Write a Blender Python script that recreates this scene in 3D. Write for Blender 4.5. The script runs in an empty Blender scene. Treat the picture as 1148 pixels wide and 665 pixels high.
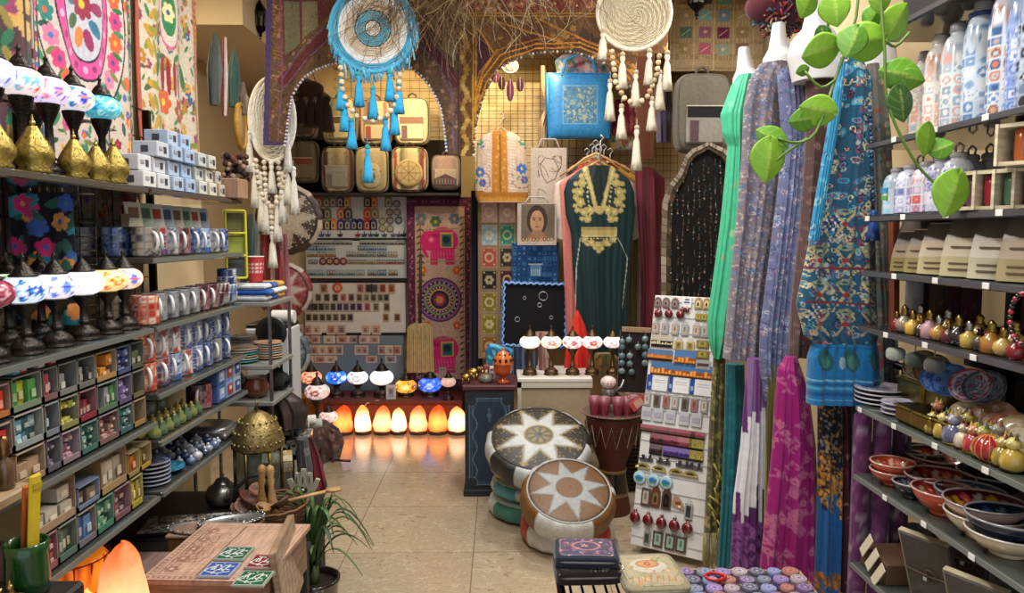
import bpy,math,random
import numpy as np
from mathutils import Vector,Matrix,Euler

SC=bpy.context.scene
COL=SC.collection
PI=math.pi
RN=random.Random(11)
NP=np.random.RandomState(5)
ORD=['first','second','third','fourth','fifth','sixth','seventh','eighth','ninth','tenth','eleventh','twelfth','thirteenth','fourteenth','fifteenth','sixteenth']

# ------------------------------------------------------------------ camera
FPX=830.0
CAM=Vector((0,0,1.55))
ROT=Euler((math.radians(90-4.72),0,math.radians(-0.97)),'XYZ')
RM=ROT.to_matrix()

def ray(px,py):
 return RM@Vector(((px-574)/FPX,-(py-332.5)/FPX,-1))
def at(px,py,Y):
 d=ray(px,py);return CAM+d*(Y/d.y)
def ax(px,py,X):
 d=ray(px,py);return CAM+d*(X/d.x)
def az(px,py,Z):
 d=ray(px,py);return CAM+d*((Z-CAM.z)/d.z)
def yx(px,X,py=400):
 return ax(px,py,X).y

cd=bpy.data.cameras.new('camera')
cd.sensor_width=36;cd.lens=FPX/1148*36;cd.clip_start=.05
cam=bpy.data.objects.new('camera',cd);COL.objects.link(cam)
cam.location=CAM;cam.rotation_euler=ROT
SC.camera=cam

# ------------------------------------------------------------------ colour
def H(h):
 if not isinstance(h,str):return h
 h=h.lstrip('#');c=[int(h[i:i+2],16)/255 for i in(0,2,4)]
 return tuple(x/12.92 if x<=.04045 else((x+.055)/1.055)**2.4 for x in c)
def mixc(a,b,t):
 a,b=H(a),H(b);return tuple(a[i]*(1-t)+b[i]*t for i in range(3))

 # ------------------------------------------------------------------ materials (all procedural; base colour comes from the mesh's own dye/paint attribute)
MATS={}
def mat(name,rough=.6,metal=0,noise=0,nscale=20,bump=0,bscale=60,emit=0,trans=0,sheen=0,coat=0,stretch=(1,1,1),weave=0,spec=.5,sss=0):
 m=bpy.data.materials.new(name);m.use_nodes=True;nt=m.node_tree;N=nt.nodes;L=nt.links
 b=N['Principled BSDF']
 a=N.new('ShaderNodeAttribute');a.attribute_name='Col'
 col=a.outputs['Color']
 tc=N.new('ShaderNodeTexCoord');mp=N.new('ShaderNodeMapping');mp.inputs['Scale'].default_value=stretch
 L.new(tc.outputs['Object'],mp.inputs['Vector'])
 if noise:
  n=N.new('ShaderNodeTexNoise');n.inputs['Scale'].default_value=nscale;n.inputs['Detail'].default_value=4
  L.new(mp.outputs[0],n.inputs['Vector'])
  r=N.new('ShaderNodeMapRange');r.inputs['To Min'].default_value=1-noise;r.inputs['To Max'].default_value=1+noise*.6
  r.inputs['From Min'].default_value=.3;r.inputs['From Max'].default_value=.7
  L.new(n.outputs['Fac'],r.inputs['Value'])
  v=N.new('ShaderNodeVectorMath');v.operation='SCALE'
  L.new(col,v.inputs[0]);L.new(r.outputs[0],v.inputs['Scale']);col=v.outputs[0]
 L.new(col,b.inputs['Base Color'])
 if bump or weave:
  bp=N.new('ShaderNodeBump');bp.inputs['Strength'].default_value=bump or weave;bp.inputs['Distance'].default_value=.004
  if weave:
   t=N.new('ShaderNodeTexWave');t.inputs['Scale'].default_value=120;t.inputs['Distortion'].default_value=1.5;o=t.outputs['Fac']
  else:
   t=N.new('ShaderNodeTexNoise');t.inputs['Scale'].default_value=bscale;t.inputs['Detail'].default_value=3;o=t.outputs['Fac']
  L.new(mp.outputs[0],t.inputs['Vector']);L.new(o,bp.inputs['Height']);L.new(bp.outputs[0],b.inputs['Normal'])
 b.inputs['Roughness'].default_value=rough;b.inputs['Metallic'].default_value=metal
 b.inputs['Specular IOR Level'].default_value=spec
 if emit:
  L.new(col,b.inputs['Emission Color']);b.inputs['Emission Strength'].default_value=emit
 if trans:b.inputs['Transmission Weight'].default_value=trans
 if sheen:b.inputs['Sheen Weight'].default_value=sheen
 if coat:b.inputs['Coat Weight'].default_value=coat
 if sss:
  b.inputs['Subsurface Weight'].default_value=sss;b.inputs['Subsurface Radius'].default_value=(.02,.01,.005)
 MATS[name]=m;return m

mat('cloth',.9,noise=.16,nscale=70,weave=.25,sheen=.2,spec=.2)
mat('silk',.5,noise=.1,nscale=40,weave=.1,sheen=.08,spec=.3)
mat('ceramic',.18,noise=.06,nscale=30,coat=.4)
mat('matte',.8,noise=.1,nscale=25,spec=.3)
mat('paper',.65,noise=.08,nscale=60,spec=.3)
mat('plastic',.35,noise=.05,nscale=15)
mat('leather',.45,noise=.15,nscale=45,bump=.35,bscale=90)
mat('wood',.55,noise=.35,nscale=14,stretch=(1,1,7),bump=.15,bscale=50)
mat('wood_flat',.55,noise=.3,nscale=14,stretch=(7,1,1),bump=.15,bscale=50)
mat('metal',.3,metal=1,noise=.25,nscale=40,bump=.2,bscale=120)
mat('chrome',.32,metal=.8,noise=.08,nscale=30)
mat('bronze',.38,metal=.85,noise=.4,nscale=60,bump=.5,bscale=150)
mat('shelf_glass',.12,noise=.05,nscale=5,coat=.5)
mat('glass',.03,trans=.92,noise=.03)
mat('glass_frosted',.35,trans=.6,noise=.05)
mat('lit_glass',.25,noise=.1,nscale=60,emit=.8)
mat('lit_glass_soft',.25,noise=.1,nscale=60,emit=.5)
mat('leaf',.5,noise=.18,nscale=18,spec=.5)
mat('aged_brass',.42,metal=.75,noise=.45,nscale=70,bump=.6,bscale=130)
mat('straw',.8,noise=.2,nscale=30)

# salt: opaque rock, an inner bulb's glow painted in as colour and emission gradient
def salt_mat(name,inner,outer,s,far=.11):
 m=bpy.data.materials.new(name);m.use_nodes=True;nt=m.node_tree;N=nt.nodes;L=nt.links
 b=N['Principled BSDF'];tc=N.new('ShaderNodeTexCoord')
 n=N.new('ShaderNodeTexNoise');n.inputs['Scale'].default_value=22;n.inputs['Detail'].default_value=5
 L.new(tc.outputs['Object'],n.inputs['Vector'])
 d=N.new('ShaderNodeVectorMath');d.operation='DISTANCE';d.inputs[1].default_value=(0,-.035,.07)
 L.new(tc.outputs['Object'],d.inputs[0])
 r=N.new('ShaderNodeMapRange');r.inputs['From Min'].default_value=.02;r.inputs['From Max'].default_value=far
 L.new(d.outputs['Value'],r.inputs['Value'])
 cr=N.new('ShaderNodeValToRGB');cr.color_ramp.elements[0].color=(*H(inner),1);cr.color_ramp.elements[1].color=(*H(outer),1)
 ad=N.new('ShaderNodeMath');ad.operation='MULTIPLY_ADD';ad.inputs[1].default_value=.35;ad.inputs[2].default_value=-.17
 L.new(n.outputs['Fac'],ad.inputs[0]);a2=N.new('ShaderNodeMath');L.new(r.outputs[0],a2.inputs[0]);L.new(ad.outputs[0],a2.inputs[1])
 L.new(a2.outputs[0],cr.inputs['Fac'])
 st=N.new('ShaderNodeMapRange');st.inputs['To Min'].default_value=s;st.inputs['To Max'].default_value=s*.4
 L.new(r.outputs[0],st.inputs['Value'])
 L.new(cr.outputs[0],b.inputs['Base Color']);L.new(cr.outputs[0],b.inputs['Emission Color']);L.new(st.outputs[0],b.inputs['Emission Strength'])
 b.inputs['Roughness'].default_value=.5
 bp=N.new('ShaderNodeBump');bp.inputs['Strength'].default_value=.5;bp.inputs['Distance'].default_value=.01
 L.new(n.outputs['Fac'],bp.inputs['Height']);L.new(bp.outputs[0],b.inputs['Normal'])
 MATS[name]=m
salt_mat('salt_big','ffd8a0','e85818',1.5,.19)
salt_mat('salt_orange','ffa850','e8420c',2.4)
salt_mat('salt_pink','ffd090','ee6a2c',2.5)
salt_mat('salt_white','ffeac8','ffa050',2.8)

# ------------------------------------------------------------------ canvas: dye / paint pattern of a surface
class C:
 def __init__(s,w,h,nx,base='ffffff'):
  s.w,s.h,s.nx=w,h,nx;s.ny=max(3,int(round(nx*h/w)))
  s.a=np.zeros((s.ny,s.nx,3));s.a[:]=H(base);s.k=np.ones((s.ny,s.nx),bool)
  xs=np.linspace(0,w,s.nx);ys=np.linspace(0,h,s.ny);s.X,s.Y=np.meshgrid(xs,ys)
 def win(s,x0,x1,y0,y1):
  i0=max(0,int(x0/s.w*(s.nx-1)));i1=min(s.nx,int(x1/s.w*(s.nx-1))+2)
  j0=max(0,int(y0/s.h*(s.ny-1)));j1=min(s.ny,int(y1/s.h*(s.ny-1))+2)
  return slice(j0,max(j0,j1)),slice(i0,max(i0,i1))
 def put(s,m,c):s.a[m]=H(c);return s
 def wput(s,w,m,c):s.a[w][m]=H(c);return s
 def ell(s,cx,cy,rx,ry,c,rot=0,hole=0):
  r=max(rx,ry);w=s.win(cx-r,cx+r,cy-r,cy+r);dx=s.X[w]-cx;dy=s.Y[w]-cy
  ca,sa=math.cos(rot),math.sin(rot);u=(dx*ca+dy*sa)/rx;v=(-dx*sa+dy*ca)/ry;q=u*u+v*v
  return s.wput(w,(q<1)&(q>=hole*hole),c)
 def disc(s,cx,cy,r,c,hole=0):return s.ell(cx,cy,r,r,c,0,hole)
 def rect(s,x0,y0,x1,y1,c):
  w=s.win(x0,x1,y0,y1);return s.wput(w,(s.X[w]>=x0)&(s.X[w]<=x1)&(s.Y[w]>=y0)&(s.Y[w]<=y1),c)
 def frame(s,x0,y0,x1,y1,t,c):
  s.rect(x0,y0,x1,y0+t,c);s.rect(x0,y1-t,x1,y1,c);s.rect(x0,y0,x0+t,y1,c);return s.rect(x1-t,y0,x1,y1,c)
 def inpoly(s,P,w=None):
  X,Y=(s.X,s.Y)if w is None else(s.X[w],s.Y[w]);m=np.zeros(X.shape,bool);n=len(P)
  for i in range(n):
   x0,y0=P[i];x1,y1=P[(i+1)%n]
   if y0==y1:continue
   m^=((Y>=min(y0,y1))&(Y<max(y0,y1))&(X<x0+(Y-y0)*(x1-x0)/(y1-y0)))
  return m
 def poly(s,P,c):
  w=s.win(min(p[0]for p in P),max(p[0]for p in P),min(p[1]for p in P),max(p[1]for p in P))
  return s.wput(w,s.inpoly(P,w),c)
 def line(s,P,t,c,closed=False):
  P=list(P)+([P[0]]if closed else[])
  for(x0,y0),(x1,y1)in zip(P,P[1:]):
   w=s.win(min(x0,x1)-t,max(x0,x1)+t,min(y0,y1)-t,max(y0,y1)+t)
   dx,dy=x1-x0,y1-y0;L2=dx*dx+dy*dy or 1e-9
   q=np.clip(((s.X[w]-x0)*dx+(s.Y[w]-y0)*dy)/L2,0,1)
   s.wput(w,(s.X[w]-x0-q*dx)**2+(s.Y[w]-y0-q*dy)**2<(t/2)**2,c)
  return s
 def flower(s,cx,cy,r,n,c,c2='ffe070',rot=0,fat=.42):
  for i in range(n):
   a=rot+2*PI*i/n;s.ell(cx+math.cos(a)*r*.55,cy+math.sin(a)*r*.55,r*.47,r*fat*min(1,4/n+.25),c,a)
  return s.disc(cx,cy,r*.28,c2)
 def leaf(s,cx,cy,L,c,rot=0):return s.ell(cx,cy,L/2,L/5,c,rot)
 def noise(s,amt,cell=1,rng=None):
  g=(rng or NP).rand(s.ny//cell+2,s.nx//cell+2)
  g=np.kron(g,np.ones((cell,cell)))[:s.ny,:s.nx,None]
  s.a*=(1+(g-.5)*2*amt);s.a=np.clip(s.a,0,1);return s
 def cut(s,m):s.k&=~m;return s

def stripes(w,h,nx,cols,n=None,vertical=True):
 c=C(w,h,nx,cols[0]);n=n or len(cols)
 q=((c.X/w if vertical else c.Y/h)*n*.999).astype(int)
 for i in range(n):c.put(q==i,cols[i%len(cols)])
 return c
def tiles(c,cell,pal,rng,x0=0,y0=0,x1=None,y1=None,grout=None):
 x1=x1 or c.w;y1=y1 or c.h
 ni=max(1,round((x1-x0)/cell));nj=max(1,round((y1-y0)/cell));cx=(x1-x0)/ni;cy=(y1-y0)/nj
 for j in range(nj):
  for i in range(ni):
   a,b,d=rng.choice(pal),rng.choice(pal),rng.choice(pal);X,Y=x0+(i+.5)*cx,y0+(j+.5)*cy;k=rng.randrange(5)
   c.rect(X-cx/2,Y-cy/2,X+cx/2,Y+cy/2,a)
   if k==0:c.poly([(X-cx/2,Y),(X,Y-cy/2),(X+cx/2,Y),(X,Y+cy/2)],b);c.disc(X,Y,cx*.2,d)
   elif k==1:c.disc(X,Y,cx*.45,b);c.disc(X,Y,cx*.26,d)
   elif k==2:c.flower(X,Y,cx*.48,4,b,d,PI/4)
   elif k==3:c.disc(X,Y,cx*.45,b,.6);c.disc(X,Y,cx*.14,d)
   else:c.flower(X,Y,cx*.5,8,b,d)
   if grout:c.frame(X-cx/2,Y-cy/2,X+cx/2,Y+cy/2,cx*.08,grout)
 return c
def paisley(c,pal,n,size,rng):
 for _ in range(n):
  x,y=rng.random()*c.w,rng.random()*c.h;a=rng.random()*PI;r=size*(.6+rng.random()*.7)
  p=[rng.choice(pal)for _ in range(4)]
  c.ell(x,y,r,r*.6,p[0],a);c.disc(x+math.cos(a)*r*.7,y+math.sin(a)*r*.7,r*.3,p[0])
  c.ell(x,y,r*.72,r*.42,p[1],a);c.ell(x,y,r*.5,r*.26,p[2],a);c.ell(x,y,r*.25,r*.12,p[3],a)
 return c
def scrolls(c,pal,n,size,t,rng):
 for _ in range(n):
  x,y=rng.random()*c.w,rng.random()*c.h;a0=rng.random()*2*PI;col=rng.choice(pal);sg=rng.choice((-1,1))
  P=[(x+math.cos(a0+sg*k*.5)*size*(1-k/12),y+math.sin(a0+sg*k*.5)*size*(1-k/12))for k in range(11)]
  c.line(P,t,col)
 return c
def florals(c,pal,leafc,n,size,rng):
 for _ in range(n):
  x,y=rng.random()*c.w,rng.random()*c.h;r=size*(.5+rng.random()*.8)
  if rng.random()<.45:c.leaf(x,y,r*2.2,rng.choice(leafc),rng.random()*PI)
  else:c.flower(x,y,r,rng.choice((5,6,8)),rng.choice(pal),rng.choice(pal),rng.random())
 return c
def squiggle(c,x0,y0,x1,y1,t,col,rng,n=5):
 for _ in range(n):
  x,y=x0+rng.random()*(x1-x0),y0+rng.random()*(y1-y0);a=rng.random()*6;P=[(x,y)]
  for k in range(7):
   a+=rng.uniform(.2,1.1);x=min(x1,max(x0,x+math.cos(a)*(x1-x0)*.17));y=min(y1,max(y0,y+math.sin(a)*(y1-y0)*.17));P.append((x,y))
  c.line(P,t,col)

  # ------------------------------------------------------------------ mesh collector
class M:
 def __init__(s):s.v=[];s.f=[];s.c=[];s.s=[];s.n=0
 def add(s,V,F,col,smooth=False,m=None):
  V=np.asarray(V,float).reshape(-1,3)
  if m is not None:
   A=np.array(m);V=V@A[:3,:3].T+A[:3,3]
  o=s.n;s.v.append(V);s.n+=len(V)
  arr=None
  if isinstance(col,np.ndarray):arr=col.reshape(-1,3)
  elif isinstance(col,list):per=[H(x)for x in col]
  else:per=None;c1=H(col)
  for i,f in enumerate(F):
   s.f.append([o+k for k in f]);s.s.append(smooth)
   if arr is not None:s.c.extend(arr[k]for k in f)
   elif per is not None:s.c.extend([per[i%len(per)]]*len(f))
   else:s.c.extend([c1]*len(f))
  return s
 def box(s,cx,cy,cz,sx,sy,sz,col,b=0,m=None):
  x,y,z=sx/2,sy/2,sz/2
  if not b:
   V=[(cx+i*x,cy+j*y,cz+k*z)for i in(-1,1)for j in(-1,1)for k in(-1,1)]
   return s.add(V,[(0,1,3,2),(4,6,7,5),(0,4,5,1),(2,3,7,6),(0,2,6,4),(1,5,7,3)],col,False,m)
  b=min(b,x*.9,y*.9,z*.9);V=[];F=[];idx={}
  for i in(-1,1):
   for j in(-1,1):
    for k in(-1,1):
     for a in range(3):
      d=[x-b,y-b,z-b];d[a]+=b;idx[(i,j,k,a)]=len(V)
      V.append((cx+i*d[0],cy+j*d[1],cz+k*d[2]))
  for i in(-1,1):
   F.append([idx[(i,j,k,0)]for j,k in((-1,-1),(1,-1),(1,1),(-1,1))][::i])
   F.append([idx[(j,i,k,1)]for j,k in((-1,-1),(1,-1),(1,1),(-1,1))][::-i])
   F.append([idx[(j,k,i,2)]for j,k in((-1,-1),(1,-1),(1,1),(-1,1))][::i])
  for i in(-1,1):
   for j in(-1,1):
    F.append([idx[(i,j,-1,0)],idx[(i,j,1,0)],idx[(i,j,1,1)],idx[(i,j,-1,1)]][::-i*j])
    F.append([idx[(i,-1,j,0)],idx[(i,1,j,0)],idx[(i,1,j,2)],idx[(i,-1,j,2)]][::i*j])
    F.append([idx[(-1,i,j,1)],idx[(1,i,j,1)],idx[(1,i,j,2)],idx[(-1,i,j,2)]][::-i*j])
    for k in(-1,1):F.append([idx[(i,j,k,a)]for a in range(3)][::i*j*k])
  return s.add(V,F,col,False,m)
 def grid(s,P,cols,wrap=False,smooth=True,keep=None,m=None,flip=False):
  """P: (ny,nx,3) points; cols: (ny,nx,3) or a colour"""
  ny,nx=P.shape[:2];F=[]
  for j in range(ny-1):
   for i in range(nx if wrap else nx-1):
    i2=(i+1)%nx
    if keep is not None and not(keep[j,i]and keep[j,i2]and keep[j+1,i]and keep[j+1,i2]):continue
    q=(j*nx+i,j*nx+i2,(j+1)*nx+i2,(j+1)*nx+i)
    F.append(q[::-1]if flip else q)
  return s.add(P.reshape(-1,3),F,cols.reshape(-1,3)if isinstance(cols,np.ndarray)else cols,smooth,m)
 def lathe(s,prof,col,n=20,m=None,smooth=True,cx=0,cy=0,cz=0,flute=0,nf=0,caps=True):
  """prof [(r,z)..] bottom to top; col: colour, list per ring, or C painted round it"""
  t=np.arange(n)*2*PI/n;ny=len(prof);r=np.array([p[0]for p in prof])[:,None];z=np.array([p[1]for p in prof])[:,None]
  rr=r*(1+flute*np.cos(nf*t)[None,:])if flute else r+0*t[None,:]
  P=np.stack([cx+rr*np.cos(t),cy+rr*np.sin(t),cz+z+0*t[None,:]],-1)
  if isinstance(col,list):
   cc=np.array([H(x)for x in col]);ci=np.minimum(np.arange(ny),len(cc)-1);K=np.repeat(cc[ci][:,None,:],n,1)
  elif isinstance(col,C):
   zz=(z[:,0]-z.min())/max(1e-6,np.ptp(z));K=col.a[np.clip((zz*(col.ny-1)).round().astype(int),0,col.ny-1)][:,(np.arange(n)/n*(col.nx-1)).astype(int)]
  else:K=col
  s.grid(P,K,True,smooth,m=m)
  if caps:
   for j,fl in((0,True),(ny-1,False)):
    if r[j,0]>1e-4:
     f=list(range(n));s.add(P[j],[f[::-1]if fl else f],tuple(K[j,0])if isinstance(K,np.ndarray)else K,False,m)
  return s
 def tube(s,pts,r,col,n=6,closed=False,m=None,caps=True):
  pts=[Vector(p)for p in pts];k=len(pts);rs=r if isinstance(r,(list,tuple))else[r]*k;V=[];up=None
  for i,p in enumerate(pts):
   a=pts[(i-1)%k]if(closed or i)else p;b=pts[(i+1)%k]if(closed or i<k-1)else p
   d=(b-a).normalized()if(b-a).length>1e-9 else Vector((0,0,1))
   if up is None:up=Vector((0,0,1))if abs(d.z)<.9 else Vector((1,0,0))
   x=d.cross(up);x=x.normalized()if x.length>1e-6 else d.orthogonal().normalized();up=x.cross(d).normalized()
   for q in range(n):
    t=2*PI*q/n;V.append(p+x*math.cos(t)*rs[i]+up*math.sin(t)*rs[i])
  F=[(i*n+q,i*n+(q+1)%n,((i+1)%k)*n+(q+1)%n,((i+1)%k)*n+q)for i in range(k if closed else k-1)for q in range(n)]
  if caps and not closed:F+=[list(range(n))[::-1],[(k-1)*n+q for q in range(n)]]
  return s.add([tuple(v)for v in V],F,col,True,m)
 def ball(s,c,r,col,n=10,m=None,e1=1,e2=1):
  """ellipsoid / superquadric; col colour or fn(P unit coords array)->colours"""
  r=(r,r,r)if not isinstance(r,(tuple,list))else r
  nv=max(4,n*2//3 if n<24 else n);ph=np.linspace(-PI/2,PI/2,nv);th=np.arange(n)*2*PI/n
  f=lambda w,e:np.sign(w)*np.abs(w)**e
  cp,sp=f(np.cos(ph),e1)[:,None],f(np.sin(ph),e1)[:,None];ct,st=f(np.cos(th),e2)[None],f(np.sin(th),e2)[None]
  U=np.stack([cp*ct,cp*st,sp+0*ct],-1)
  K=col(U)if callable(col)else col
  return s.grid(U*np.array(r)+np.array(c),K,True,True,m=m)
 def prism(s,P,d,col,side=None,m=None,y=0):
  """outline P in the xz plane (counter-clockwise seen from -y), front face at y, thickness d towards +y"""
  n=len(P);V=[(x,y,z)for x,z in P]+[(x,y+d,z)for x,z in P]
  s.add(V,[list(range(n))],col,False,m)
  return s.add(V,[list(range(n,2*n))[::-1]]+[(i,i+n,(i+1)%n+n,(i+1)%n)for i in range(n)],side or col,False,m)
 def card(s,w,h,d,canvas,m=None,x=0,z=0,y=0,side='d8d4cc'):
  """flat rectangle facing -y painted with a canvas, real thickness d"""
  s.box(x,y+d/2+.0002,z+h/2,w,d,h,side,0,m)
  X=x-w/2+canvas.X/canvas.w*w;Z=z+canvas.Y/canvas.h*h
  return s.grid(np.stack([X,0*X+y,Z],-1),canvas.a,False,False,canvas.k,m)

def mesh(name,m):
 me=bpy.data.meshes.new(name);V=np.concatenate(m.v)if m.v else np.zeros((0,3))
 me.from_pydata(V.tolist(),[],m.f)
 at_=me.color_attributes.new('Col','FLOAT_COLOR','CORNER')
 cc=np.ones((len(m.c),4),np.float32);cc[:,:3]=np.array(m.c,np.float32)if m.c else 0
 at_.data.foreach_set('color',cc.ravel());me.polygons.foreach_set('use_smooth',m.s);me.update();return me

def ob(name,m,mt,parent=None,loc=None,rot=None,label=None,solid=0):
 me=mesh(name,m)if isinstance(m,M)else m
 if not me.materials:me.materials.append(MATS[mt]if isinstance(mt,str)else mt)
 o=bpy.data.objects.new(name,me);COL.objects.link(o)
 if parent is not None:o.parent=parent
 if loc is not None:o.location=loc
 if rot is not None:o.rotation_euler=rot
 if label:o['label']=label
 if solid:
  sm=o.modifiers.new('thickness','SOLIDIFY');sm.thickness=solid;sm.offset=0
 return o
def tag(o,label,cat,group=None,kind=None):
 o['label']=label
 if cat:o['category']=cat
 if group:o['group']=group
 if kind:o['kind']=kind
 return o
def thing(name,label,cat,loc=(0,0,0),rz=0,group=None,rot=None):
 o=bpy.data.objects.new(name,None);COL.objects.link(o);o.empty_display_size=.05
 o.location=loc;o.rotation_euler=rot if rot is not None else(0,0,rz)
 return tag(o,label,cat,group)
def one(name,label,cat,m,mt,loc=(0,0,0),rz=0,group=None,rot=None,solid=0,kind=None):
 return tag(ob(name,m,mt,None,loc,rot if rot is not None else(0,0,rz),solid=solid),label,cat,group,kind)
def struct(name,m,mt,loc=(0,0,0)):
 o=ob(name,m,mt,None,loc);o['kind']='structure';return o
def dup(root,loc,rz=None,label=None,group=None,rot=None,scale=None):
 def cp(o,par):
  c=o.copy();COL.objects.link(c);c.parent=par
  for ch in[x for x in KIDS.get(o,[])]:cp(ch,c)
  return c
 if root not in KIDS:scan()
 r=cp(root,None);r.location=loc
 if rz is not None:r.rotation_euler=(0,0,rz)
 if rot is not None:r.rotation_euler=rot
 if scale:r.scale=(scale,)*3
 if label:r['label']=label
 if group:r['group']=group
 return r
KIDS={}
def scan():
 KIDS.clear()
 for o in COL.objects:
  KIDS.setdefault(o,[])
  if o.parent is not None:KIDS.setdefault(o.parent,[]).append(o)
def TR(x=0,y=0,z=0,rx=0,ry=0,rz=0,s=1):
 return Matrix.Translation((x,y,z))@Euler((rx,ry,rz)).to_matrix().to_4x4()@Matrix.Scale(s,4)
 # ================================================================== room
XL,XR,YB,ZC=-1.95,1.62,6.45,2.95
def node_floor():
 m=bpy.data.materials.new('floor_tile');m.use_nodes=True;N=m.node_tree.nodes;L=m.node_tree.links;b=N['Principled BSDF']
 tc=N.new('ShaderNodeTexCoord');mp=N.new('ShaderNodeMapping');L.new(tc.outputs['Object'],mp.inputs[0]);mp.inputs['Location'].default_value=(.13,.2,0)
 n1=N.new('ShaderNodeTexNoise');n1.inputs['Scale'].default_value=13;n1.inputs['Detail'].default_value=8;n1.inputs['Distortion'].default_value=1.6;n1.inputs['Roughness'].default_value=.7
 st=N.new('ShaderNodeMapping');st.inputs['Scale'].default_value=(1,1.7,1);L.new(tc.outputs['Object'],st.inputs[0]);L.new(st.outputs[0],n1.inputs[0])
 cr=N.new('ShaderNodeValToRGB');e=cr.color_ramp.elements
 e[0].position=.33;e[0].color=(*H('967a5e'),1);e[1].position=.5;e[1].color=(*H('b0a088'),1)
 for p,c in((.39,'a48c70'),(.44,'bcac92'),(.54,'a89274'),(.58,'cabfab'),(.64,'b4a286'),(.7,'9c8468')):
  q=e.new(p);q.color=(*H(c),1)
 L.new(n1.outputs['Fac'],cr.inputs[0])
 br=N.new('ShaderNodeTexBrick');br.offset=0;br.inputs['Scale'].default_value=1;br.inputs['Mortar Size'].default_value=.003
 br.inputs['Brick Width'].default_value=.62;br.inputs['Row Height'].default_value=.62;br.inputs['Color1'].default_value=(1,1,1,1);br.inputs['Color2'].default_value=(.9,
  .9,.9,1);br.inputs['Mortar'].default_value=(.5,.45,.38,1)
 L.new(mp.outputs[0],br.inputs[0])
 mx=N.new('ShaderNodeMix');mx.data_type='RGBA';mx.blend_type='MULTIPLY';mx.inputs[0].default_value=1
 L.new(cr.outputs[0],mx.inputs[6]);L.new(br.outputs[0],mx.inputs[7]);L.new(mx.outputs[2],b.inputs['Base Color'])
 b.inputs['Roughness'].default_value=.2;b.inputs['Coat Weight'].default_value=.6;b.inputs['Coat Roughness'].default_value=.12
 n2=N.new('ShaderNodeTexNoise');n2.inputs['Scale'].default_value=25;L.new(tc.outputs['Object'],n2.inputs[0])
 bp=N.new('ShaderNodeBump');bp.inputs['Strength'].default_value=.06;L.new(n2.outputs[0],bp.inputs['Height']);L.new(bp.outputs[0],b.inputs['Normal'])
 return m
def node_plaster(name,c1,c2):
 m=bpy.data.materials.new(name);m.use_nodes=True;N=m.node_tree.nodes;L=m.node_tree.links;b=N['Principled BSDF']
 tc=N.new('ShaderNodeTexCoord');n=N.new('ShaderNodeTexNoise');n.inputs['Scale'].default_value=3;n.inputs['Detail'].default_value=6;L.new(tc.outputs['Object'],
  n.inputs[0])
 cr=N.new('ShaderNodeValToRGB');cr.color_ramp.elements[0].color=(*H(c1),1);cr.color_ramp.elements[1].color=(*H(c2),1);L.new(n.outputs[0],cr.inputs[0]);L.new(cr.outputs[0],
  b.inputs['Base Color'])
 n2=N.new('ShaderNodeTexNoise');n2.inputs['Scale'].default_value=90;L.new(tc.outputs['Object'],n2.inputs[0])
 bp=N.new('ShaderNodeBump');bp.inputs['Strength'].default_value=.15;L.new(n2.outputs[0],bp.inputs['Height']);L.new(bp.outputs[0],b.inputs['Normal'])
 b.inputs['Roughness'].default_value=.85;return m
FL=node_floor();WL=node_plaster('plaster_cream','b09a74','c2ad88');CE=node_plaster('plaster_ceiling','d0bd98','d8c8a8')
struct('floor',M().box((XL+XR)/2,2.9,-.05,XR-XL+.2,7.4,.1,'ffffff'),FL)
struct('ceiling',M().box((XL+XR)/2,2.9,ZC+.05,XR-XL+.2,7.4,.1,'ffffff'),CE)
struct('wall_left',M().box(XL-.05,2.9,ZC/2,.1,7.4,ZC,'ffffff'),WL)
struct('wall_aisle',M().box(-1.36,1.25,ZC/2,.1,4.1,ZC,'ffffff'),WL)
struct('wall_right',M().box(XR+.05,2.9,ZC/2,.1,7.4,ZC,'ffffff'),WL)
struct('wall_back',M().box((XL+XR)/2,YB+.05,ZC/2,XR-XL,.1,ZC,'ffffff'),WL)
# stepped soffit of the ceiling over the left aisle
sf=M().box(-1.67,5.3,ZC-.13,.56,2.3,.26,'ffffff')
struct('trim_1',sf,CE)
# partition the right-hand displays hang on
struct('wall_partition',M().box(.715,5.72,1.35,1.81,.06,2.7,'ffffff'),WL)

def wire_grid(name,label,x0,x1,y,z0,z1,step=.055,col='5a554c',r=.0018,axis='x',g='wire display grids'):
 m=M();nx=int((x1-x0)/step);nz=int((z1-z0)/step)
 P=(lambda a,z:(a,y,z))if axis=='x' else(lambda a,z:(y,a,z))
 for i in range(nx+1):m.tube([P(x0+(x1-x0)*i/nx,z0),P(x0+(x1-x0)*i/nx,z1)],r,col,4)
 for i in range(nz+1):m.tube([P(x0,z0+(z1-z0)*i/nz),P(x1,z0+(z1-z0)*i/nz)],r,col,4)
 return one(name,label,'display grid',m,'metal',group=g)

 # ================================================================== light
W=bpy.data.worlds.new('world');SC.world=W;W.use_nodes=True
W.node_tree.nodes['Background'].inputs[0].default_value=(.78,.88,1,1);W.node_tree.nodes['Background'].inputs[1].default_value=1.1
def area(name,loc,size,power,col,rot=(0,0,0),sy=None):
 l=bpy.data.lights.new(name,'AREA');l.energy=power;l.color=col;l.size=size
 if sy:l.shape='RECTANGLE';l.size_y=sy
 o=bpy.data.objects.new(name,l);COL.objects.link(o);o.location=loc;o.rotation_euler=rot;return o
def ceiling_lamp(x,y,power,col,lab,size=.3):
 t=thing('ceiling_light',lab,'ceiling light',(x,y,ZC))
 m=M().lathe([(size*.55,-.03),(size*.6,-.03),(size*.6,0)],'e8e6e0',24,caps=False);m.lathe([(.001,-.004),(size*.58,-.004)],'e8e6e0',24,caps=False)
 ob('ring',m,'plastic',t)
 l=area('light',(x,y,ZC-.035),size,power,col);l.data.shape='DISK'
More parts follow.
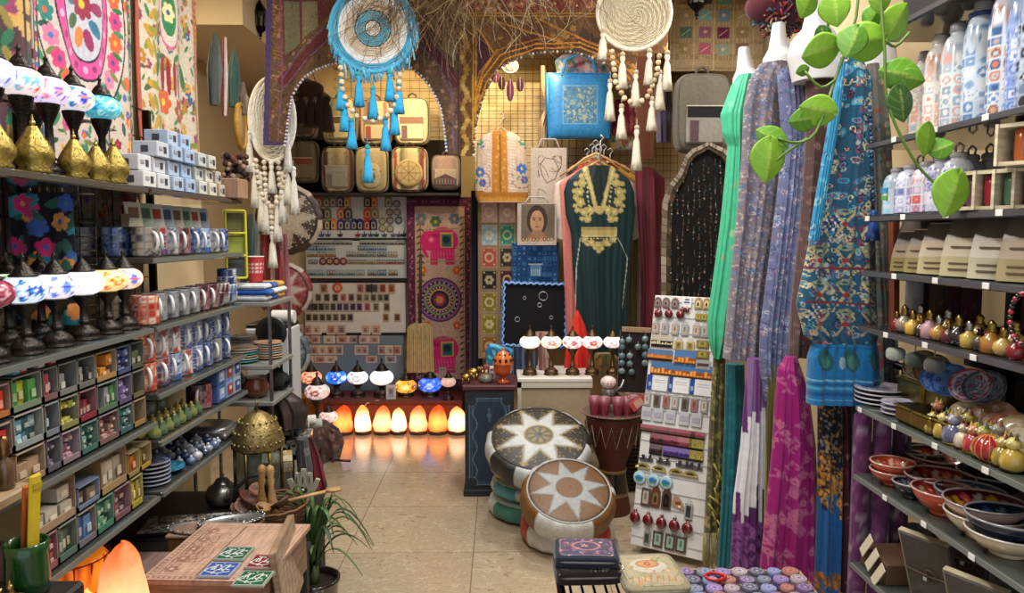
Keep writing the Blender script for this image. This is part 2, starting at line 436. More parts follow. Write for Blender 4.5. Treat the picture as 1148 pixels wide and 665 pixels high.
for x,y,p,lb in((-.3,1.1,24,'nearest the entrance on the aisle side'),(.65,1.5,20,'over the glass shelves'),(-.35,2.5,26,'over the middle of the aisle'),
 (.3,2.9,20,'over the hanging dresses'),(.1,4.5,24,'over the leather poufs'),(1.15,3.7,15,'added as fill above the earring board')):  # unseen lamps out of frame; the last is added to brighten the earring side
 ceiling_lamp(x,y,p,(1,.96,.9),'white round ceiling light '+lb)
ceiling_lamp(-1.62,3.42,12,(1,.8,.5),'small hidden warm fill lamp added in the recess beyond the aisle wall',.16)  # added warm lamp, kept out of sight, to brighten the dim soffit
# warm spot lighting the yellow wall behind the backpacks, and the one above the handbags
for(x,y,z,px_,py_,pz,e)in((-.9,5.3,2.9,-.9,6.4,2.5,65),(-.2,5.0,2.9,-.3,6.4,2.5,65),(.3,4.9,2.9,.1,5.7,2.4,45)):
 l=bpy.data.lights.new('spot','SPOT');l.energy=e;l.color=(1,.74,.36);l.spot_size=1.3;l.spot_blend=.8;l.shadow_soft_size=.06
 o=bpy.data.objects.new('spot',l);COL.objects.link(o);o.location=(x,y,z)
 o.rotation_euler=(Vector((px_,py_,pz))-Vector((x,y,z))).to_track_quat('-Z','Y').to_euler()
SC.view_settings.view_transform='Standard';SC.view_settings.look='None';SC.view_settings.exposure=0.08;SC.view_settings.gamma=1
SC.view_settings.use_curve_mapping=False
SC.cycles.use_denoising=True;SC.cycles.max_bounces=6;SC.cycles.diffuse_bounces=3;SC.cycles.glossy_bounces=3;SC.cycles.transmission_bounces=5
SC.cycles.sample_clamp_indirect=4;SC.cycles.caustics_reflective=False;SC.cycles.caustics_refractive=False
# ================================================================== helpers for hanging / upright cloth
def rect_at(x0,y0,x1,y1,Y):
 ym,xm=(y0+y1)/2,(x0+x1)/2
 a,b=at(x0,ym,Y).x,at(x1,ym,Y).x;t,u=at(xm,y0,Y).z,at(xm,y1,Y).z
 return(a+b)/2,u,b-a,t-u # centre x, bottom z, width, height
def sheet(c,w,h,amp=0,k=6,ph=0,sag=0,lean=0):
 """grid in the xz plane, origin bottom centre, vertical folds of depth amp"""
 X=c.X/c.w*w-w/2;Z=c.Y/c.h*h
 Yv=amp*np.sin(c.X/c.w*k*2*PI+ph+.8*np.sin(c.Y/c.h*5))*(1-.3*c.Y/c.h)-lean*(1-c.Y/c.h)
 m=M();m.grid(np.stack([X,Yv,Z-sag*(c.Y/c.h)*np.sin(c.X/c.w*PI)],-1),c.a,keep=c.k if not c.k.all()else None);return m
def hang(name,label,cat,c,x0,y0,x1,y1,Y,mt='cloth',amp=.01,k=5,ph=0,group=None,th=.004,rz=0,sag=0,lean=0):
 x,z,w,h=rect_at(x0,y0,x1,y1,Y)
 return one(name,label,cat,sheet(c,w,h,amp,k,ph,sag,lean),mt,(x,Y,z),rz,group,solid=th)

def tassel_m(m,x,y,z,L,col,w=.016,cap=None):
 w=min(w,L*.22)
 m.lathe([(.001,0),(w*.35,-.004),(w*.5,-L*.1),(w*.28,-L*.2),(w*.55,-L*.32),(w*.8,-L*.75),(w,-L),(.001,-L*.97)][::-1],col,12,cx=x,cy=y,cz=z,flute=.14,nf=6,
  caps=False)
 if cap:m.ball((x,y,z+.004),w*.55,cap,8)
def beads_m(m,P,r,col,gap=.95):
 P=[Vector(p)for p in P];d=0;L=[]
 for a,b in zip(P,P[1:]):
  n=max(1,int((b-a).length/(2*r*gap)))
  L+=[a.lerp(b,i/n)for i in range(n)]
 for i,p in enumerate(L):m.ball(tuple(p),r,col if not isinstance(col,list)else col[i%len(col)],8)

 # ------------------------------------------------------------------ purple and maroon arched doorway textile
def arch_left():
 x0,y1=293,182;c=C(222,190,230,'5a4636');rg=random.Random(2)
 p=lambda x,y:(x-x0,y1-y)
 florals(c,['7a5c48','6b4a3c','94745a'],['6e5a3c','46342c'],700,3.2,rg)
 for k in range(46):c.line([p(305+rg.random()*12,k*4),p(309+rg.random()*10,k*4+3)],1,rg.choice(['a08060','70506a','8a6448']))
 for P in([(318,-8),(320,66),(372,14),(372,-8)],[(512,-8),(512,70),(470,20),(470,-8)]):c.poly([p(*q)for q in P],'5c3034')
 c.poly([p(*q)for q in[(321,62),(321,2),(337,2),(337,48)]],'6b6b58');c.poly([p(*q)for q in[(340,44),(340,2),(357,2),(357,30)]],'74715e')
 c.poly([p(*q)for q in[(496,2),(511,2),(511,68),(496,52)]],'7c7a64');c.poly([p(*q)for q in[(478,2),(493,2),(493,44),(478,24)]],'6b6b58')
 c.line([p(*q)for q in[(318,90),(372,32),(376,8)]],12,'5a2c32');c.line([p(*q)for q in[(512,92),(470,34),(462,8)]],12,'5a2c32')
 for off in(0,9):c.line([p(*q)for q in[(316-off*.1,100-off),(345-off,66-off),(372-off,40-off)]],1.2,'6c5478')
 for off in(0,9):c.line([p(*q)for q in[(508,170),(507,110),(492+off,72-off),(468+off,46-off)]],1.2,'6c5478')
 c.line([p(304,-8),p(296,160)],7,'453a70');c.line([p(317,-8),p(317,100)],2.4,'7d4466');c.line([p(296,160),p(320,162)],4,'453a70');c.line([p(316,100),p(310,
  158)],1.2,'6c5478')
 c.line([p(514,-8),p(514,180)],2,'3e2a34');c.noise(.22,1)
 op=[p(*q)for q in[(319,190),(319,165),(327,109),(342,86),(369,73),(415,66),(461,76),(481,96),(494,122),(501,172),(501,190)]]
 c.cut(c.inpoly(op));c.cut(c.inpoly([p(*q)for q in[(285,163),(320,163),(320,195),(285,195)]]));c.cut(c.inpoly([p(*q)for q in[(285,-12),(301,-12),(292,162),
  (285,162)]]))
 c.cut(c.inpoly([p(*q)for q in[(500,174),(520,174),(520,195),(500,195)]]))
 x,z,w,h=rect_at(293,-8,515,182,4.0)
 t=thing('arch_curtain','maroon and purple arched textile doorway surround with grey velvet corners and pale bead edge','door hanging',(x,4.0,z))
 ob('textile',sheet(c,w,h,.008,7),'cloth',t,solid=.006)
 m=M();B=[at(px,py,3.985)-Vector((x,4.0,z))for px,py in((319,163),(323,135),(327,109),(334,96),(342,86),(355,78),(369,73),(392,68),(415,66),(440,69),(461,
  76),(472,85),(481,96),(488,108),(494,122),(498,145),(501,173))]
 beads_m(m,B,.0075,['d8d6e8','c8c6dc','b0aede'],1.15);ob('bead_edging',m,'ceramic',t)
arch_left()

def arch_right():
 x0,y1=512,182;c=C(236,190,240,'6b4a30');rg=random.Random(3)
 p=lambda x,y:(x-x0,y1-y)
 florals(c,['a8823c','8a6a34','7a5430'],['b08c48','5c3c28'],520,3,rg)
 c.poly([p(*q)for q in[(512,-9),(680,-9),(680,12),(512,14)]],'8a4038');florals_band=[c.flower(rg.random()*160,y1+rg.uniform(-12,6),4,6,rg.choice(['b86a5c',
  '70302c','c08868']))for _ in range(30)]
 for y in(15,18):c.line([p(512,y),p(748,y)],1.3,'d09a30')
 for x in(531,534):c.line([p(x,15),p(x-1,160)],1.5,'cf9a38')
 for k in range(40):c.disc(*p(521+3*math.sin(k),k*4.4+16),3,rg.choice(['c8a85c','9a7a3c','b48c48']))
 c.poly([p(*q)for q in[(536,34),(552,60),(540,78),(534,100)]],'4a2c38');c.line([p(*q)for q in[(536,32),(554,60),(541,80),(534,104)]],1.5,'c8882c')
 c.poly([p(*q)for q in[(640,58),(652,28),(690,60)]],'4a3a34');c.poly([p(*q)for q in[(560,60),(600,30),(630,56)]],'5a3a30')
 for o_ in(0,5,10):c.line([p(*q)for q in[(532-o_*.2,130-o_),(545-o_*.8,92-o_),(566-o_,66-o_),(600,54-o_),(650,52-o_),(685,66-o_),(706+o_*.6,88-o_)]],1.4,
  'd8902a' if o_<8 else 'a86a2c')
 c.line([p(556,24),p(640,50)],1.5,'c8883c');c.line([p(600,20),p(690,60)],1.5,'c8883c')
 c.noise(.2,1)
 op=[p(*q)for q in[(531,190),(532,150),(543,106),(560,76),(593,61),(639,58),(672,68),(698,86),(712,108),(714,190)]]
 c.cut(c.inpoly(op));c.cut(c.inpoly([p(*q)for q in[(505,176),(540,176),(540,195),(505,195)]]));c.cut(c.inpoly([p(*q)for q in[(734,60),(760,60),(760,195),
  (734,195)]]))
 c.cut(c.inpoly([p(*q)for q in[(712,180),(760,180),(760,195),(712,195)]]))
 c.poly([p(*q)for q in[(714,62),(734,62),(734,182),(714,182)]],'5b3120')
 x,z,w,h=rect_at(512,-8,748,182,4.1)
 t=thing('arch_curtain','brown and gold arched textile doorway surround with orange stitching and dark bead edge','door hanging',(x,4.1,z))
 ob('textile',sheet(c,w,h,.008,7),'cloth',t,solid=.006)
 m=M();B=[at(px,py,4.085)-Vector((x,4.1,z))for px,py in((531,174),(532,150),(536,125),(543,106),(550,90),(560,76),(575,68),(593,61),(615,58),(639,58),(656,
  62),(672,68),(686,76),(698,86),(706,97),(712,108))]
 beads_m(m,B,.0085,['c8c8bc','5a5448','8a8478'],1.2);ob('bead_edging',m,'ceramic',t)
arch_right()

# ------------------------------------------------------------------ dried grass tangled over the arches
def grass():
 m=M();rg=random.Random(9)
 for k in range(820):
  bx=rg.choice([rg.uniform(385,515),rg.uniform(520,690),rg.uniform(430,520),rg.uniform(430,500)]);Y=rg.uniform(3.6,3.92)
  a=at(bx,rg.uniform(-30,10),Y);P=[a];d=Vector((rg.uniform(-1,1),rg.uniform(-.2,.2),-rg.uniform(.3,1))).normalized()
  L=rg.uniform(.05,.4)*(.6 if bx>600 else 1)
  for q in range(5):
   d=(d+Vector((rg.uniform(-.5,.5),rg.uniform(-.2,.2),rg.uniform(-.35,.25)))).normalized();P.append(P[-1]+d*L/5)
  m.tube(P,.0014,rg.choice(['6a5034','543c26','8a7048']if bx<515 else['6c5236','9c8a6a','7c6444','b0a488']),3,caps=False)
 one('dried_grass','tangle of dry brown and pale grass stalks hanging over the two arched textiles','dried grass',m,'straw',kind='stuff')
 for i,(bx,Y)in enumerate(((430,3.78),(600,3.8))):
  a=at(bx,-24,Y);mm=M()
  for k in range(7):
   rr=.26-k*.004;mm.tube([(rr*math.cos(t)*(1+.02*math.sin(t*5+k)),.06*math.sin(t)*2,k*.012+.012*math.sin(t*3+k*2))for t in np.arange(20)*PI/10],.007,['7a5c3c',
    '94744c'][k%2],5,closed=True)
  one('twig_wreath',['brown twig wreath above the purple arch carrying the grass','brown twig wreath above the gold arch carrying the grass'][i],'wreath',
   mm,'straw',(a.x,a.y,a.z+.05))
grass()

# ------------------------------------------------------------------ dreamcatchers
def dreamcatcher(label,px,py,Rp,Y,bands,tass,beads,beadcol,tcol,sx=1.0,fringe=None,capc=None,ry=0,web='d8d0c0'):
 o=at(px,py,Y);s=Y/FPX;R_=Rp*s;t=thing('dreamcatcher',label,'dreamcatcher',tuple(o));rg=random.Random(int(px))
 m=M()
 for r0,r1,col in bands:
  n=max(1,int((r1-r0)/1.7))
  for i in range(n):
   r=(r0+(i+.5)*(r1-r0)/n)*s
   m.tube([(r*sx*math.cos(a),.004*math.sin(a*9+i*2),r*math.sin(a)*(1+.012*math.sin(a*14)))for a in np.arange(36)*PI/18],.0042,col,5,closed=True)
 ob('woven_disc',m,'cloth',t)
 m=M();m.tube([(R_*sx*math.cos(a),0,R_*math.sin(a))for a in np.arange(40)*PI/20],.011,bands[-1][2],8,closed=True);ob('hoop',m,'cloth',t)
 m=M()
 for k in range(26):
  a=k*2*PI/26;b=a+1.1;m.tube([(R_*sx*math.cos(a),.006,R_*math.sin(a)),(R_*.25*sx*math.cos(b),.006,R_*.25*math.sin(b))],.0015,web,4)
 ob('web',m,'cloth',t)
 if fringe:
  m=M()
  for k in range(150):
   a=rg.uniform(PI*.95,PI*2.05);r=R_*rg.uniform(.9,1.08);q=(r*sx*math.cos(a),rg.uniform(-.01,.01),r*math.sin(a))
   m.tube([q,(q[0]+rg.uniform(-.01,.01),q[1],q[2]-rg.uniform(.02,.07))],.004,rg.choice(fringe),4)
  ob('fringe',m,'cloth',t)
 def L(x,y,dy=0):v=at(x,y,Y-.02+dy)-o;return(v.x,v.y,v.z)
 if beads:
  m=M()
  for B in beads:beads_m(m,[L(x,y,-.01)for x,y in B],.0145,beadcol)
  ob('bead_string',m,'wood',t)
 for x,y0,y1,*cc in tass:
  m=M();q=L(x,y0);tassel_m(m,q[0],q[1],q[2],(y1-y0)*s,cc[0]if cc else tcol,.026,capc)
  m.tube([q,(q[0],q[1],q[2]+.05)],.0012,tcol,4);ob('tassel',m,'cloth',t)
 return t
dreamcatcher('large blue and white yarn dreamcatcher with bright blue tassels in front of the purple arch',418,32,46,3.7,[(0,8,'f0ece4'),(9,19,'6ab4cc'),
 (20,31,'d8ccb8'),(31,38,'eef2f4'),(38,46,'52b2dc')],[(382,90,122),(386,112,146),(394,136,166),(402,84,118),(418,100,132),(437,82,112),(447,92,126),(442,
 118,150),(432,134,168),(412,166,204)],[[(382,76),(384,100),(390,118),(400,130),(418,136),(434,130),(442,118),(447,100),(449,76)]],['d8cab0','c8b89a'],
 '2fa4dc',fringe=['48b0e0','6cc4e8','8ed2ec','3c9ccc'],capc='3a9aa0')
dreamcatcher('cream crochet dreamcatcher with cream tassels hanging by the brown leg of the gold arch',711,14,40,3.75,[(0,38,'d4c8ac'),(38,42,'e4dac4')],
 [(676,36,66),(684,92,134),(698,62,98),(697,120,155),(713,82,118),(728,58,94),(740,82,122),(731,112,146),(714,144,190),(748,60,100)],[[(686,58),(690,92),
 (700,110),(713,118),(726,108),(736,84),(740,56)]],['c8b08a','b89c74','dccaa8'],'dcd4c2',capc='b8a888')
dreamcatcher('white oval dreamcatcher with long white bead strings at the edge of the purple arch',305,134,45,4.12,[(0,38,'d8dad8'),(38,46,'f2f2ee')],[(279,
 150,192),(322,152,192),(285,186,232),(292,196,258),(298,214,262),(304,184,216),(316,196,250),(322,186,228),(329,190,240),(305,262,300),(310,222,270)],
 [[(287,180),(290,205),(296,224),(306,232),(314,222),(319,204),(322,180)],[(296,182),(298,214)],[(312,182),(314,214)],[(304,232),(305,262)]],['ece6dc',
 'd8ccb8'],'e6e6e0',sx=.55,capc='f0f0ea')

# ------------------------------------------------------------------ wire grids of the back wall
a,b=at(326,60,6.33),at(514,218,6.33)
wire_grid('wire_display_grid','black wire grid on the warm-lit back wall behind the striped backpacks',a.x,b.x,6.38,b.z,a.z+.05,.08)
a,b=at(531,64,5.62),at(760,240,5.62)
wire_grid('wire_display_grid','black wire grid behind the blue handbag and the hanging garments',a.x,b.x,5.66,b.z,a.z,.055)

# ------------------------------------------------------------------ backpacks
def backpack(label,x0,y0,x1,y1,Y,cols,frame='3c3830',pocket=None,pk='rect',group='striped backpacks on the back wall',d=.13,ns=9):
 x,z,w,h=rect_at(x0,y0,x1,y1,Y);t=thing('backpack',label,'backpack',(x,Y,z),0,group)
 cc=[H(q)for q in cols]
 def fn(U):
  i=((U[...,0]*.5+.5)*ns*.999).astype(int);K=np.array(cc)[i%len(cc)];K[np.abs(U[...,1])<.32]=H(frame);return K
 ob('body',M().ball((0,0,h/2),(w/2,d/2,h/2),fn,44,e1=.38,e2=.42),'cloth',t)
 m=M();P=[(w*.47*np.sign(math.cos(a))*abs(math.cos(a))**.42,-d*.36,h/2+h*.47*np.sign(math.sin(a))*abs(math.sin(a))**.42)for a in np.arange(36)*PI/18]
 m.tube(P,.007,frame,6,closed=True);ob('zip_edging',m,'cloth',t)
 f=-d*.5
 if pk=='rect':
  m=M();m.box(0,f-.004,h*.33,w*.68,.03,h*.46,pocket[0],.01);m.box(0,f-.02,h*.5,w*.66,.006,h*.14,pocket[1],.002);m.box(-w*.2,f-.0195,h*.26,w*.16,.004,h*.26,
   pocket[-1]);ob('pocket',m,'cloth',t)
  ob('zip',M().box(0,f-.0245,h*.57,w*.7,.006,.006,'c9c0ae'),'cloth',t)
 elif pk=='round':
  c=C(2,2,60,pocket[0]);[c.line([(1,1),(1+math.cos(q),1+math.sin(q))],.05,pocket[1])for q in np.arange(8)*PI/4];c.disc(1,1,.98,pocket[1],.93);c.disc(1,
   1,.6,pocket[1],.93)
  m=M();m.lathe([(w*.37,0),(w*.38,.02),(w*.33,.03)],pocket[0],28,TR(0,f+.012,h*.4,rx=PI/2));c.cut((c.X-1)**2+(c.Y-1)**2>.97)
  m.grid(np.stack([(c.X-1)*w*.335,0*c.X+f-.0185,h*.4+(c.Y-1)*w*.335],-1),c.a,keep=c.k);ob('pocket',m,'cloth',t)
 elif pk=='hand':
  m=M().ball((0,f,h*.36),(w*.3,.02,h*.27),pocket[0],20,e1=.7,e2=.7);m.ball((0,f-.012,h*.33),(w*.16,.016,h*.12),pocket[1],14)
  m.tube([(-w*.3,f-.005,h*.45),(0,f-.02,h*.5),(w*.3,f-.005,h*.45)],.006,pocket[1],6);ob('pocket',m,'cloth',t)
 elif pk=='tri':
  m=M().box(0,f,h*.33,w*.8,.03,h*.5,pocket[0],.01);m.prism([(-w*.38,h*.12),(w*.38,h*.12),(w*.38,h*.3),(0,h*.44),(-w*.38,h*.3)],.01,pocket[1],m=TR(0,f-.022,
   0))
  for q in range(-3,4):m.box(q*w*.1,f-.026,h*.22,w*.045,.006,h*.16,pocket[2+q%2])
  ob('pocket',m,'cloth',t)
 m=M().tube([(-w*.12,0,h*.97),(-w*.1,0,h*1.06),(0,0,h*1.1),(w*.1,0,h*1.06),(w*.12,0,h*.97)],.008,frame,6);ob('handle',m,'cloth',t)
 m=M()
 for sg in(-1,1):m.tube([(sg*w*.2,d*.4,h*.93),(sg*w*.38,d*.62,h*.7),(sg*w*.42,d*.62,h*.35),(sg*w*.35,d*.45,h*.1)],.011,frame,6);
 ob('strap',m,'cloth',t)
 return t
bs=['8a7a62','6a3c34','c8b898','4c4a44','9a8a6c','7a5a44','b8a888']
backpack('dark brown striped backpack at the left end of the upper row, behind dark tassels',323,106,356,156,6.15,['8a7460','6a5446','947c64'],'3a302a',
 ['5a4c40','3c302a','6a5a4a'])
backpack('beige and green backpack with a thin dark central stripe, second in the upper row',362,110,401,162,6.15,['9a927a','b4a888','6c7058','c4b490'],
 '48443a',['b0a484','5a4a34','6b5a3c'])
backpack('backpack with red rim and fine stripes hanging behind the blue bead string',404,112,440,163,6.15,['a86a58','b8a484','8a7a64','6a4a44','c8b898'],
 '5a4038',['b8a890','7a6a58','8e4a40'],ns=13)
backpack('pale cream backpack with a dark zip and striped pocket, right end of the upper row',443,110,482,163,6.15,['c8bc9c','d2c6a8','b4a888'],'4a463e',
 ['d4c8a8','8a6a60','6e5c64'])
backpack('dark olive backpack with a rust pocket top at the left end of the lower row',326,158,358,205,6.1,['6a6250','7c6c54','5c5644'],'2c2822',['7a6a54',
 '8a4a34','8a7a62'])
backpack('striped backpack with a plain silver grey square pocket, second in the lower row',361,165,397,216,6.1,bs,'3a362e',['a49e90','a8a294','7c776c'])
backpack('beige backpack with a hand shaped pocket under a blue tassel in the lower row',399,165,436,216,6.1,['b4a684','a89a78'],'3c3a32',['c2b492','6c6a74'],
 pk='hand')
backpack('red and green striped backpack with a round straw coloured pocket in the lower row',439,165,480,215,6.1,['b8a488','9a4a44','d0bc9c','5c6a50',
 '8a3c40','c4b08c'],'3c382e',['c2ac7e','8e7a54'],pk='round',ns=12)
backpack('small pink topped backpack with a zigzag striped pocket, right end of lower row',484,174,516,213,6.1,['b0948c','9a8a80'],'5c4c48',['b4a490','5a4a50',
 'a86a50','6a7a84'],pk='tri')
a,b=at(322,217,6.2),at(516,217,6.2)
one('backpack_rail_board','dark narrow board added for the shadow line under the lower row of backpacks','board',M().box((a.x+b.x)/2,6.2,a.z-.01,b.x-a.x,.24,.025,
 '2a2420',.004),'wood_flat')  # added board, its dark colour stands for shadow and straps below the bags
x,z,w,h=rect_at(320,157,517,218,6.3)  # added black sheet, stands for the shadows and straps between the backpacks
one('dark_backing','added black sheet for shadows and dark straps behind the lower row of backpacks','board',M().box(0,0,h/2,w,.02,h,'1c1814',.003),'cloth',(x,6.3,z))
# dark tassel bunch in front of the first backpack
t=thing('tassel_bunch','bunch of large dark brown tassels hanging inside the purple arch','tassels',tuple(at(345,100,5.6)))
ob('cord',M().tube([(-.04,0,0),(0,0,.22),(.08,0,0)],.004,'3a2420',5),'cloth',t)
ob('pompom',M().ball((.02,0,.0),(.1,.05,.06),'3c2622',16),'cloth',t)
for dx,dz,L in((-.1,-.08,.17),(-.05,-.02,.22),(.02,-.03,.25),(.09,-.01,.24),(.14,-.05,.26)):
 m=M();tassel_m(m,dx,0,dz,L,'2e1e1c',.05);ob('tassel',m,'cloth',t)

 # ------------------------------------------------------------------ magnet boards
BY=6.38
def board(label,x0,y0,x1,y1,col,Y=BY):
 x,z,w,h=rect_at(x0,y0,x1,y1,Y)
 t=thing('magnet_board',label,'display board',(x,Y,z),0,'magnet boards on the back wall')
 ob('panel',M().box(0,0,h/2,w,.02,h,col,.003),'plastic',t);ob('frame',M().box(0,.004,-.008,w+.01,.03,.016,'1c1a1a').box(0,.004,h+.004,w+.01,.03,.01,'1c1a1a'),
  'plastic',t)
 return t
board('uppermost white board with arched and round magnets',345,219,457,267,'c6c8cc')
board('white board with long landscape magnets, second from the top',343,270,456,312,'bcc2c4')
board('white board with small picture magnets, third from the top',342,317,455,373,'c8c6c2')
board('blue-grey board with pink and cream card magnets behind the mosaic lamps',330,376,453,447,'6c7a84')
rg=random.Random(21)
PALM=['7c4438','4c4a5c','8c7a50','5a3a3c','a05a38','3c4a60','6a6a58','94503c','4a5240']
def magnet(kind,px,py,col,label,grp,w=7.5,h=9,Y=BY,cat='magnet'):
 o=at(px,py,Y-.0105);s=Y/FPX*1.16;w*=s;h*=s;m=M();c2=mixc(col,'e8dcc0',.45);c3=mixc(col,'101010',.55)
 if kind=='arch':
  P=[(-w/2,-h/2),(w/2,-h/2),(w/2,h*.15)]+[(w/2*math.cos(a),h*.15+h*.35*math.sin(a))for a in np.arange(1,6)*PI/6]+[(-w/2,h*.15)]
  m.prism(P,.006,col,y=-.006);m.prism([(x*.55,z*.6-h*.08)for x,z in P],.003,c2,y=-.008);m.prism([(x*.25,z*.35-h*.1)for x,z in P],.003,c3,y=-.0095)
 elif kind=='round':
  m.lathe([(w/2,0),(w/2,.005),(w*.4,.007)],col,16,TR(0,0,0,rx=PI/2));m.lathe([(w*.25,.007),(w*.22,.009)],c2,12,TR(0,0,0,rx=PI/2));m.box(0,-.009,0,w*.14,
   .003,w*.14,c3)
 elif kind=='land':
  sky=rg.choice(['6a8aa8','8aa4b4','7a8aa0','9aa4a4']);m.box(0,-.003,0,w,.006,h,'c8c8c4',.002);m.box(0,-.0065,h*.22,w*.94,.002,h*.44,sky);m.box(0,-.0065,
   -h*.22,w*.94,.002,h*.42,col)
  for q in range(3):m.box((q-1)*w*.28,-.0078,-h*.02+.1*h*(q%2),w*.16,.002,h*.32,c2)
 elif kind=='card':
  m.box(0,-.003,0,w,.006,h,c2,.0015);m.box(0,-.0065,h*.02,w*.7,.002,h*.7,col);m.box(w*.05*rg.choice((-1,1)),-.008,-h*.05,w*.3,.002,h*.36,c3)
 elif kind=='boat':
  m.prism([(-w/2,0),(-w*.3,-h*.4),(w*.3,-h*.4),(w/2,.1*h),(w*.1,-.05*h),(w*.05,h*.5),(-w*.1,-.05*h)],.006,col,y=-.006)
 return one('fridge_magnet',label,cat,m,'ceramic',tuple(o),group=grp)
def X5(z):return 330+z/5.543
def Y5(z,o=210):return o+z/5.543
def mrow(zs,yz,kind,cols,w,h,what,row,oy=210,grp='magnets'):
 for i,zx in enumerate(zs):
  col=cols[i%len(cols)]if isinstance(cols,list)else cols
  magnet(kind,X5(zx),Y5(yz,oy),col,f'{what}, {ORD[i]} from left, {row}',grp,w,h)
U='uppermost white board'
mrow([115,155,200,240,285,325,455,495,585],88,'arch',['5a5450','a06038','6a6e68','74786c','5a4a78','c08838','5a4a48','e0702c','7a7850'],7.5,11,'arch shaped magnet',
 'top row of '+U)
mrow([160,205,290,335,455,500],160,'arch',['3c3c50','5c6a54','c06a48','4c4468','d0502c','9a8a60'],8,11,'arch door magnet','second row of '+U)
mrow([130,165,205,243,290,330,372,408,452,492],230,'arch',['6a3a44','b03c34','7c8050','d07c34','2c3c68','4a5a74','24386c','24386c','a8302c','3c4468'],7.5,
 11,'arch door magnet','third row of '+U)
mrow([635,595,640,595,648,545,595,548],0,'round',['6a6078'],0.01,0.01,'','')if 0 else None
for i,(zx,zy)in enumerate(((635,103),(592,155),(640,155),(595,207),(648,205),(547,212),(595,258),(547,255))):
 magnet('round',X5(zx),Y5(zy),['6a6478','84687c','8a7a8c','7c6a80','5c6474','8a8a68','84847c','8c8c6a'][i],f'round magnet, {ORD[i]} round one counting down the {U}',
  'round magnets on the uppermost board',7.5,7.5)
mrow([130,170,210,285,395,435,475,510,560,615,650,680],290,'boat',['2c4468','2c4468','34507a','20283c','8a2c38','24405c','2c4c70','24405c','3c5470','4c6478',
 '2c4468','14181c'],6,7,'tiny dark blue figure magnet','lowest row of '+U)
U='second white board'
mrow([105,160,215,272,330,435,492,548,608,662],343,'land',['4c5458','3c4a50'],9.5,4.5,'low landscape magnet with a skyline','top row of '+U)
mrow([110,165,225,425,480,545],378,'land',['4a6a8c','3c628a','54789a'],10,5.5,'blue sea landscape magnet','second row of '+U)
mrow([110,168,230,355,418,480,545,612],415,'land',['7a5430','8a5c34','7c5838','5c6464','54606c','6a7470','4a5c6c','8a8470'],10,6,'brown and grey town view magnet',
 'third row of '+U)
mrow([178,220,262,305],460,'round',['6a2c34','7a343c'],7.5,8.5,'dark red oval magnet','fourth row of '+U)
mrow([118,358,418,478,540,600,655],462,'land',['6c6454','7a6c3c','84743c','7c7044','94605c','7c3c3c','84504c'],9.5,5,'flat landscape magnet with a pale sky',
 'fourth row of '+U)
mrow([105,165,230,290,350,410,485,545,615],530,'land',['3c6484','4c7a8c','54584c','5c7484','4a6a84','7c8484','5c5850','3c5c8c','6a4c38'],9.5,6.5,'bay view magnet',
 'lowest row of '+U)
U='third white board'
mrow([185,412,462,500,550,605],75,'card',['8a5c48','9a6468','3c3c40','4c4c50','8a4c44','94584a'],7.5,10,'framed picture magnet','top row of '+U,310)
magnet('round',X5(268),Y5(70,310),'c0543c','orange round magnet in the top row of the third white board','magnets',10,9)
mrow([98,150,203,255,305,355,405,450,492,535,572],132,'card',['3c3c40','4c4c4c','343438','2c2c30','9a5c60','5c4448','6c5448','7c7468','54504c','5c6464',
 '44444c'],6.5,8.5,'small dark framed magnet','second row of '+U,310)
mrow([95,130,168,205,242,282,322,365,405,455,508,575],190,'card',['4c4444','2c2c2c','242428','6c6464','2c3c54','44385c','4c4064','44385c','4c3c68','9c4a58',
 '6c6c60','544c48'],6.5,9,'small violet or dark framed magnet','third row of '+U,310)
mrow([90,132,175,215,258,305,348,570,640],255,'card',['3c3434','44403c','3c4044','4c4c48','54504c','5c4c4c','443c44','7c5c3c','6c4c44'],6.5,8.5,'small brown framed magnet',
 'lowest row of '+U,310)
U='blue-grey board'
for zs,yz,w,h,nm in(([40,85,140,230,292,445,510],330,9,10,'top row of '),([75,125,218,300,370,425,495],392,11,7.5,'second row of '),([75,125,178,228,278,
 400,435,545,595,640],458,8,9.5,'third row of '),([85,160,230,480,600],515,11,7,'lowest row of ')):
 mrow(zs,yz,'card',['b09088','a87c78','c0a898','a8786c','8c7c80','b89890'],w,h,'pale pink and cream card magnet',nm+U,310)

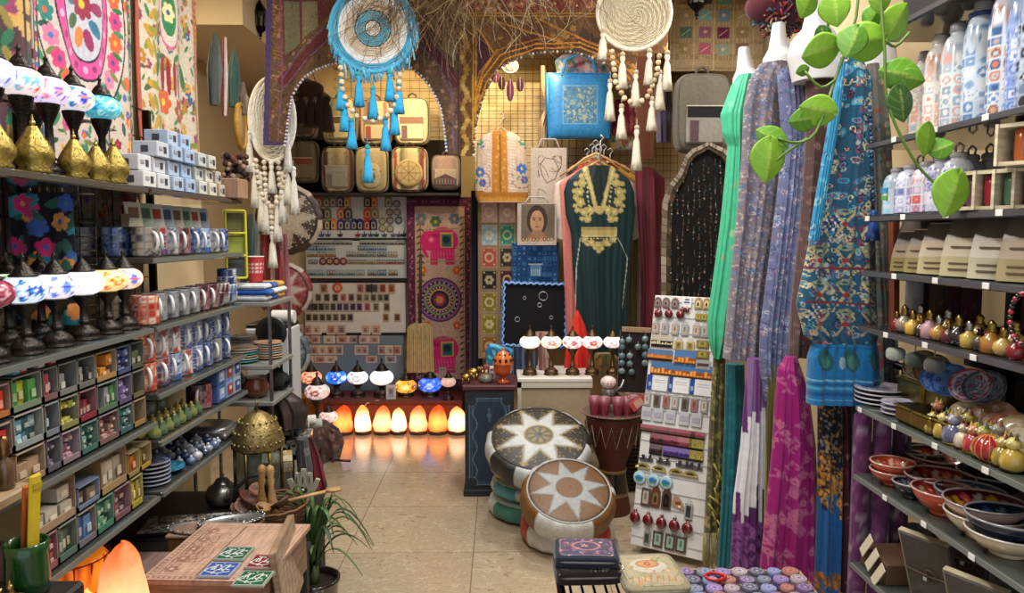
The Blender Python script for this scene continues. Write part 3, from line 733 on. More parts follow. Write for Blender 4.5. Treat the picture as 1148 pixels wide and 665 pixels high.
 # ------------------------------------------------------------------ pink elephant wall hanging
def elephants():
 c=C(73,212,130,'b89a88');rg=random.Random(5);p=lambda x,y:(x-457,432-y)
 for _ in range(300):c.disc(rg.random()*73,rg.random()*212,.9,rg.choice(['a88878','c8ac98','9a7c74']))
 c.frame(0,0,73,212,9,'5c2c48')
 for k in range(110):
  for x in(4,69):c.disc(x+rg.uniform(-2,2),k*2,1.1,rg.choice(['8a4a6c','3c2440','a86c8c','7a3450']))
 for k in range(34):
  for y in(4,208):c.disc(k*2.2,y,1.1,rg.choice(['8a4a6c','3c2440','a86c8c']))
 for x in(477-5,520):
  c.line([p(x,240),p(x,425)],.7,'4a5040')
  for k in range(26):y=242+k*7;c.leaf(*p(x-2.4,y),5,'4a4638',.7);c.leaf(*p(x+2.4,y),5,'4c4c3c',-.7)
 for x,y,q in((489,246,'4a6a48'),(473,243,'6a7a8c'),(510,243,'5c6c84')):c.flower(*p(x,y),6.5,6,q,'c89a4c')
 for x,y in((512,300),(512,362),(474,300),(478,362)):c.flower(*p(x,y),5,6,'c0603c','e0b060')
 def eleph(y):
  P=lambda a,b:p(a,y+b);pk='c8286c'
  c.ell(*P(497,-3),17,15,pk);c.ell(*P(481,-3),9,11,pk)
  c.rect(*P(483,24),*P(491,4),pk);c.rect(*P(500,24),*P(510,4),pk);c.rect(*P(491,17),*P(500,8),'b83c60');c.line([P(476,-6),P(475,6),P(479,14)],4,pk)
  for k in range(18):c.line([P(482+k*1.6,-10),P(482+k*1.6,-7)],.8,'8c1c4c')
  c.rect(*P(494,5),*P(508,-12),'b89a4c');c.rect(*P(495.5,3.5),*P(506.5,-10),'2c5c5c');c.ell(*P(501,-4),4,4,'1c2c44');c.flower(*P(484,-4),3.4,6,'e06090',
   'f0b0c0')
  for k in range(8):c.line([P(484+3.4*k,8),P(485+3.4*k,17)],.9,'e8588c');
  c.line([P(478,-15),P(512,-16)],1.2,'7a8a5c');c.line([P(478,20),P(512,20)],1.2,'7a8a5c')
 eleph(270);eleph(392)
 x,y=p(493,333)
 for r,q in((25,'4a2c54'),(23,'8a5a84'),(21,'3c2444'),(18,'7c8060'),(15,'4c2c4c'),(12,'b8a45c'),(10.6,'34243c'),(7,'8a3c54'),(4,'c0803c')):c.disc(x,y,r,
  q)
 for k in range(24):c.disc(x+19.5*math.cos(k*PI/12),y+19.5*math.sin(k*PI/12),1,'c09ab0');c.disc(x+13.5*math.cos(k*PI/12),y+13.5*math.sin(k*PI/12),.9,'c8a0a8')
 c.noise(.15)
 x,z,w,h=rect_at(457,222,530,434,6.3)
 t=thing('wall_hanging','long pink wall hanging embroidered with two elephants and a round mandala','wall hanging',(x,6.3,z))
 ob('cloth',sheet(c,w,h,.01,3),'cloth',t,solid=.006);ob('rod',M().tube([(-w/2,0,h),(w/2,0,h)],.008,'3a2c24'),'wood',t)
elephants()
def broom():
 a,b=at(474,285,6.1),at(471,418,6.1);L=a.z-b.z;t=thing('straw_broom','pale straw hand broom with a long dark wooden handle on the elephant hanging','broom',
  (b.x,6.12,b.z))
 c=stripes(1,1,80,['a08c58','b8a474','8c7848','c0ac7c'],26)
 H_=L*.42;hw=.115
 X=(c.X-.5)*2;Z=c.Y;W_=hw*np.where(Z>.86,.82*np.sqrt(np.clip(1-((Z-.86)/.145)**2,.02,1))+.12,1-.1*Z)
 m=M();m.grid(np.stack([X*W_,-.02+.012*X**2,Z*H_],-1),c.a);m.grid(np.stack([X*W_,.02-.012*X**2,Z*H_],-1),c.a)
 ob('bristles',m,'straw',t,solid=.006)
 ob('handle',M().tube([(.0,0,H_*.93),(.008,0,L*.8),(.012,0,L)],[.014,.013,.012],'4a3424',8),'wood',t)
 m=M();[m.tube([(x,-.03,H_*.7),(x,-.03,H_*.98)],.003,'c8b888',4)for x in(-.05,0,.05)];ob('stitching',m,'cloth',t)
broom()

# ------------------------------------------------------------------ mosaic lamps
def mosaic(pal,bg,rng,n=60,style='flower'):
 c=C(6.28,2,96,bg)
 for _ in range(260):c.disc(rng.random()*6.28,rng.random()*2,.05,rng.choice([bg,bg,mixc(bg,'ffffff',.4),mixc(bg,'808080',.15)]))
 for k in range(6):
  x=(k+.5)*6.28/6;q=pal[k%len(pal)];q2=pal[(k+1)%len(pal)]
  if style=='flower':c.flower(x,1,.44,8,q,q2);c.disc(x,1,.12,'fff4d0')
  elif style=='diamond':c.poly([(x-.4,1),(x,.45),(x+.4,1),(x,1.55)],q);c.disc(x,1,.2,q2)
  elif style=='ring':c.disc(x,1,.42,q,.6);c.disc(x,1,.16,q2)
  for z in(.3,1.7):c.flower(x+.5,z,.22,5,q2,q)
 for _ in range(n):c.disc(rng.random()*6.28,rng.random()*2,.05,rng.choice(pal))
 return c
def mosaic_lamp(label,loc,s,bg,pal,style='flower',lit='lit_glass',metal='4a4038',group='mosaic glass lamps',rng=None,tall=1.0,gw=1.0,stem=1.0):
 """s: glass radius; overall height about (3.9*s) """
 rng=rng or random.Random(hash(label)%9999 if 0 else len(label)*7+int(loc[0]*100))
 t=thing('mosaic_lamp',label,'lamp',loc,0,group);q=s
 hb=1.75*q*stem
 m=M().lathe([(.72*q,0),(.74*q,.05*q),(.6*q,.1*q),(.66*q,.22*q),(.62*q,.42*q),(.38*q,.62*q),(.2*q,.72*q),(.2*q,.8*q),(.3*q,.88*q),(.2*q,.96*q),(.17*q,hb*.72),
  (.3*q,hb*.82),(.46*q,hb*.94),(.5*q,hb)],metal,22,flute=.05,nf=11)
 ob('base',m,'bronze',t)
 c=mosaic(pal,bg,rng,style=style);gh=.62*q*tall
 prof=[(math.cos(a)**.75*q*gw if abs(a)<1.3 else .5*q,hb+gh+gh*math.sin(a))for a in np.linspace(-1.18,1.18,15)]
 ob('glass_shade',M().lathe(prof,c,48),lit,t)
 z=hb+2*gh-.04*q
 ob('cap',M().lathe([(.58*q,z),(.6*q,z+.06*q),(.42*q,z+.16*q),(.34*q,z+.34*q),(.24*q,z+.5*q),(.1*q,z+.62*q),(.07*q,z+.8*q),(.12*q,z+.88*q),(.05*q,z+.98*q),
  (.01*q,z+1.14*q)],metal,18,flute=.04,nf=9),'bronze',t)
 return t
 # low bench along the back wall
bx0,bx1=at(336,460,6.1).x,at(520,460,6.1).x;BZ=.21
t=thing('low_bench','low reddish wooden bench along the back wall carrying the mosaic lamps','bench',((bx0+bx1)/2,6.15,0));w=bx1-bx0
ob('top',M().box(0,0,BZ-.015,w,.44,.03,'6a3020',.005),'wood_flat',t)
ob('front_panel',M().box(0,-.2,(BZ-.03)/2,w-.02,.02,BZ-.03,'84402a'),'wood_flat',t)
for sx in(-1,1):ob('side_panel',M().box(sx*(w/2-.02),0,(BZ-.03)/2,.03,.4,BZ-.03,'5a2c1c'),'wood',t)
for i,(px,s,bg,pal,st,nm,li)in enumerate(((349,.088,'ffb090',['d83018','9c1810','ffd090'],'ring','red and orange dotted','lit_glass'),(377,.088,'2c80ff',
 ['60b0ff','1450d0','d8f0ff'],'flower','bright blue','lit_glass'),(401,.088,'ffffff',['c8c0f0','8890a0','ffffff'],'ring','white and lilac ringed','lit_glass'),
 (428,.1,'f8fff8',['ffffff','e8fff0','f0f8ff'],'diamond','large plain white','lit_glass'),(455,.092,'ffb030',['c87010','ffe080','904808'],'flower','amber yellow',
 'lit_glass'),(482,.1,'3868f0',['2038a8','a0c8ff','6890ff'],'diamond','cobalt blue and pale blue','lit_glass'))):
 y={455:433,482:431}.get(px,423);o=at(px,y,6.12)
 mosaic_lamp(f'lit {nm} mosaic glass lamp on the low back bench',(o.x,6.12,BZ),s,bg,pal,st,li,gw=.98,stem=(o.z-BZ-.62*s)/(1.75*s),group='mosaic lamps on the back bench')
o=at(356,466,5.6);mosaic_lamp('white and red mosaic glass lamp standing low before the back bench',(at(356,455,5.62).x,5.62,.05),.095,'f0e8e4',['c87880',
 'b05058','e8c8c0'],'flower','lit_glass_soft',group='mosaic lamps on the back bench',stem=1.5)
one('lamp_block','small wooden block under the low white and red mosaic lamp','block',M().box(0,0,.025,.22,.2,.05,'5a3420',.005),'wood',(at(356,455,5.62).x,
 5.62,0))
o=at(502,438,5.9);mosaic_lamp('small pale pink glass lamp at the end of the bench by the blue cabinet',(o.x,5.98,BZ),.062,'e8c0b0',['d8a898','f0d0c0'],
 'ring','lit_glass_soft',group='mosaic lamps on the back bench')
one('cardboard_box','orange lit cardboard box at the left end of the back bench','box',M().box(0,0,.14,.2,.2,.28,'9a5c28',.004).box(0,-.101,.14,.03,.002,
 .28,'7a4418'),'paper',(at(352,470,5.85).x-.04,5.82,0))
m=M();a=at(437,452,5.92);m.box(0,0,.06,.08,.01,.12,'c8ccd0',.002).box(0,-.006,.06,.05,.002,.08,'9aa4b0').box(0,-.0075,.065,.025,.002,.04,'6a7684')
one('framed_card','small white framed card leaning between the bench lamps','card',m,'paper',(a.x,5.99,BZ),rot=(-.1,0,0))

# ------------------------------------------------------------------ salt lamps in a row on the floor
def rock(h,w,rg,n=22,col='ffffff',pt=.55):
 m=M();nv=18;P=np.zeros((nv,n,3));ph=[rg.random()*6 for _ in range(8)]
 for j in range(nv):
  v=j/(nv-1);v=math.sin(v*PI/2);r=w/2*(1-.46*v**1.2)*math.sqrt(max(.0001,1-(max(0,v-.7)/.3)**2))*min(1,.8+v)
  for i in range(n):
   t=2*PI*i/n;k=1+.05*math.sin(3*t+ph[0]+v*4)+.04*math.sin(5*t+ph[1]-v*6)+.035*math.sin(9*t+ph[2]+v*9)+rg.uniform(-.02,.02)
   P[j,i]=(r*k*math.cos(t),r*k*math.sin(t),v*h+.006*math.sin(t+ph[3])*v)
 m.grid(P,col,True);m.add(P[-1],[list(range(n))],col);m.add(P[0],[list(range(n))[::-1]],col);return m
def salt_lamp(label,loc,h,w,mt,seed,group='glowing salt lamps in a row on the floor'):
 t=thing('salt_lamp',label,'lamp',loc,0,group)
 ob('wooden_base',M().lathe([(w*.42,0),(w*.45,.006),(w*.45,.022),(w*.4,.028)],'4a2c1c',24),'wood',t)
 ob('salt_rock',rock(h-.028,w,random.Random(seed)),mt,t,(0,0,.026));return t
for i,(px,mt,h,w,nm)in enumerate(((385,'salt_orange',.225,.17,'deep orange round'),(407,'salt_white',.225,.14,'pale cream pointed'),(429,'salt_pink',.22,
 .155,'peach blunt'),(447,'salt_white',.205,.135,'narrow pale cream'),(469,'salt_pink',.22,.155,'peach tall'),(491,'salt_orange',.225,.165,'deep orange ribbed'),
 (513,'salt_white',.21,.17,'pale cream broad'))):
 o=az(px,489 if i else 488,0)
 salt_lamp(f'{nm} salt lamp, {ORD[i]} from the left in the glowing row on the floor',(at(px,480,5.72).x,5.72,0),h,w,mt,40+i)
m=M().tube([at(405,470,5.9),at(404,460,5.92),at(412,452,5.93),at(424,449,5.95),at(430,452,6.0)],.005,'d8d0c4',6);one('power_cable','pale electric cord arching behind the cream salt lamp',
 'cord',m,'plastic')
o=at(374,456,5.45);mosaic_lamp('small white and pink glass globe lamp low beside the first orange salt lamp',(at(368,457,5.5).x,5.5,0),.07,'f4e4dc',['d86060',
 'e8a0a0','ffffff'],'ring','lit_glass_soft',group='mosaic lamps on the back bench',stem=1.2)
# ================================================================== garments and centre-right displays
def PC(x0,y0,x1,y1,nx,base):
 c=C(x1-x0,y1-y0,nx,base);c.x0,c.y1=x0,y1;c.p=lambda x,y:(x-x0,y1-y);return c
def garment_m(rows,Y,c,dep=.04,k=9,amp=.01,nu=130,step=2,ph=0,o=None,open_top=False):
 ys=[r[0]for r in rows];n=max(6,int((ys[-1]-ys[0])/step));yy=np.linspace(ys[-1],ys[0],n)
 xl=np.interp(yy,ys,[r[1]for r in rows]);xr=np.interp(yy,ys,[r[2]for r in rows]);t=np.arange(nu)*2*PI/nu
 P=np.zeros((n,nu,3));K=np.zeros((n,nu,3));o=o or Vector((0,0,0))
 rf=random.Random(int(rows[0][1]*7+rows[-1][0]));FR=[(rf.uniform(.5,1)*am,fq*rf.uniform(.8,1.25),rf.random()*6,rf.uniform(-2.2,2.2))for am,fq in((1.1,.9),
  (.8,1.9),(.55,3.3),(.3,5.1))]
 for j in range(n):
  f=(yy[j]-ys[0])/(ys[-1]-ys[0]);xc,hw=(xl[j]+xr[j])/2,(xr[j]-xl[j])/2
  px=xc+hw*np.cos(t);a=amp*(.25+.75*f)
  sx=(at(xc+10,yy[j],Y)-at(xc,yy[j],Y)).x/10;q=at(xc,yy[j],Y);d=dep*min(1,hw*sx/dep)
  P[j,:,0]=q.x+(px-xc)*sx-o.x;u=np.cos(t);fo=sum(q_[0]*np.sin(q_[1]*k*u+q_[2]+q_[3]*f)for q_ in FR);P[j,:,1]=Y-np.sin(t)*(d+a*fo)-o.y;P[j,:,2]=q.z-o.z
  ix=np.clip(((px-c.x0)/c.w*(c.nx-1)).round().astype(int),0,c.nx-1);iy=int(np.clip((c.y1-yy[j])/c.h*(c.ny-1),0,c.ny-1));K[j]=c.a[iy,ix]
 m=M();m.grid(P,K,True)
 m.add(P[0],[list(range(nu))[::-1]],tuple(K[0,0]));
 if not open_top:m.add(P[-1],[list(range(nu))],tuple(K[-1,0]))
 return m
def garment(name,label,cat,rows,Y,c,mt='cloth',hanger=None,group=None,**kw):
 o=at((rows[0][1]+rows[0][2])/2,rows[-1][0],Y);t=thing(name,label,cat,tuple(o),0,group)
 ob('fabric',garment_m(rows,Y,c,o=o,**kw),mt,t)
 if hanger:
  a=at((rows[0][1]+rows[0][2])/2,rows[0][0],Y)-o;m=M();w=hanger
  m.tube([(a.x-w,0,a.z-.05),(a.x-w*.5,0,a.z+.0),(a.x,0,a.z+.035),(a.x+w*.5,0,a.z),(a.x+w,0,a.z-.05)],.009,'b08a58',6)
  m.tube([(a.x,0,a.z+.035),(a.x,0,a.z+.08),(a.x+.02,0,a.z+.1),(a.x+.02,0,a.z+.125),(a.x,0,a.z+.14),(a.x-.018,0,a.z+.125)],.003,'b8b8b8',5);ob('hanger',
   m,'wood',t)
 return t

 # green kaftan
rg=random.Random(31)
def kaftan():
 c=PC(620,176,720,410,150,'08262a');g,g2='a4955a','c4b67c';p=c.p
 for sg in(-1,1):
  X=lambda d:671+sg*d
  c.line([p(X(14),190),p(X(7),212),p(X(1),236)],9,g);c.line([p(X(16),190),p(X(9),212),p(X(3),238)],1.2,g2);c.line([p(X(11),190),p(X(4),212),p(X(-1),232)],
   1.2,g2)
  for a,b,r in((19,206,5),(22,216,5.5),(26,207,3),(21,227,5.5),(26,222,3.5),(17,238,5),(24,236,3.4),(13,246,4.5),(19,198,3.4),(27,231,2.6),(10,236,5),(28,
   215,2.6),(19,246,3)):
   c.flower(*p(X(a),b),r,6,g,g2,rg.random())
  for b in range(196,244,5):c.disc(*p(X(10+(244-b)*.11),b),1,g2)
 c.rect(*p(651,266),*p(691,255),g);[c.line([p(652,y),p(690,y)],.8,g2 if i%2 else '6e6238')for i,y in enumerate((257,260,263,265))]
 for x,y,r in((655,269,4),(662,272,4.4),(670,275,5),(678,272,4.4),(686,269,4),(666,278,3),(674,279,3),(670,282,3),(658,274,2.6),(682,274,2.6)):c.flower(*p(x,
  y),r,6,g,g2,rg.random())
 for k in range(12):c.disc(*p(652+k*3.4,268),.8,g2)
 c.poly([p(658,186),p(684,186),p(673,232),p(669,232)],'0c1f20');c.line([p(650,268),p(646,300),p(645,345)],1,'a0a89a');c.line([p(692,268),p(703,290),p(697,
  345)],1,'a0a89a')
 rows=[(186,656,686),(192,648,694),(202,636,706),(215,632,711),(240,634,712),(262,640,710),(300,642,706),(350,646,704),(400,648,704)]
 garment('kaftan','long dark green kaftan with gold embroidered neckline and waist on a wooden hanger','dress',rows,4.9,c,'silk',.11,k=5,amp=.014,step=1.3,
  nu=220)
kaftan()
def plain(x0,y0,x1,y1,cols,nx=60,n=14,v=True):
 c=PC(x0,y0,x1,y1,nx,cols[0]);q=(((c.X/c.w)if v else(c.Y/c.h))*n*.999).astype(int)
 for i in range(n):c.put(q==i,cols[i%len(cols)])
 return c
garment('kaftan','coral pink kaftan showing at the left edge of the green one','dress',[(188,652,680),(205,627,700),(250,630,700),(300,632,700),(350,634,
 690),(402,636,690)],5.02,plain(620,180,710,410,['c8756c','d08078','c06c66']),'silk',.11,k=7,amp=.012)
garment('kaftan','cream and pale pink robe with wide sleeves behind the coral one','dress',[(190,650,690),(206,622,712),(235,620,716),(268,621,716),(272,
 640,700),(330,640,700)],5.12,plain(615,180,720,335,['cdb4a4','d6c6b6','b8a090']),'silk',.11,k=7)
garment('kaftan','silver striped satin robe hanging to the right of the green kaftan','dress',[(186,690,716),(198,700,726),(240,706,728),(300,704,726),
 (385,698,722)],5.3,plain(690,180,730,390,['8e6a70','b09a9c','5c2a34','7c3c48'],n=9),'silk',k=6)
garment('kaftan','deep maroon robe hanging beside the bone framed mirror board','dress',[(188,712,732),(200,712,745),(260,716,746),(320,720,744),(372,718,
 742)],5.0,plain(710,180,750,380,['5c1828','6e2032','4a1220'],n=9),'silk',k=6)
garment('kaftan','olive brown robe showing low at the right of the green kaftan','dress',[(230,700,716),(300,700,716),(400,694,712)],5.2,plain(690,220,
 720,410,['5a4e24','4a401c','6a5c30']),'silk',k=5)
garment('scarf','bright red scarf falling to a wide point behind the counter lamps','scarf',[(348,646,648),(365,641,656),(395,634,664),(416,632,668)],4.78,
 plain(630,340,672,420,['c8281c','b8201c','d83828'],n=7),'silk',k=6,dep=.02)
for i,(xl,xr,tp,cl,nm)in enumerate(((634,700,182,'a82c24','red'),(640,716,180,'c09030','mustard yellow'),(650,722,178,'c4bcb0','white'),(636,712,176,'1c1c20',
 'black'))):
 garment('hanging_shirt',nm+' garment shoulder showing in the fan above the green kaftan','shirt',[(tp-4,664,676),(tp+4,650,690),(tp+16,xl+3,xr-3),(tp+26,
  xl,xr),(tp+60,xl+8,xr-8)],5.16+.06*i,plain(620,160,730,250,[cl,mixc(cl,'000000',.15)],n=8),'silk',group='garments behind the kaftan',dep=.02,k=4,amp=.006)
 # fan of wooden hangers above the kaftan
for i,(x,tp,cl)in enumerate(((668,172,'c09a60'),(664,176,'c8b070'),(677,177,'b07848'),(658,181,'b88a50'),(684,181,'c8a468'))):
 o=at(x,tp,5.0+.035*i);m=M();w=.155+.01*i
 m.tube([(-w,0,-.1),(-w*.5,0,-.035),(0,0,0),(w*.5,0,-.035),(w,0,-.1)],[.006,.01,.011,.01,.006],cl,6);m.tube([(0,0,0),(0,0,.05),(.018,0,.07),(0,0,.09),(-.018,
  0,.075)],.003,'c8c8c8',5)
 one('clothes_hanger',f'bare wooden clothes hanger shoulder, {ORD[i]} in the fan above the green kaftan','hanger',m,'wood',tuple(o),group='hangers above the green kaftan')
one('chain_hook','chrome chain hook hanging above the green kaftan','hook',M().tube([(0,0,0),(0,0,.16),(.02,0,.18),(0,0,.2)],.006,'c8c8cc',6),'chrome',
 tuple(at(673,186,4.86)))
beads_m_=None

# cream jacket with orange front
def jacket():
 c=PC(530,142,595,230,110,'c8b09a');p=c.p
 for k in range(22):c.line([p(531+k*3,145),p(531+k*3,215)],.9,rg.choice(['d8c4b0','b89a84']))
 for k in range(30):c.line([p(542,152+k*2.2),p(552,151+k*2.2)],1,'dcc8b8');c.line([p(568,152+k*2.2),p(577,151+k*2.2)],1,'dcc8b8')
 c.poly([p(552,146),p(568,146),p(570,220),p(552,220)],'b87a30');[c.disc(*p(561+5*math.sin(k*2),150+k*3),1.5,'d09a48')for k in range(24)];c.line([p(561,
  146),p(561,222)],1.2,'6a4420')
 for x,y in((538,204),(585,200)):
  c.disc(*p(x,y),12,'8a5a44',.92);c.flower(*p(x,y-10),6,7,'3c6cb0','e8c070');c.flower(*p(x+3,y+2),4.5,6,'4860a0','d86c50');c.leaf(*p(x-4,y),6,'4c8a5a',
   1)
 for x,y in((537,160),(586,160)):c.flower(*p(x,y),5,6,'3a8a78','e0b050');c.leaf(*p(x+4,y+6),6,'4a6aa8',.6)
 for k in range(16):c.disc(*p(531+k*4.2,219),3.4,'a86c24');c.disc(*p(533+k*4.2,224),3,'c08a38')
 rows=[(148,549,574),(153,541,582),(160,535,589),(200,533,592),(220,533,592),(227,536,591)]
 garment('jacket','cream embroidered jacket with an orange front and scalloped orange hem','jacket',rows,5.3,c,'cloth',.08,k=3,amp=.006,step=1.3,nu=120,
  dep=.05)
jacket()
# small feathered dreamcatcher
o=at(572,74,5.35);t=thing('dreamcatcher','small white ring dreamcatcher with dark purple feathers above the cream jacket','dreamcatcher',tuple(o))
m=M().tube([(.055*math.cos(a),0,.045*math.sin(a))for a in np.arange(20)*PI/10],.006,'e8e4dc',6,closed=True);m.lathe([(.001,0),(.05,.002),(.001,.004)],'e8e0d0',
 16,TR(0,0,0,rx=PI/2),caps=False);ob('hoop',m,'cloth',t)
for dx,dz,L,cl in((-.06,-.07,.1,'2a1428'),(0,-.09,.16,'4a1c3c'),(.07,-.08,.1,'381830'),(-.1,-.04,.08,'5c2840')):
 m=M().tube([(dx*.6,0,-.03),(dx,0,dz)],.0015,'6a5a50',4);m.ball((dx,0,dz-L/2),(.028,.008,L/2),cl,10);m.tube([(dx,-.008,dz),(dx,-.01,dz-L)],.0018,'a89890',
  4);ob('feather',m,'cloth',t)

 # blue handbag
def bluebag():
 x,z,w,h=rect_at(614,82,684,155,5.2);t=thing('tote_bag','bright blue square handbag with a silvery worn square print','bag',(x,5.2,z))
 c=C(70,73,130,'2a80b8');r2=random.Random(4)
 for _ in range(500):c.disc(r2.random()*70,r2.random()*73,1.2,r2.choice(['2a80b8','3088c0','2476ac']))
 c.frame(16,15,55,58,1.2,'6aa0b8');c.rect(18,17,53,56,'4c7c98')
 for _ in range(260):c.disc(18+r2.random()*35,17+r2.random()*39,.9+r2.random()*.7,r2.choice(['7c98a0','8aa090','4a7490','a0a890','54809c','34688c']))
 c.frame(1,1,69,72,.8,'1e689c')
 m=M();U=c.X/70*2-1;V=c.Y/73*2-1;b=.035*(1-np.abs(U)**6)*(1-np.abs(V)**6)
 Xs=U*w/2*(1-.03*(V<-.9));m.grid(np.stack([Xs,-b-.012,(V+1)*h/2],-1),c.a);m.grid(np.stack([Xs,b+.012,(V+1)*h/2],-1),'2a80b8',flip=True)
 e=M().tube([(-w/2,0,h),(-w/2,0,0),(w/2,0,0),(w/2,0,h)],.013,'2474ac',8);ob('body',m,'leather',t);ob('piping',e,'leather',t)
 m=M();m.tube([(-w*.28,-.01,h*.95),(-w*.22,0,h*1.2),(0,0,h*1.3),(w*.22,0,h*1.2),(w*.28,-.01,h*.95)],.01,'3a90c8',7);ob('handle',m,'leather',t)
 for sx in(-1,1):ob('handle_ring',M().tube([(sx*w*.28+.012*math.cos(a),-.03,h*.93+.012*math.sin(a))for a in np.arange(10)*PI/5],.003,'8a8a80',5,closed=True),
  'chrome',t)
bluebag()
c=plain(604,74,620,168,['8a7054','b49c7c','6c543c','c8b494'],n=5)
garment('scarf','narrow tan and cream scarf twisting down at the left of the blue handbag','scarf',[(74,606,611),(95,606,614),(120,612,617),(140,603,612),
 (165,603,611)],5.35,c,dep=.03,k=3)
c=PC(620,62,684,100,60,'a8a0b0');florals(c,['c88090','6a88b8','d8b8b0'],['5a7a68'],80,4,rg)
garment('scarf','pale pink and blue floral scarf bunched above the blue handbag','scarf',[(62,630,650),(68,622,678),(82,624,686),(98,626,684)],5.34,c,dep=.03,
 k=6)
c=PC(683,110,716,152,50,'7c1c34');florals(c,['9c3c50','5c1428'],['8c5040'],60,3,rg)
garment('pouch','dark red patterned cloth bag between the blue handbag and the brown strip','bag',[(112,690,708),(118,684,714),(148,684,715),(152,688,712)],
 5.35,c,dep=.03,k=3)
c=PC(680,148,720,170,50,'c8bca8');florals(c,['4c8aa0','b87060','d8b060'],['5c7a58'],40,3,rg)
garment('pouch','pale floral cloth bag just below the dark red one','bag',[(150,686,712),(156,682,716),(168,684,714)],5.4,c,dep=.03,k=3)
garment('scarf','slate violet scarf hanging at the right edge of the cream tassels','scarf',[(96,738,752),(120,734,754),(160,736,752)],4.9,plain(730,90,
 758,165,['4c4458','6a6070','3c3448'],n=5),dep=.03,k=4)

# tote bags
def tote(label,P,Y,paint,col='c8bcac',group='cloth tote bags'):
 x0,y0,x1,y1=P;x,z,w,h=rect_at(*P,Y);t=thing('tote_bag',label,'bag',(x,Y,z),0,group)
 c=C(x1-x0,y1-y0,90,col);paint(c);ob('body',sheet(c,w,h,.006,1.2),'cloth',t,solid=.012)
 ob('strap',M().tube([(-w*.3,0,h),(-w*.2,.02,h*1.15),(w*.2,.02,h*1.15),(w*.3,0,h)],.006,col,6),'cloth',t);return t
def p1(c):squiggle(c,8,12,34,60,.7,'5a4a44',random.Random(8),6);c.line([(10,50),(16,58),(26,56),(31,46),(27,34),(18,30),(13,38),(10,50)],.8,'4a3c38')
tote('beige tote bag with a thin line drawing, hanging right of the cream jacket',(595,166,635,235),5.15,p1,'b8a898')
def p2(c):
 w,h=c.w,c.h;c.rect(w*.1,h*.12,w*.95,h*.98,'6a5c50');c.ell(w*.5,h*.6,w*.26,h*.36,'3a2c26');c.ell(w*.5,h*.56,w*.17,h*.27,'a8805e');c.poly([(w*.2,h*.12),
  (w*.8,h*.12),(w*.6,h*.36),(w*.4,h*.36)],'8c6a50')
 for s in(-1,1):c.ell(w*(.5+s*.07),h*.6,w*.03,h*.02,'2c1c18');c.line([(w*(.5+s*.03),h*.645),(w*(.5+s*.11),h*.65)],.8,'2c1c18')
 c.line([(w*.5,h*.58),(w*.49,h*.5)],.7,'7c5640');c.ell(w*.5,h*.44,w*.05,h*.018,'8a3430');c.rect(0,0,w,h*.1,'b0a498');florals(c,['7a4a40','5c5a48'],['4a4c38'],
  0,2,rg)
 for k in range(9):c.flower(w*(.15+.09*k),h*.14,2.4,5,['8a4a44','6c6a54','9a7c5c'][k%3])
tote('tote bag printed with a portrait of a dark haired woman',(580,228,624,275),5.05,p2,'b0a498')

# patchwork tapestry
def patchwork():
 c=PC(536,226,586,402,90,'8c7660');p=c.p;cols=[('c0a098','b89890'),('94a8b0','3c8474'),('a85048','3c302c'),('2c2424','4c2424'),('80702c','3c3a30'),('84742c',
  '6c5e2c'),('8a5828','74501c')]
 for j,r in enumerate(cols):
  for i,q in enumerate(r):
   x,y=549+i*21,238+j*25;c.rect(*p(x-9,y+11),*p(x+9,y-11),q);c.frame(*p(x-9,y+11),*p(x+9,y-11),1,mixc(q,'e0c890',.3))
   m_=mixc(q,'e8d8a8',.5);(c.flower(*p(x,y),5.5,6,m_,q)if(i+j)%2 else c.disc(*p(x,y),5.5,m_,.6));[c.disc(*p(x+a*6,y+b*8),1.1,m_)for a in(-1,1)for b in(-1,
    1)]
 c.noise(.15);hang('patchwork_hanging','patchwork wall hanging of fourteen coloured squares in two columns','wall hanging',c,536,226,584,402,5.42,amp=.008,
  k=2)
patchwork()
garment('scarf','narrow dark navy cloth hanging between the elephant hanging and the patchwork','scarf',[(214,528,538),(300,527,540),(424,526,541)],5.55,
 plain(520,208,545,430,['161a2c','20263c','12141f'],n=7),'cloth',dep=.03,k=3)
def p3(c):
 r2=random.Random(6)
 for i in range(9):
  for j in range(9):c.rect(i*5.6+.5,j*5.6+.5,i*5.6+5,j*5.6+5,r2.choice(['1c4c80','2a5c90','18406c','3a6ca0']));c.disc(i*5.6+2.7,j*5.6+2.7,1.1,r2.choice(['6a8cb8',
   '3c6ca0','1c4478']))
 c.rect(20,12,33,24,'6a98c0');c.line([(19,25),(34,25)],1.4,'c8d4dc');[c.line([(21+k*2.4,13),(21+k*2.4,19)],.8,'d0dce4')for k in range(5)]
c=PC(574,272,626,320,90,'1c4880');p3(c);hang('folded_cloth','blue folded cloth patterned with small squares above the jewellery board','cloth',c,574,272,
 626,322,5.3,amp=.008,k=2,th=.02)
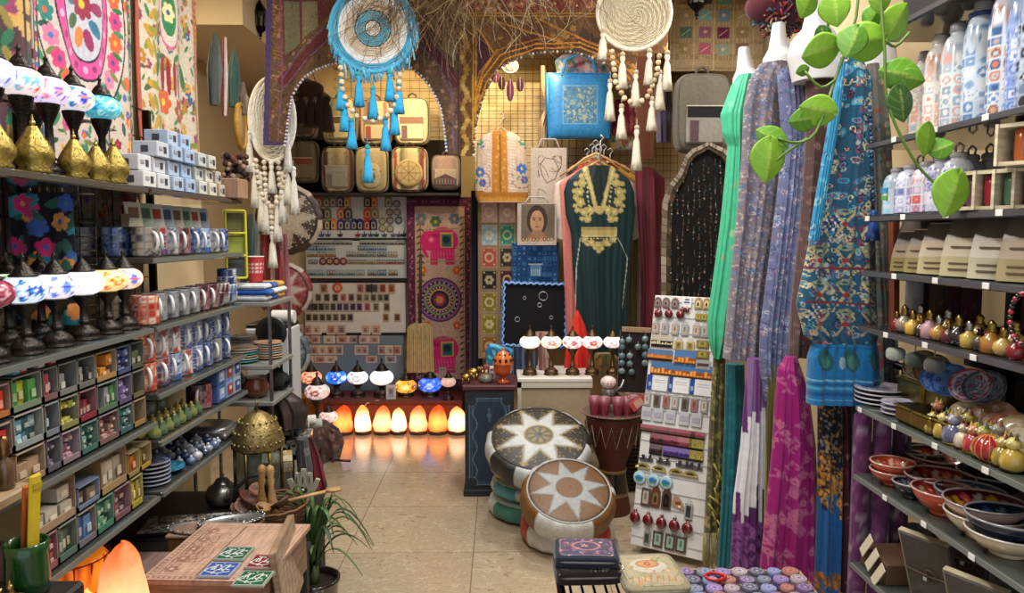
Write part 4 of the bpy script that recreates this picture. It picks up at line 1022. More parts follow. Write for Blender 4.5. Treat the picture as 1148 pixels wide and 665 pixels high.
def jboard():
 x,z,w,h=rect_at(563,318,634,388,5.1);t=thing('jewellery_board','black jewellery board in a bright blue wavy frame','display board',(x,5.1,z),0,rot=(-.12,
  .03,0))
 ob('panel',M().box(0,0,h/2,w,.02,h,'0c0c12',.002),'cloth',t);m=M();P=[]
 for(a,b,n)in(((-w/2,0),(-w/2,h),9),((-w/2,h),(w/2,h),10),((w/2,h),(w/2,0),9),((w/2,0),(-w/2,0),10)):
  for k in range(n*3):f=k/(n*3);P.append((a[0]+(b[0]-a[0])*f+(.007*math.sin(k*2.1)if a[0]==b[0]else 0),-.012,a[1]+(b[1]-a[1])*f+(.007*math.sin(k*2.1)if a[1]==b[1]else 0)))
 m.tube(P,.013,'3c70b8',6,closed=True);m.tube([(q[0]*.985,-.026,h/2+(q[2]-h/2)*.985)for q in P],.003,'a8c8e8',5,closed=True);ob('frame',m,'plastic',t)
 o=Vector((x,5.1,z))
 for i,(px,py,r,nm)in enumerate(((609,332,.03,'large silver bangle'),(605,342,.014,'round silver pendant under the bangle'),(580,358,.016,'small silver ring pendant, low on the left'),
  (588,334,.01,'tiny silver ring near the upper left'),(618,356,.011,'tiny silver ring low in the middle'))):
  q=at(px,py,5.03);one('bracelet' if not i else 'pendant',nm+' on the blue framed black board','jewellery',M().tube([(r*math.cos(a),0,r*math.sin(a))for a in np.arange(16)*PI/8],
   .0025,'b8bcc4',5,closed=True),'chrome',tuple(q))
jboard()
# things under and beside the board
c=PC(540,384,582,420,40,'2c78a8');florals(c,['48a0c8','1c5c90'],['6ac0d8'],40,3,rg)
garment('bag','crumpled turquoise plastic bag behind the orange pot','bag',[(386,548,556),(392,544,580),(420,546,582)],4.85,c,'silk',dep=.05,k=5)
garment('scarf','dark blue striped scarves hanging below the jewellery board','scarf',[(388,575,600),(420,575,602)],4.75,plain(570,384,606,424,['26344c',
 '5a6c88','1c2438','34486c'],n=12),dep=.03,k=6)
garment('scarf','pink and cream striped scarf fold between the counter lamps','scarf',[(372,600,616),(395,604,614),(420,602,626)],4.72,plain(596,368,630,
 424,['a88078','c8a898','7c5450'],n=9),dep=.03,k=5)
c=PC(655,392,700,425,40,'6c5a34');florals(c,['c86030','8c7840','4c6040'],['7c6a38'],50,3,rg)
garment('pouch','orange and olive fringed pouch behind the right-hand counter lamps','pouch',[(396,668,688),(402,660,694),(420,660,694)],4.72,c,dep=.04,
 k=6)

# counter and its lamps
a,b=at(580,424,4.45),at(664,424,4.45);cz=a.z;w=b.x-a.x
t=thing('display_counter','low beige display counter with a white worn top edge','counter',((a.x+b.x)/2,4.65,0))
ob('body',M().box(0,0,(cz-.02)/2,w-.02,.4,cz-.02,'a49278',.004),'matte',t);ob('worktop',M().box(0,0,cz-.01,w,.44,.025,'d8d4cc',.004),'plastic',t)
ob('front_frame',M().box(-w/2+.012,-.205,cz/2,.024,.02,cz-.03,'c8c0b0').box(0,-.205,cz-.04,w,.02,.035,'c8c0b0'),'plastic',t)
for i,(px,nm,pal,lt)in enumerate(((594,'plain white',['e0e0f0','c8d0e0'],'lit_glass'),(618,'cream with small red flowers',['d87060','f0d0a0'],'lit_glass'),
 (642,'pink lit',['f04850','ff90a0'],'lit_glass'),(664,'white with red dots',['c83838','e8c0c0'],'lit_glass'),(687,'white with a pink flower',['e87080',
 'f8d0d0'],'lit_glass'))):
 o=at(px,384,4.55);s=.064 if i<4 else .058
 mosaic_lamp(f'{nm} mosaic lamp on the beige counter, {ORD[i]} from the left',(o.x,4.55,cz+.003),s,'fff4ec',pal,['ring','flower','diamond','flower','ring'][i],
  lt,'5c4a34','mosaic lamps on the beige counter',stem=(o.z-cz-.62*s)/(1.75*s))
 # blue painted cabinet
a,b=at(519,432,4.3),at(578,432,4.3);kz=a.z;w=b.x-a.x;kx=(a.x+b.x)/2
t=thing('cabinet','dark blue painted cabinet with a maroon top and pale ornament on its door','cabinet',(kx,4.47,0))
ob('body',M().box(0,0,.03+(kz-.06)/2,w-.02,.34,kz-.06,'1a1c24',.004),'wood',t);ob('top',M().box(0,0,kz-.015,w+.01,.37,.03,'4a1c24',.006),'wood_flat',t);ob('plinth',
 M().box(0,0,.02,w,.35,.04,'17171c',.003),'wood',t)
c=C(w-.06,kz-.14,80,'14283e');W_,H_=c.w,c.h
c.frame(.006,.006,W_-.006,H_-.006,.004,'4a6478');c.frame(.02,.02,W_-.02,H_-.02,.003,'3a5468')
for x,y,sx,sy in((.02,.02,1,1),(W_-.02,.02,-1,1),(.02,H_-.02,1,-1),(W_-.02,H_-.02,-1,-1)):c.disc(x,y,.035,'0e1a28');c.disc(x,y,.035,'4a6478',.88)
for k in range(60):
 f=k/60;c.disc(W_*(.16+.05*math.sin(f*19)),H_*(.1+.8*f),.0035,'54707e');c.disc(W_*(.84-.05*math.sin(f*19)),H_*(.1+.8*f),.0035,'54707e')
for y,r in((.86,.012),(.8,.02),(.74,.01),(.5,.02),(.45,.03),(.4,.02)):c.ell(W_/2,H_*y,r*.6,r,'3c5468')
ob('door',M().card(W_,H_,.012,c,y=-.012,side='101824'),'wood_flat',t,(0,-.171,.07))
# things on the cabinet
def brass_elephant(lab,loc,s=.05):
 t=thing('figurine',lab,'figurine',loc);m=M().ball((0,0,s*1.1),(s,s*.6,s*.7),'a08448',16).ball((s,0,s*1.5),(s*.45,s*.4,s*.5),'a88c50',12)
 for x in(-.55,.55):
  for y in(-.3,.3):m.tube([(x*s,y*s,0),(x*s,y*s,s)],s*.2,'98783c',8)
 m.tube([(s*1.35,0,s*1.4),(s*1.6,0,s),(s*1.6,0,s*.5),(s*1.8,0,s*.35)],[s*.2,s*.15,s*.1,s*.07],'a88c50',7);m.ball((s*.85,s*.42,s*1.6),(s*.3,s*.06,s*.4),
  '90743c',8);m.ball((s*.85,-s*.42,s*1.6),(s*.3,s*.06,s*.4),'90743c',8);ob('body',m,'metal',t)
for i,(px,Y,s,nm)in enumerate(((514,4.36,.032,'small brass elephant figurine at the left corner of the blue cabinet'),(522,4.47,.04,'larger brass elephant figurine behind the small one on the cabinet'))):
 brass_elephant(nm,(at(px+12,425,Y).x-.02,Y,kz),s)
for i,(dx,cl,hh)in enumerate(((-.04,'b8a8a0',.07),(.0,'94403c',.085),(.035,'c8b8b0',.075))):
 one('greeting_card_pack',['small cream card pack','small red and white card pack','small white card pack'][i]+' standing on the blue cabinet','card pack',
  M().box(0,0,hh/2,.032,.05,hh,cl,.003).box(0,-.026,hh/2,.02,.003,hh*.7,'7c4844').box(0,-.028,hh*.6,.012,.002,hh*.2,'e0d0c0'),'paper',(kx-.02+dx,4.5,kz))
one('pebble_bowl','small grey round box on the blue cabinet in front of the card packs','box',M().lathe([(.03,0),(.042,.008),(.042,.03),(.03,.045),(.012,
 .05)],'6c6a60',20),'ceramic',(kx-.02,4.39,kz))
t=thing('incense_burner','orange ceramic pot with a pierced domed lid on the blue cabinet','pot',(at(564,430,4.38).x,4.38,kz))
ob('bowl',M().lathe([(.035,0),(.04,.006),(.02,.02),(.018,.035),(.045,.05),(.056,.075),(.058,.11),(.062,.115)],'b84c20',26),'ceramic',t)
c=C(6.28,1,60,'c4682c');[c.disc(k*.52+.2,.45,.1,'2c1408')for k in range(12)];[c.disc(k*.52+.45,.75,.06,'d8a860')for k in range(12)]
ob('lid',M().lathe([(.058,.115),(.056,.14),(.046,.165),(.03,.182),(.012,.19),(.008,.2),(.012,.206),(.001,.212)],c,40),'ceramic',t)
m=M();[m.ball((.056*math.cos(a),.056*math.sin(a),.138),(.009,.009,.011),'1c0e08',8)for a in np.arange(10)*PI/5];[m.ball((.04*math.cos(a+.3),.04*math.sin(a+.3),
 .168),(.007,.007,.008),'1c0e08',8)for a in np.arange(8)*PI/4];ob('pierced_holes',m,'matte',t)

# ------------------------------------------------------------------ leather poufs
def pouf_m(R_,h,top,side,n=96):
 """top(th, r01)->colour, side(th)->colour"""
 prof=[(.001,h)]+[(R_*.86*i/26,h-.002-.018*(i/26)**3)for i in range(1,27)]
 sd=[(R_*.86+R_*.14*math.sin(a),h/2+(h/2-.02)*math.cos(a)**.8 if a<PI/2 else h/2-(h/2-.01)*abs(math.cos(a))**.8)for a in np.linspace(.25,PI-.15,12)]
 prof=(prof+sd+[(R_*.7,0),(.001,0)]);nt=27;t=np.arange(n)*2*PI/n
 P=np.zeros((len(prof),n,3));K=np.zeros((len(prof),n,3))
 for j,(r,z)in enumerate(prof):
  ru=1+(.012*np.sin(t*16)if j>=nt else 0*t);P[j,:,0]=r*ru*np.cos(t);P[j,:,1]=r*ru*np.sin(t);P[j,:,2]=z
  for i in range(n):K[j,i]=H(top(t[i],r/(R_*.86)))if j<nt else H(side(t[i],(j-nt)/12))
 m=M();m.grid(P[::-1],K[::-1],True);return m
def star(th,r,arm,tri,cen,orn,n=8,r0=.36,r1=.97,cen_r=.34):
 if r<cen_r:
  return orn if(abs(r-cen_r*.9)<.02 or(int(th/(PI/8))%2==0 and cen_r*.3<r<cen_r*.75))else cen
 a=(th%(2*PI/n))/(2*PI/n);d=abs(a-.5)*2 # 0 at arm axis, 1 midway
 # star edge: straight line from (r1, 0) to (r0*1.25, 1)
 ri=r0*1.3;A=PI/n;x=r*math.cos(d*A);y=r*math.sin(d*A);bx,by=ri*math.cos(A),ri*math.sin(A)
 cr=(bx-r1)*(y)-(by)*(x-r1)
 inside=cr>0
 if abs(cr)<.016:return orn if not inside else mixc(arm,'404040',.5)
 if inside:return arm
 dd=1-d
 if r>.96:return '1a1814'
 return orn if(math.sin(r*60)*math.cos(d*14)>.5 and r>.55 and dd>.25)else tri
def pouf(label,loc,R_,h,top,side,rot=(0,0,0),group='leather poufs'):
 t=thing('pouf',label,'pouf',loc,0,group,rot)
 ob('leather_cover',pouf_m(R_,h,top,side,192),'leather',t)
 m=M();m.tube([(R_*.868*math.cos(a),R_*.868*math.sin(a),h-.02)for a in np.arange(48)*PI/24],.005,mixc(side(.1,.5),'302820',.3),6,closed=True);ob('piping',
  m,'leather',t)
 return t
alt=lambda a,b,n=8,ph=0:(lambda th,v:a if int((th+ph)/(2*PI/n))%2 else b)
plainc=lambda q:(lambda th,r:q)
o1=az(601,574,.0)
sx_,sy_=at(600,560,4.0).x,4.05
pouf('green and white leather pouf at the bottom of the rear stack',(sx_,sy_,0),.26,.118,plainc('c8c8c0'),alt('3c7468','bcc0bc',8,.3))
pouf('teal and white leather pouf in the middle of the rear stack',(sx_+.005,sy_,.118),.25,.1,plainc('c8c8c0'),alt('4a94a0','b8bcb8',8,.5))
pouf('yellow leather pouf under the black and white star pouf',(sx_-.01,sy_,.218),.235,.09,plainc('b8a838'),alt('a89c28','b4aa40',8,.2))
def gold_tri(th,r):return star(th,r,'b0b4b4','26221a','4c4e46','84703c')
def bw(th,v):return('b0b4b4' if int((th+.2)/(2*PI/10))%2 else '242220')
c0=at(604,487,3.86)
rx=math.radians(25);hh=.17;nrm=Vector((0,-math.sin(rx),math.cos(rx)))
L_=c0-nrm*hh
pouf('white leather star pouf with black and gold panels tilted on the rear stack',tuple(L_),.285,hh,gold_tri,bw,rot=(rx,0,0))
fx,fy=at(637,600,3.62).x,3.66
pouf('red and white leather pouf under the brown star pouf',(fx,fy,0),.24,.145,plainc('c0bcb4'),alt('a83028','c4bfb8',6,.55))
def brown_top(th,r):return star(th+.2,r,'8c9090','66431a','603c16','5c3c18',cen_r=.33)if r>.3 else '68441a'
c1=at(638,546,3.5);rx=math.radians(28);hh=.17;nrm=Vector((.03,-math.sin(rx),math.cos(rx)))
L_=c1-nrm*hh
pouf('tan brown leather star pouf with silver arms leaning forward on the red pouf',tuple(L_),.235,hh,brown_top,alt('6c481e','b8b8b4',5,1.1),rot=(rx,.04,
 0))

# ------------------------------------------------------------------ drum table with tray and red glasses
dz=at(687,461,4.05).z;dx=at(687,461,4.05).x;t=thing('drum','dark red goblet drum with a gold motif standing upright as a small table','drum',(dx,4.05,0))
c=C(6.28,2,90,'4a1810');
for k in range(12):c.line([(k*.52,0),(k*.52,2)],.03,'6c2c1c')
hz=dz-.02;ob('shell',M().lathe([(.1,0),(.105,.02),(.085,hz*.25),(.07,hz*.42),(.075,hz*.5),(.12,hz*.72),(.145,hz*.92),(.15,hz)],c,40),'wood',t)
c=C(6.28,1,120,'15120e');
for k in range(6):x=k*1.05+.3;c.line([(x-.4,.5),(x-.15,.3),(x+.1,.65),(x+.4,.45)],.06,'9a7c38');c.disc(x,.75,.07,'9a7c38')
c.rect(0,0,6.28,.08,'8a7038');c.rect(0,.92,6.28,1,'8a7038')
ob('painted_band',M().lathe([(.09,hz*.18),(.094,hz*.24),(.08,hz*.42),(.083,hz*.45)],c,60),'ceramic',t)
ob('rope',M().tube([(.152*math.cos(a),.152*math.sin(a),hz*(.93 if i%2 else .72))for i,a in enumerate(np.arange(32)*PI/16)],.004,'7c6a50',5,closed=True),
 'cloth',t)
t=thing('tray','round beaded metal tray on top of the drum','tray',(dx,4.05,hz))
ob('plate',M().lathe([(.12,0),(.15,.004),(.172,.014),(.176,.02),(.168,.018),(.14,.01),(.001,.01)],'9a8f88',40),'chrome',t)
m=M();beads_m(m,[(.175*math.cos(a),.175*math.sin(a),.02)for a in np.arange(41)*PI/20],.005,'8c5c50',1.1);ob('bead_rim',m,'ceramic',t)
t0=thing('tea_glass','x','glass',(0,0,0),0,'ruby red tea glasses on the drum tray')
c=C(6.28,2,60,'981c3c');[c.flower(k*.785+.4,1.1,.3,6,'c05070','d88098')for k in range(8)];c.rect(0,1.85,6.28,2,'c87888')
ob('cup',M().lathe([(.001,.004),(.024,0),(.026,.01),(.03,.05),(.036,.095),(.034,.095),(.027,.04),(.001,.012)][1:-1],c,24),'glass_frosted',t0)
ob('foot',M().lathe([(.024,-.004),(.025,0),(.024,.003)],'7c1830',20),'ceramic',t0)
scan()
GL=[(-.105,-.03,'leftmost at the tray edge'),(-.055,-.05,'second from the left'),(.02,-.06,'just right of the silver stem'),(.07,-.05,'second from the right'),
 (.11,-.01,'rightmost and set back'),(-.01,.06,'hidden furthest back')]
for i,(x,y,nm)in enumerate(GL[:5]):
 L_=(dx+x,4.05+y,hz+.014);lb='ruby red tea glass on the drum tray, '+nm
 if i==0:t0.location=L_;t0['label']=lb
 else:dup(t0,L_,i*.7,lb)
t=thing('teapot','small silver teapot with an ornate white and pink globe lid among the red glasses','teapot',(dx-.02,4.09,hz+.01))
ob('stem',M().lathe([(.03,0),(.035,.01),(.015,.03),(.012,.06),(.03,.09),(.04,.11),(.035,.13)],'a8a8a8',20),'chrome',t)
c=C(6.28,2,60,'d8c4c0');[c.flower(k*1.05+.4,1,.4,5,'a83848','f0e0e0')for k in range(6)];ob('globe',M().ball((0,0,.165),(.045,.045,.035),'d8ccc8',20).lathe([(.02,
 .13),(.04,.145),(.045,.165),(.04,.185),(.02,.198)],c,40),'ceramic',t)
ob('spout',M().tube([(.035,-.01,.12),(.07,-.01,.14),(.085,-.01,.18)],[.01,.007,.005],'a8a8a8',7),'chrome',t)
o=at(733,452,4.1);one('price_tag','small red and cream folded card leaning above the tray','card',M().box(0,0,0,.1,.006,.055,'b84844',.002,TR(0,0,0,ry=-.6)).box(-.0,
 -.004,0,.05,.003,.04,'c8a090',0,TR(0,0,0,ry=-.6)),'paper',tuple(at(716,452,3.97)))
# dark ribbed cabinet behind
a=at(700,445,4.35);t=thing('wicker_cabinet','dark brown ribbed wicker cabinet behind the drum','cabinet',(a.x+.14,4.5,0))
ob('body',M().box(0,0,.28,.34,.26,.56,'1c1410',.005),'wood',t);m=M();[m.tube([(-.17,-.135,.03+k*.024),(.17,-.135,.03+k*.024)],.009,'2c2018',6)for k in range(22)];ob('ribs',
 m,'straw',t)
one('wicker_tray','pale wooden tray lying on the dark ribbed cabinet','tray',M().box(0,0,.012,.3,.2,.024,'6a5448',.004).box(0,0,.028,.24,.14,.01,'8c7460',
 .003),'wood_flat',(a.x+.14,4.47,.56))
# turquoise stone board
x,z,w,h=rect_at(692,371,728,440,4.25);t=thing('pendant_board','dark board of round blue-grey stone pendants beside the counter lamps','display board',(x,
 4.25,z),0,rot=(-.05,.05,0))
ob('panel',M().box(0,0,h/2,w,.015,h,'241c1e',.002),'cloth',t);ob('header',M().box(0,-.006,h+.005,w*.9,.02,.03,'9a7c60',.003),'wood_flat',t)
for i,(px,py)in enumerate(((697,383),(705,381),(697,389),(697,399),(706,399),(697,407),(706,408),(697,416),(708,417),(715,389),(723,380),(723,389),(723,
 398),(723,407))):
 q=at(px,py,4.225);m=M().lathe([(.018,0),(.019,.006),(.012,.012),(.001,.014)],['5c7478','6c8488','4c6870'][i%3],16,TR(0,0,0,rx=PI/2));m.tube([(0,-.002,
  .018),(.004,-.004,.024),(0,-.002,.03)],.0015,'a8a8a8',4)
 one('stone_pendant',f'round blue-grey stone pendant on the dark board, {ORD[i]} counting down {"the left half" if i < 9 else "then the right side"}','pendant',
  m,'ceramic',tuple(q),group='stone pendants on the dark board')
 # ------------------------------------------------------------------ white rack of magnets and key rings
RB=at(706,610,3.5);RB.z=max(RB.z,.03)
ru=Vector((.835,-.55,0)).normalized();_l=math.radians(13)
rv=Vector((-ru.y*math.sin(_l),ru.x*math.sin(_l),math.cos(_l)));rn=rv.cross(ru).normalized()
rn=-rn if rn.y>0 else rn
def _onp(px,py):
 d=ray(px,py);return CAM+d*((RB-CAM).dot(rn)/d.dot(rn))
RW,RH=(_onp(787,630)-RB).dot(ru),(_onp(737,331)-RB).dot(rv)
RMAT=Matrix((ru,-rn,rv)).transposed() # local x along width, y away from the viewer, z up the board
t=thing('key_ring_rack','white upright rack board covered with magnets and key rings, beside the hanging dresses','display rack',tuple(RB));t.rotation_euler=RMAT.to_euler()
RW2=RW
ob('panel',M().box(RW/2,.012,RH/2,RW,.02,RH,'cfcfcf',.003),'plastic',t)
m=M();m.box(RW/2,.06,.02,RW*.9,.1,.03,'a8a8a8',.004);ob('foot',m,'plastic',t)
m=M()
for k in range(16):m.box(RW/2,-.001,RH*(k+.6)/16,RW*.98,.004,.004,'b4b4b8')
ob('rail',m,'plastic',t)
def rack_at(px,py):
 d=ray(px,py);k=(RB-CAM).dot(rn)/d.dot(rn);return CAM+d*k+rn*.004
def onrack(px,py,m,label,name='key_ring',mt='ceramic',cat='key ring',grp='key rings on the white rack'):
 o=one(name,label,cat,m,mt,tuple(rack_at(px,py)),group=grp);o.rotation_euler=RMAT.to_euler();return o
S=3.9/FPX
def k_land(w,h,base,sky,hi,seed):
 r=random.Random(seed);c=C(w,h,26,sky);c.rect(0,0,w,h*.55,base);c.rect(0,0,w,h*.2,'1c1814')
 for i in range(6):x=w*(i+.5)/6;y=h*r.uniform(.3,.62);c.rect(x-w*.06,h*.25,x+w*.06,y,hi)
 return M().card(w,h,.004,c,y=-.004,z=-h/2)
def k_charm(w,h,body,inner,ring='9a9a9c'):
 m=M().box(0,-.003,-h*.1,w,.005,h*.8,body,.002).box(0,-.0065,-h*.1,w*.6,.002,h*.55,inner).box(0,-.008,-h*.05,w*.25,.002,h*.3,mixc(inner,'202020',.6))
 return m.tube([(w*.25*math.cos(a),-.003,h*.38+w*.25*math.sin(a))for a in np.arange(10)*PI/5],.0012,ring,4,closed=True)
def k_fruit(r,col='5c0a14'):
 m=M().ball((0,-r*.6,0),(r,r*.6,r),col,12)
 m.lathe([(r*.25,0),(r*.35,r*.5),(r*.2,r*.3)],col,7,TR(0,-r*.6,r*.8));return m.tube([(0,-.003,r*1.1),(0,-.003,r*1.7)],.0012,'8c8c8c',4)
def k_arch(w,h,col,c2):
 P=[(-w/2,-h/2),(w/2,-h/2),(w/2,h*.1)]+[(w/2*math.cos(a),h*.1+h*.4*math.sin(a))for a in np.arange(1,6)*PI/6]+[(-w/2,h*.1)]
 return M().prism(P,.005,col,y=-.005).prism([(x*.6,z*.6-h*.06)for x,z in P],.002,c2,y=-.007).prism([(x*.25,z*.3-h*.1)for x,z in P],.002,'2c2824',y=-.0085)
def R1(z):return 695+z/4.292
def R1y(z):return 325+z/4.292
def R2(z):return 690+z/4.155
def R2y(z):return 470+z/4.155
def rr(xs,y,fx,fy,mk,lab,row,**kw):
 for i,x in enumerate(xs):onrack(fx(x),fy(y+(x-xs[0])*(fy(y)-264)/1450),mk(i),f'{lab}, {ORD[i]} from left, {row} of white rack',**{k:v for k,v in kw.items()if k!='sl'})
MG=dict(name='fridge_magnet',cat='magnet',grp='magnets on the white rack')
rr([185,225,268],60,R1,R1y,lambda i:k_arch(8*S,11*S,'6c5c5c','8c7c78'),'grey arched magnet','top row',**MG)
onrack(R1(325),R1y(62),M().box(0,-.002,0,10*S,.004,11*S,'d8d8dc').box(0,-.0045,0,6*S,.002,1.4*S,'34486c').box(0,-.0045,3*S,5*S,.002,1.2*S,'34486c'),'small white price card in the top row of the rack',
 'price_card','paper','card','cards on the white rack')
rr([380,420],65,R1,R1y,lambda i:k_arch(8*S,12*S,'a08c60','d0c090'),'gold rimmed arched magnet','top row',**MG)
rr([190,240,295],115,R1,R1y,lambda i:k_fruit(4.6*S),'dark red pomegranate key ring','second row')
rr([304,326],98,R1,R1y,lambda i:k_fruit(2.6*S),'tiny red cherry key ring','second row')
rr([380,408],128,R1,R1y,lambda i:k_charm(7*S,9*S,'8c7c3c','a89848'),'gold plaque key ring','second row')
rr([175,220,268,315,370,410],178,R1,R1y,lambda i:k_charm(8*S,15*S,'9c9a98',['c0a898','a8a4a0'][i%2]),'tall silver plaque key ring','third row')
rr([180,230],245,R1,R1y,lambda i:k_land(12*S,13*S,'2c2824','b8b0a0','d8c8a0',3+i),'black and white pattern magnet','fourth row',**MG)
rr([285,340],262,R1,R1y,lambda i:k_charm(9*S,12*S,'b8a468','8c7a44'),'gold plaque key ring','fourth row')
rr([398,402,400],258,R1,R1y,lambda i:k_charm(12*S,10*S,'7c6c34','a09048'),'wide gold plaque key ring','fourth row')if 0 else None
for i,y in enumerate((258,308)):onrack(R1(400),R1y(y),k_charm(13*S,10*S,'7c6c34','a09048'),['upper','lower'][i]+' wide gold plaque key ring at the right edge of the rack')
onrack(R1(402),R1y(362),M().box(0,-.002,0,15*S,.004,9*S,'c8c8cc').box(0,-.0045,0,12*S,.002,3*S,'5c5458'),'small silver lettered magnet under the gold plaques',
 **MG,mt='chrome')
rr([165,225],312,R1,R1y,lambda i:k_land(14*S,12*S,'a0582c','54749c','d8883c',11+i),'orange town and blue sky magnet','fifth row',**MG)
onrack(R1(315),R1y(330),k_land(23*S,17*S,'8c4c24','4c74a8','e09038',14),'large orange town magnet, alone in the fifth row of the rack',**MG)
rr([200,303,405],384,R1,R1y,lambda i:k_land(23*S,16*S,'8c4c24','4870a0','e89840',20+i),'large orange town at dusk magnet','sixth row',**MG)
def k_card(i):
 c=C(24,16,40,'d4d6da');c.rect(0,0,6,16,'20408c');c.rect(2,4,4.5,8,'8ca0d0')
 for y in(11,8.5):c.line([(9,y),(20,y)],.8,'8c8c94')
 return M().card(24.5*S,16*S,.004,c,y=-.004,z=-8*S)
rr([185,285,390],448,R1,R1y,k_card,'white card with a blue tab','seventh row',name='souvenir_card',mt='paper',cat='card',grp='cards on the white rack')
rr([135,180,225,268,315,360,408],520,R1,R1y,lambda i:k_charm(7.5*S,17*S,['8c8c90','6c645c','8c7474'][i%3],['c0b0a8','4c4440','9a5c58'][i%3]),'silver framed key ring',
 'eighth row',mt='plastic')
rr([130,185,245,310,370],595,R1,R1y,lambda i:M().box(0,-.003,0,11*S,.005,14*S,'b0b0b6',.002).box(0,-.0065,0,8*S,.002,5*S,'9a9aa8').tube([(-3*S,-.003,6*S),
 (0,-.003,8*S),(3*S,-.003,6*S)],.0012,'6c7c90',4),'clear packet key ring','ninth row',mt='plastic')
S*=.84
rr([150,215,275,340,385],42,R2,R2y,lambda i:k_land(18*S,9*S,'4a5238','a05c6c','7c3848',30+i),'flat pink and green magnet','tenth row',sl=.12,**MG)
rr([195,260,325,378],92,R2,R2y,lambda i:k_land(18*S,13*S,['5c2c38','6c2c3c','7c4048','7c7438'][i],['8c5c68','9c5c6c','a87078','94884c'][i],['2c1c24','3c1c28',
 '5c3038','a89c50'][i],40+i),'dark rose magnet','eleventh row',sl=.14,**MG)
rr([190,255,316,378],142,R2,R2y,lambda i:k_land(17*S,13*S,['3c3034','4c3878','503c80','7c7438'][i],['6c5c5c','7c68a8','7c68a8','94884c'][i],['1c1818','2c2454',
 '2c2454','a89c50'][i],50+i),'violet toned magnet','twelfth row',sl=.16,**MG)
rr([145,225,316,372],186,R2,R2y,lambda i:M().box(0,-.003,0,18*S,.005,5*S,'7c7880',.002).box(-4*S,-.004,2*S,4*S,.004,7*S,'5c5860',.001).box(5*S,-.004,2*S,
 3*S,.004,8*S,'5c5860',.001),'small pewter lettered magnet','thirteenth row',sl=.2,**{**MG,'mt':'chrome'})
def k_bridge(i):
 m=M().prism([(9*S*math.cos(a),5*S*math.sin(a))for a in np.arange(9)*PI/8],.006,'8c7c48',y=-.006);return m.prism([(5*S*math.cos(a),3*S*math.sin(a))for a in np.arange(9)*PI/8],
  .002,'3c3828',y=-.008).box(0,-.004,-1*S,19*S,.006,2.4*S,'a09058',.001)
rr([130,205,285,352],222,R2,R2y,k_bridge,'gold bridge shaped magnet','fourteenth row',sl=.25,**MG)
def k_fish(i):
 m=M().lathe([(8*S,0),(8.4*S,.004),(7*S,.008),(.001,.009)],'9cb8c0',18,TR(0,0,0,rx=PI/2));m.ball((0,-.008,0),(5.5*S,.004,3.6*S),'2c68a0',12);return m.box(0,
  -.011,-2.6*S,8*S,.003,1.6*S,'3c8c58')
rr([115,178,238],272,R2,R2y,k_fish,'rounded blue sea view magnet','fifteenth row',sl=.3,**MG)
rr([145,190,240],352,R2,R2y,lambda i:k_arch(12*S,26*S,['54443c','5c3c2c','4c3c30'][i],['a09888','7c5c3c','1c1814'][i])if i else k_charm(12*S,28*S,'54443c',
 'b0a498'),'tall brown doorway magnet','sixteenth row',sl=.15,**MG)
onrack(R2(295),R2y(390),M().prism([(-8*S,-4*S),(8*S,-8*S),(6*S,0),(0,7*S),(-6*S,8*S)],.006,'a08068',y=-.006).box(0,-.008,0,6*S,.003,3*S,'6c3c30').box(2*S,
 -.008,-4*S,4*S,.003,3*S,'d8c0a0'),'cream and red fan shaped magnet',**MG)
onrack(R2(343),R2y(420),k_charm(10*S,24*S,'9a9c9c','3c4448'),'tall silver and black key ring right of the fan magnet')
rr([98,158,220,280,340],455,R2,R2y,lambda i:k_fruit(7*S,'5c0a14'),'large red pomegranate key ring','lowest fruit row',sl=.27)
onrack(R2(150),R2y(545),k_charm(9*S,20*S,'8c8c88','4c5048'),'small silver framed key ring at the bottom left of the rack')
rr([200,257,308],550,R2,R2y,lambda i:k_charm(13*S,24*S,'54443c','8ca89c'),'brown framed pale green key ring','bottom row',sl=.2)

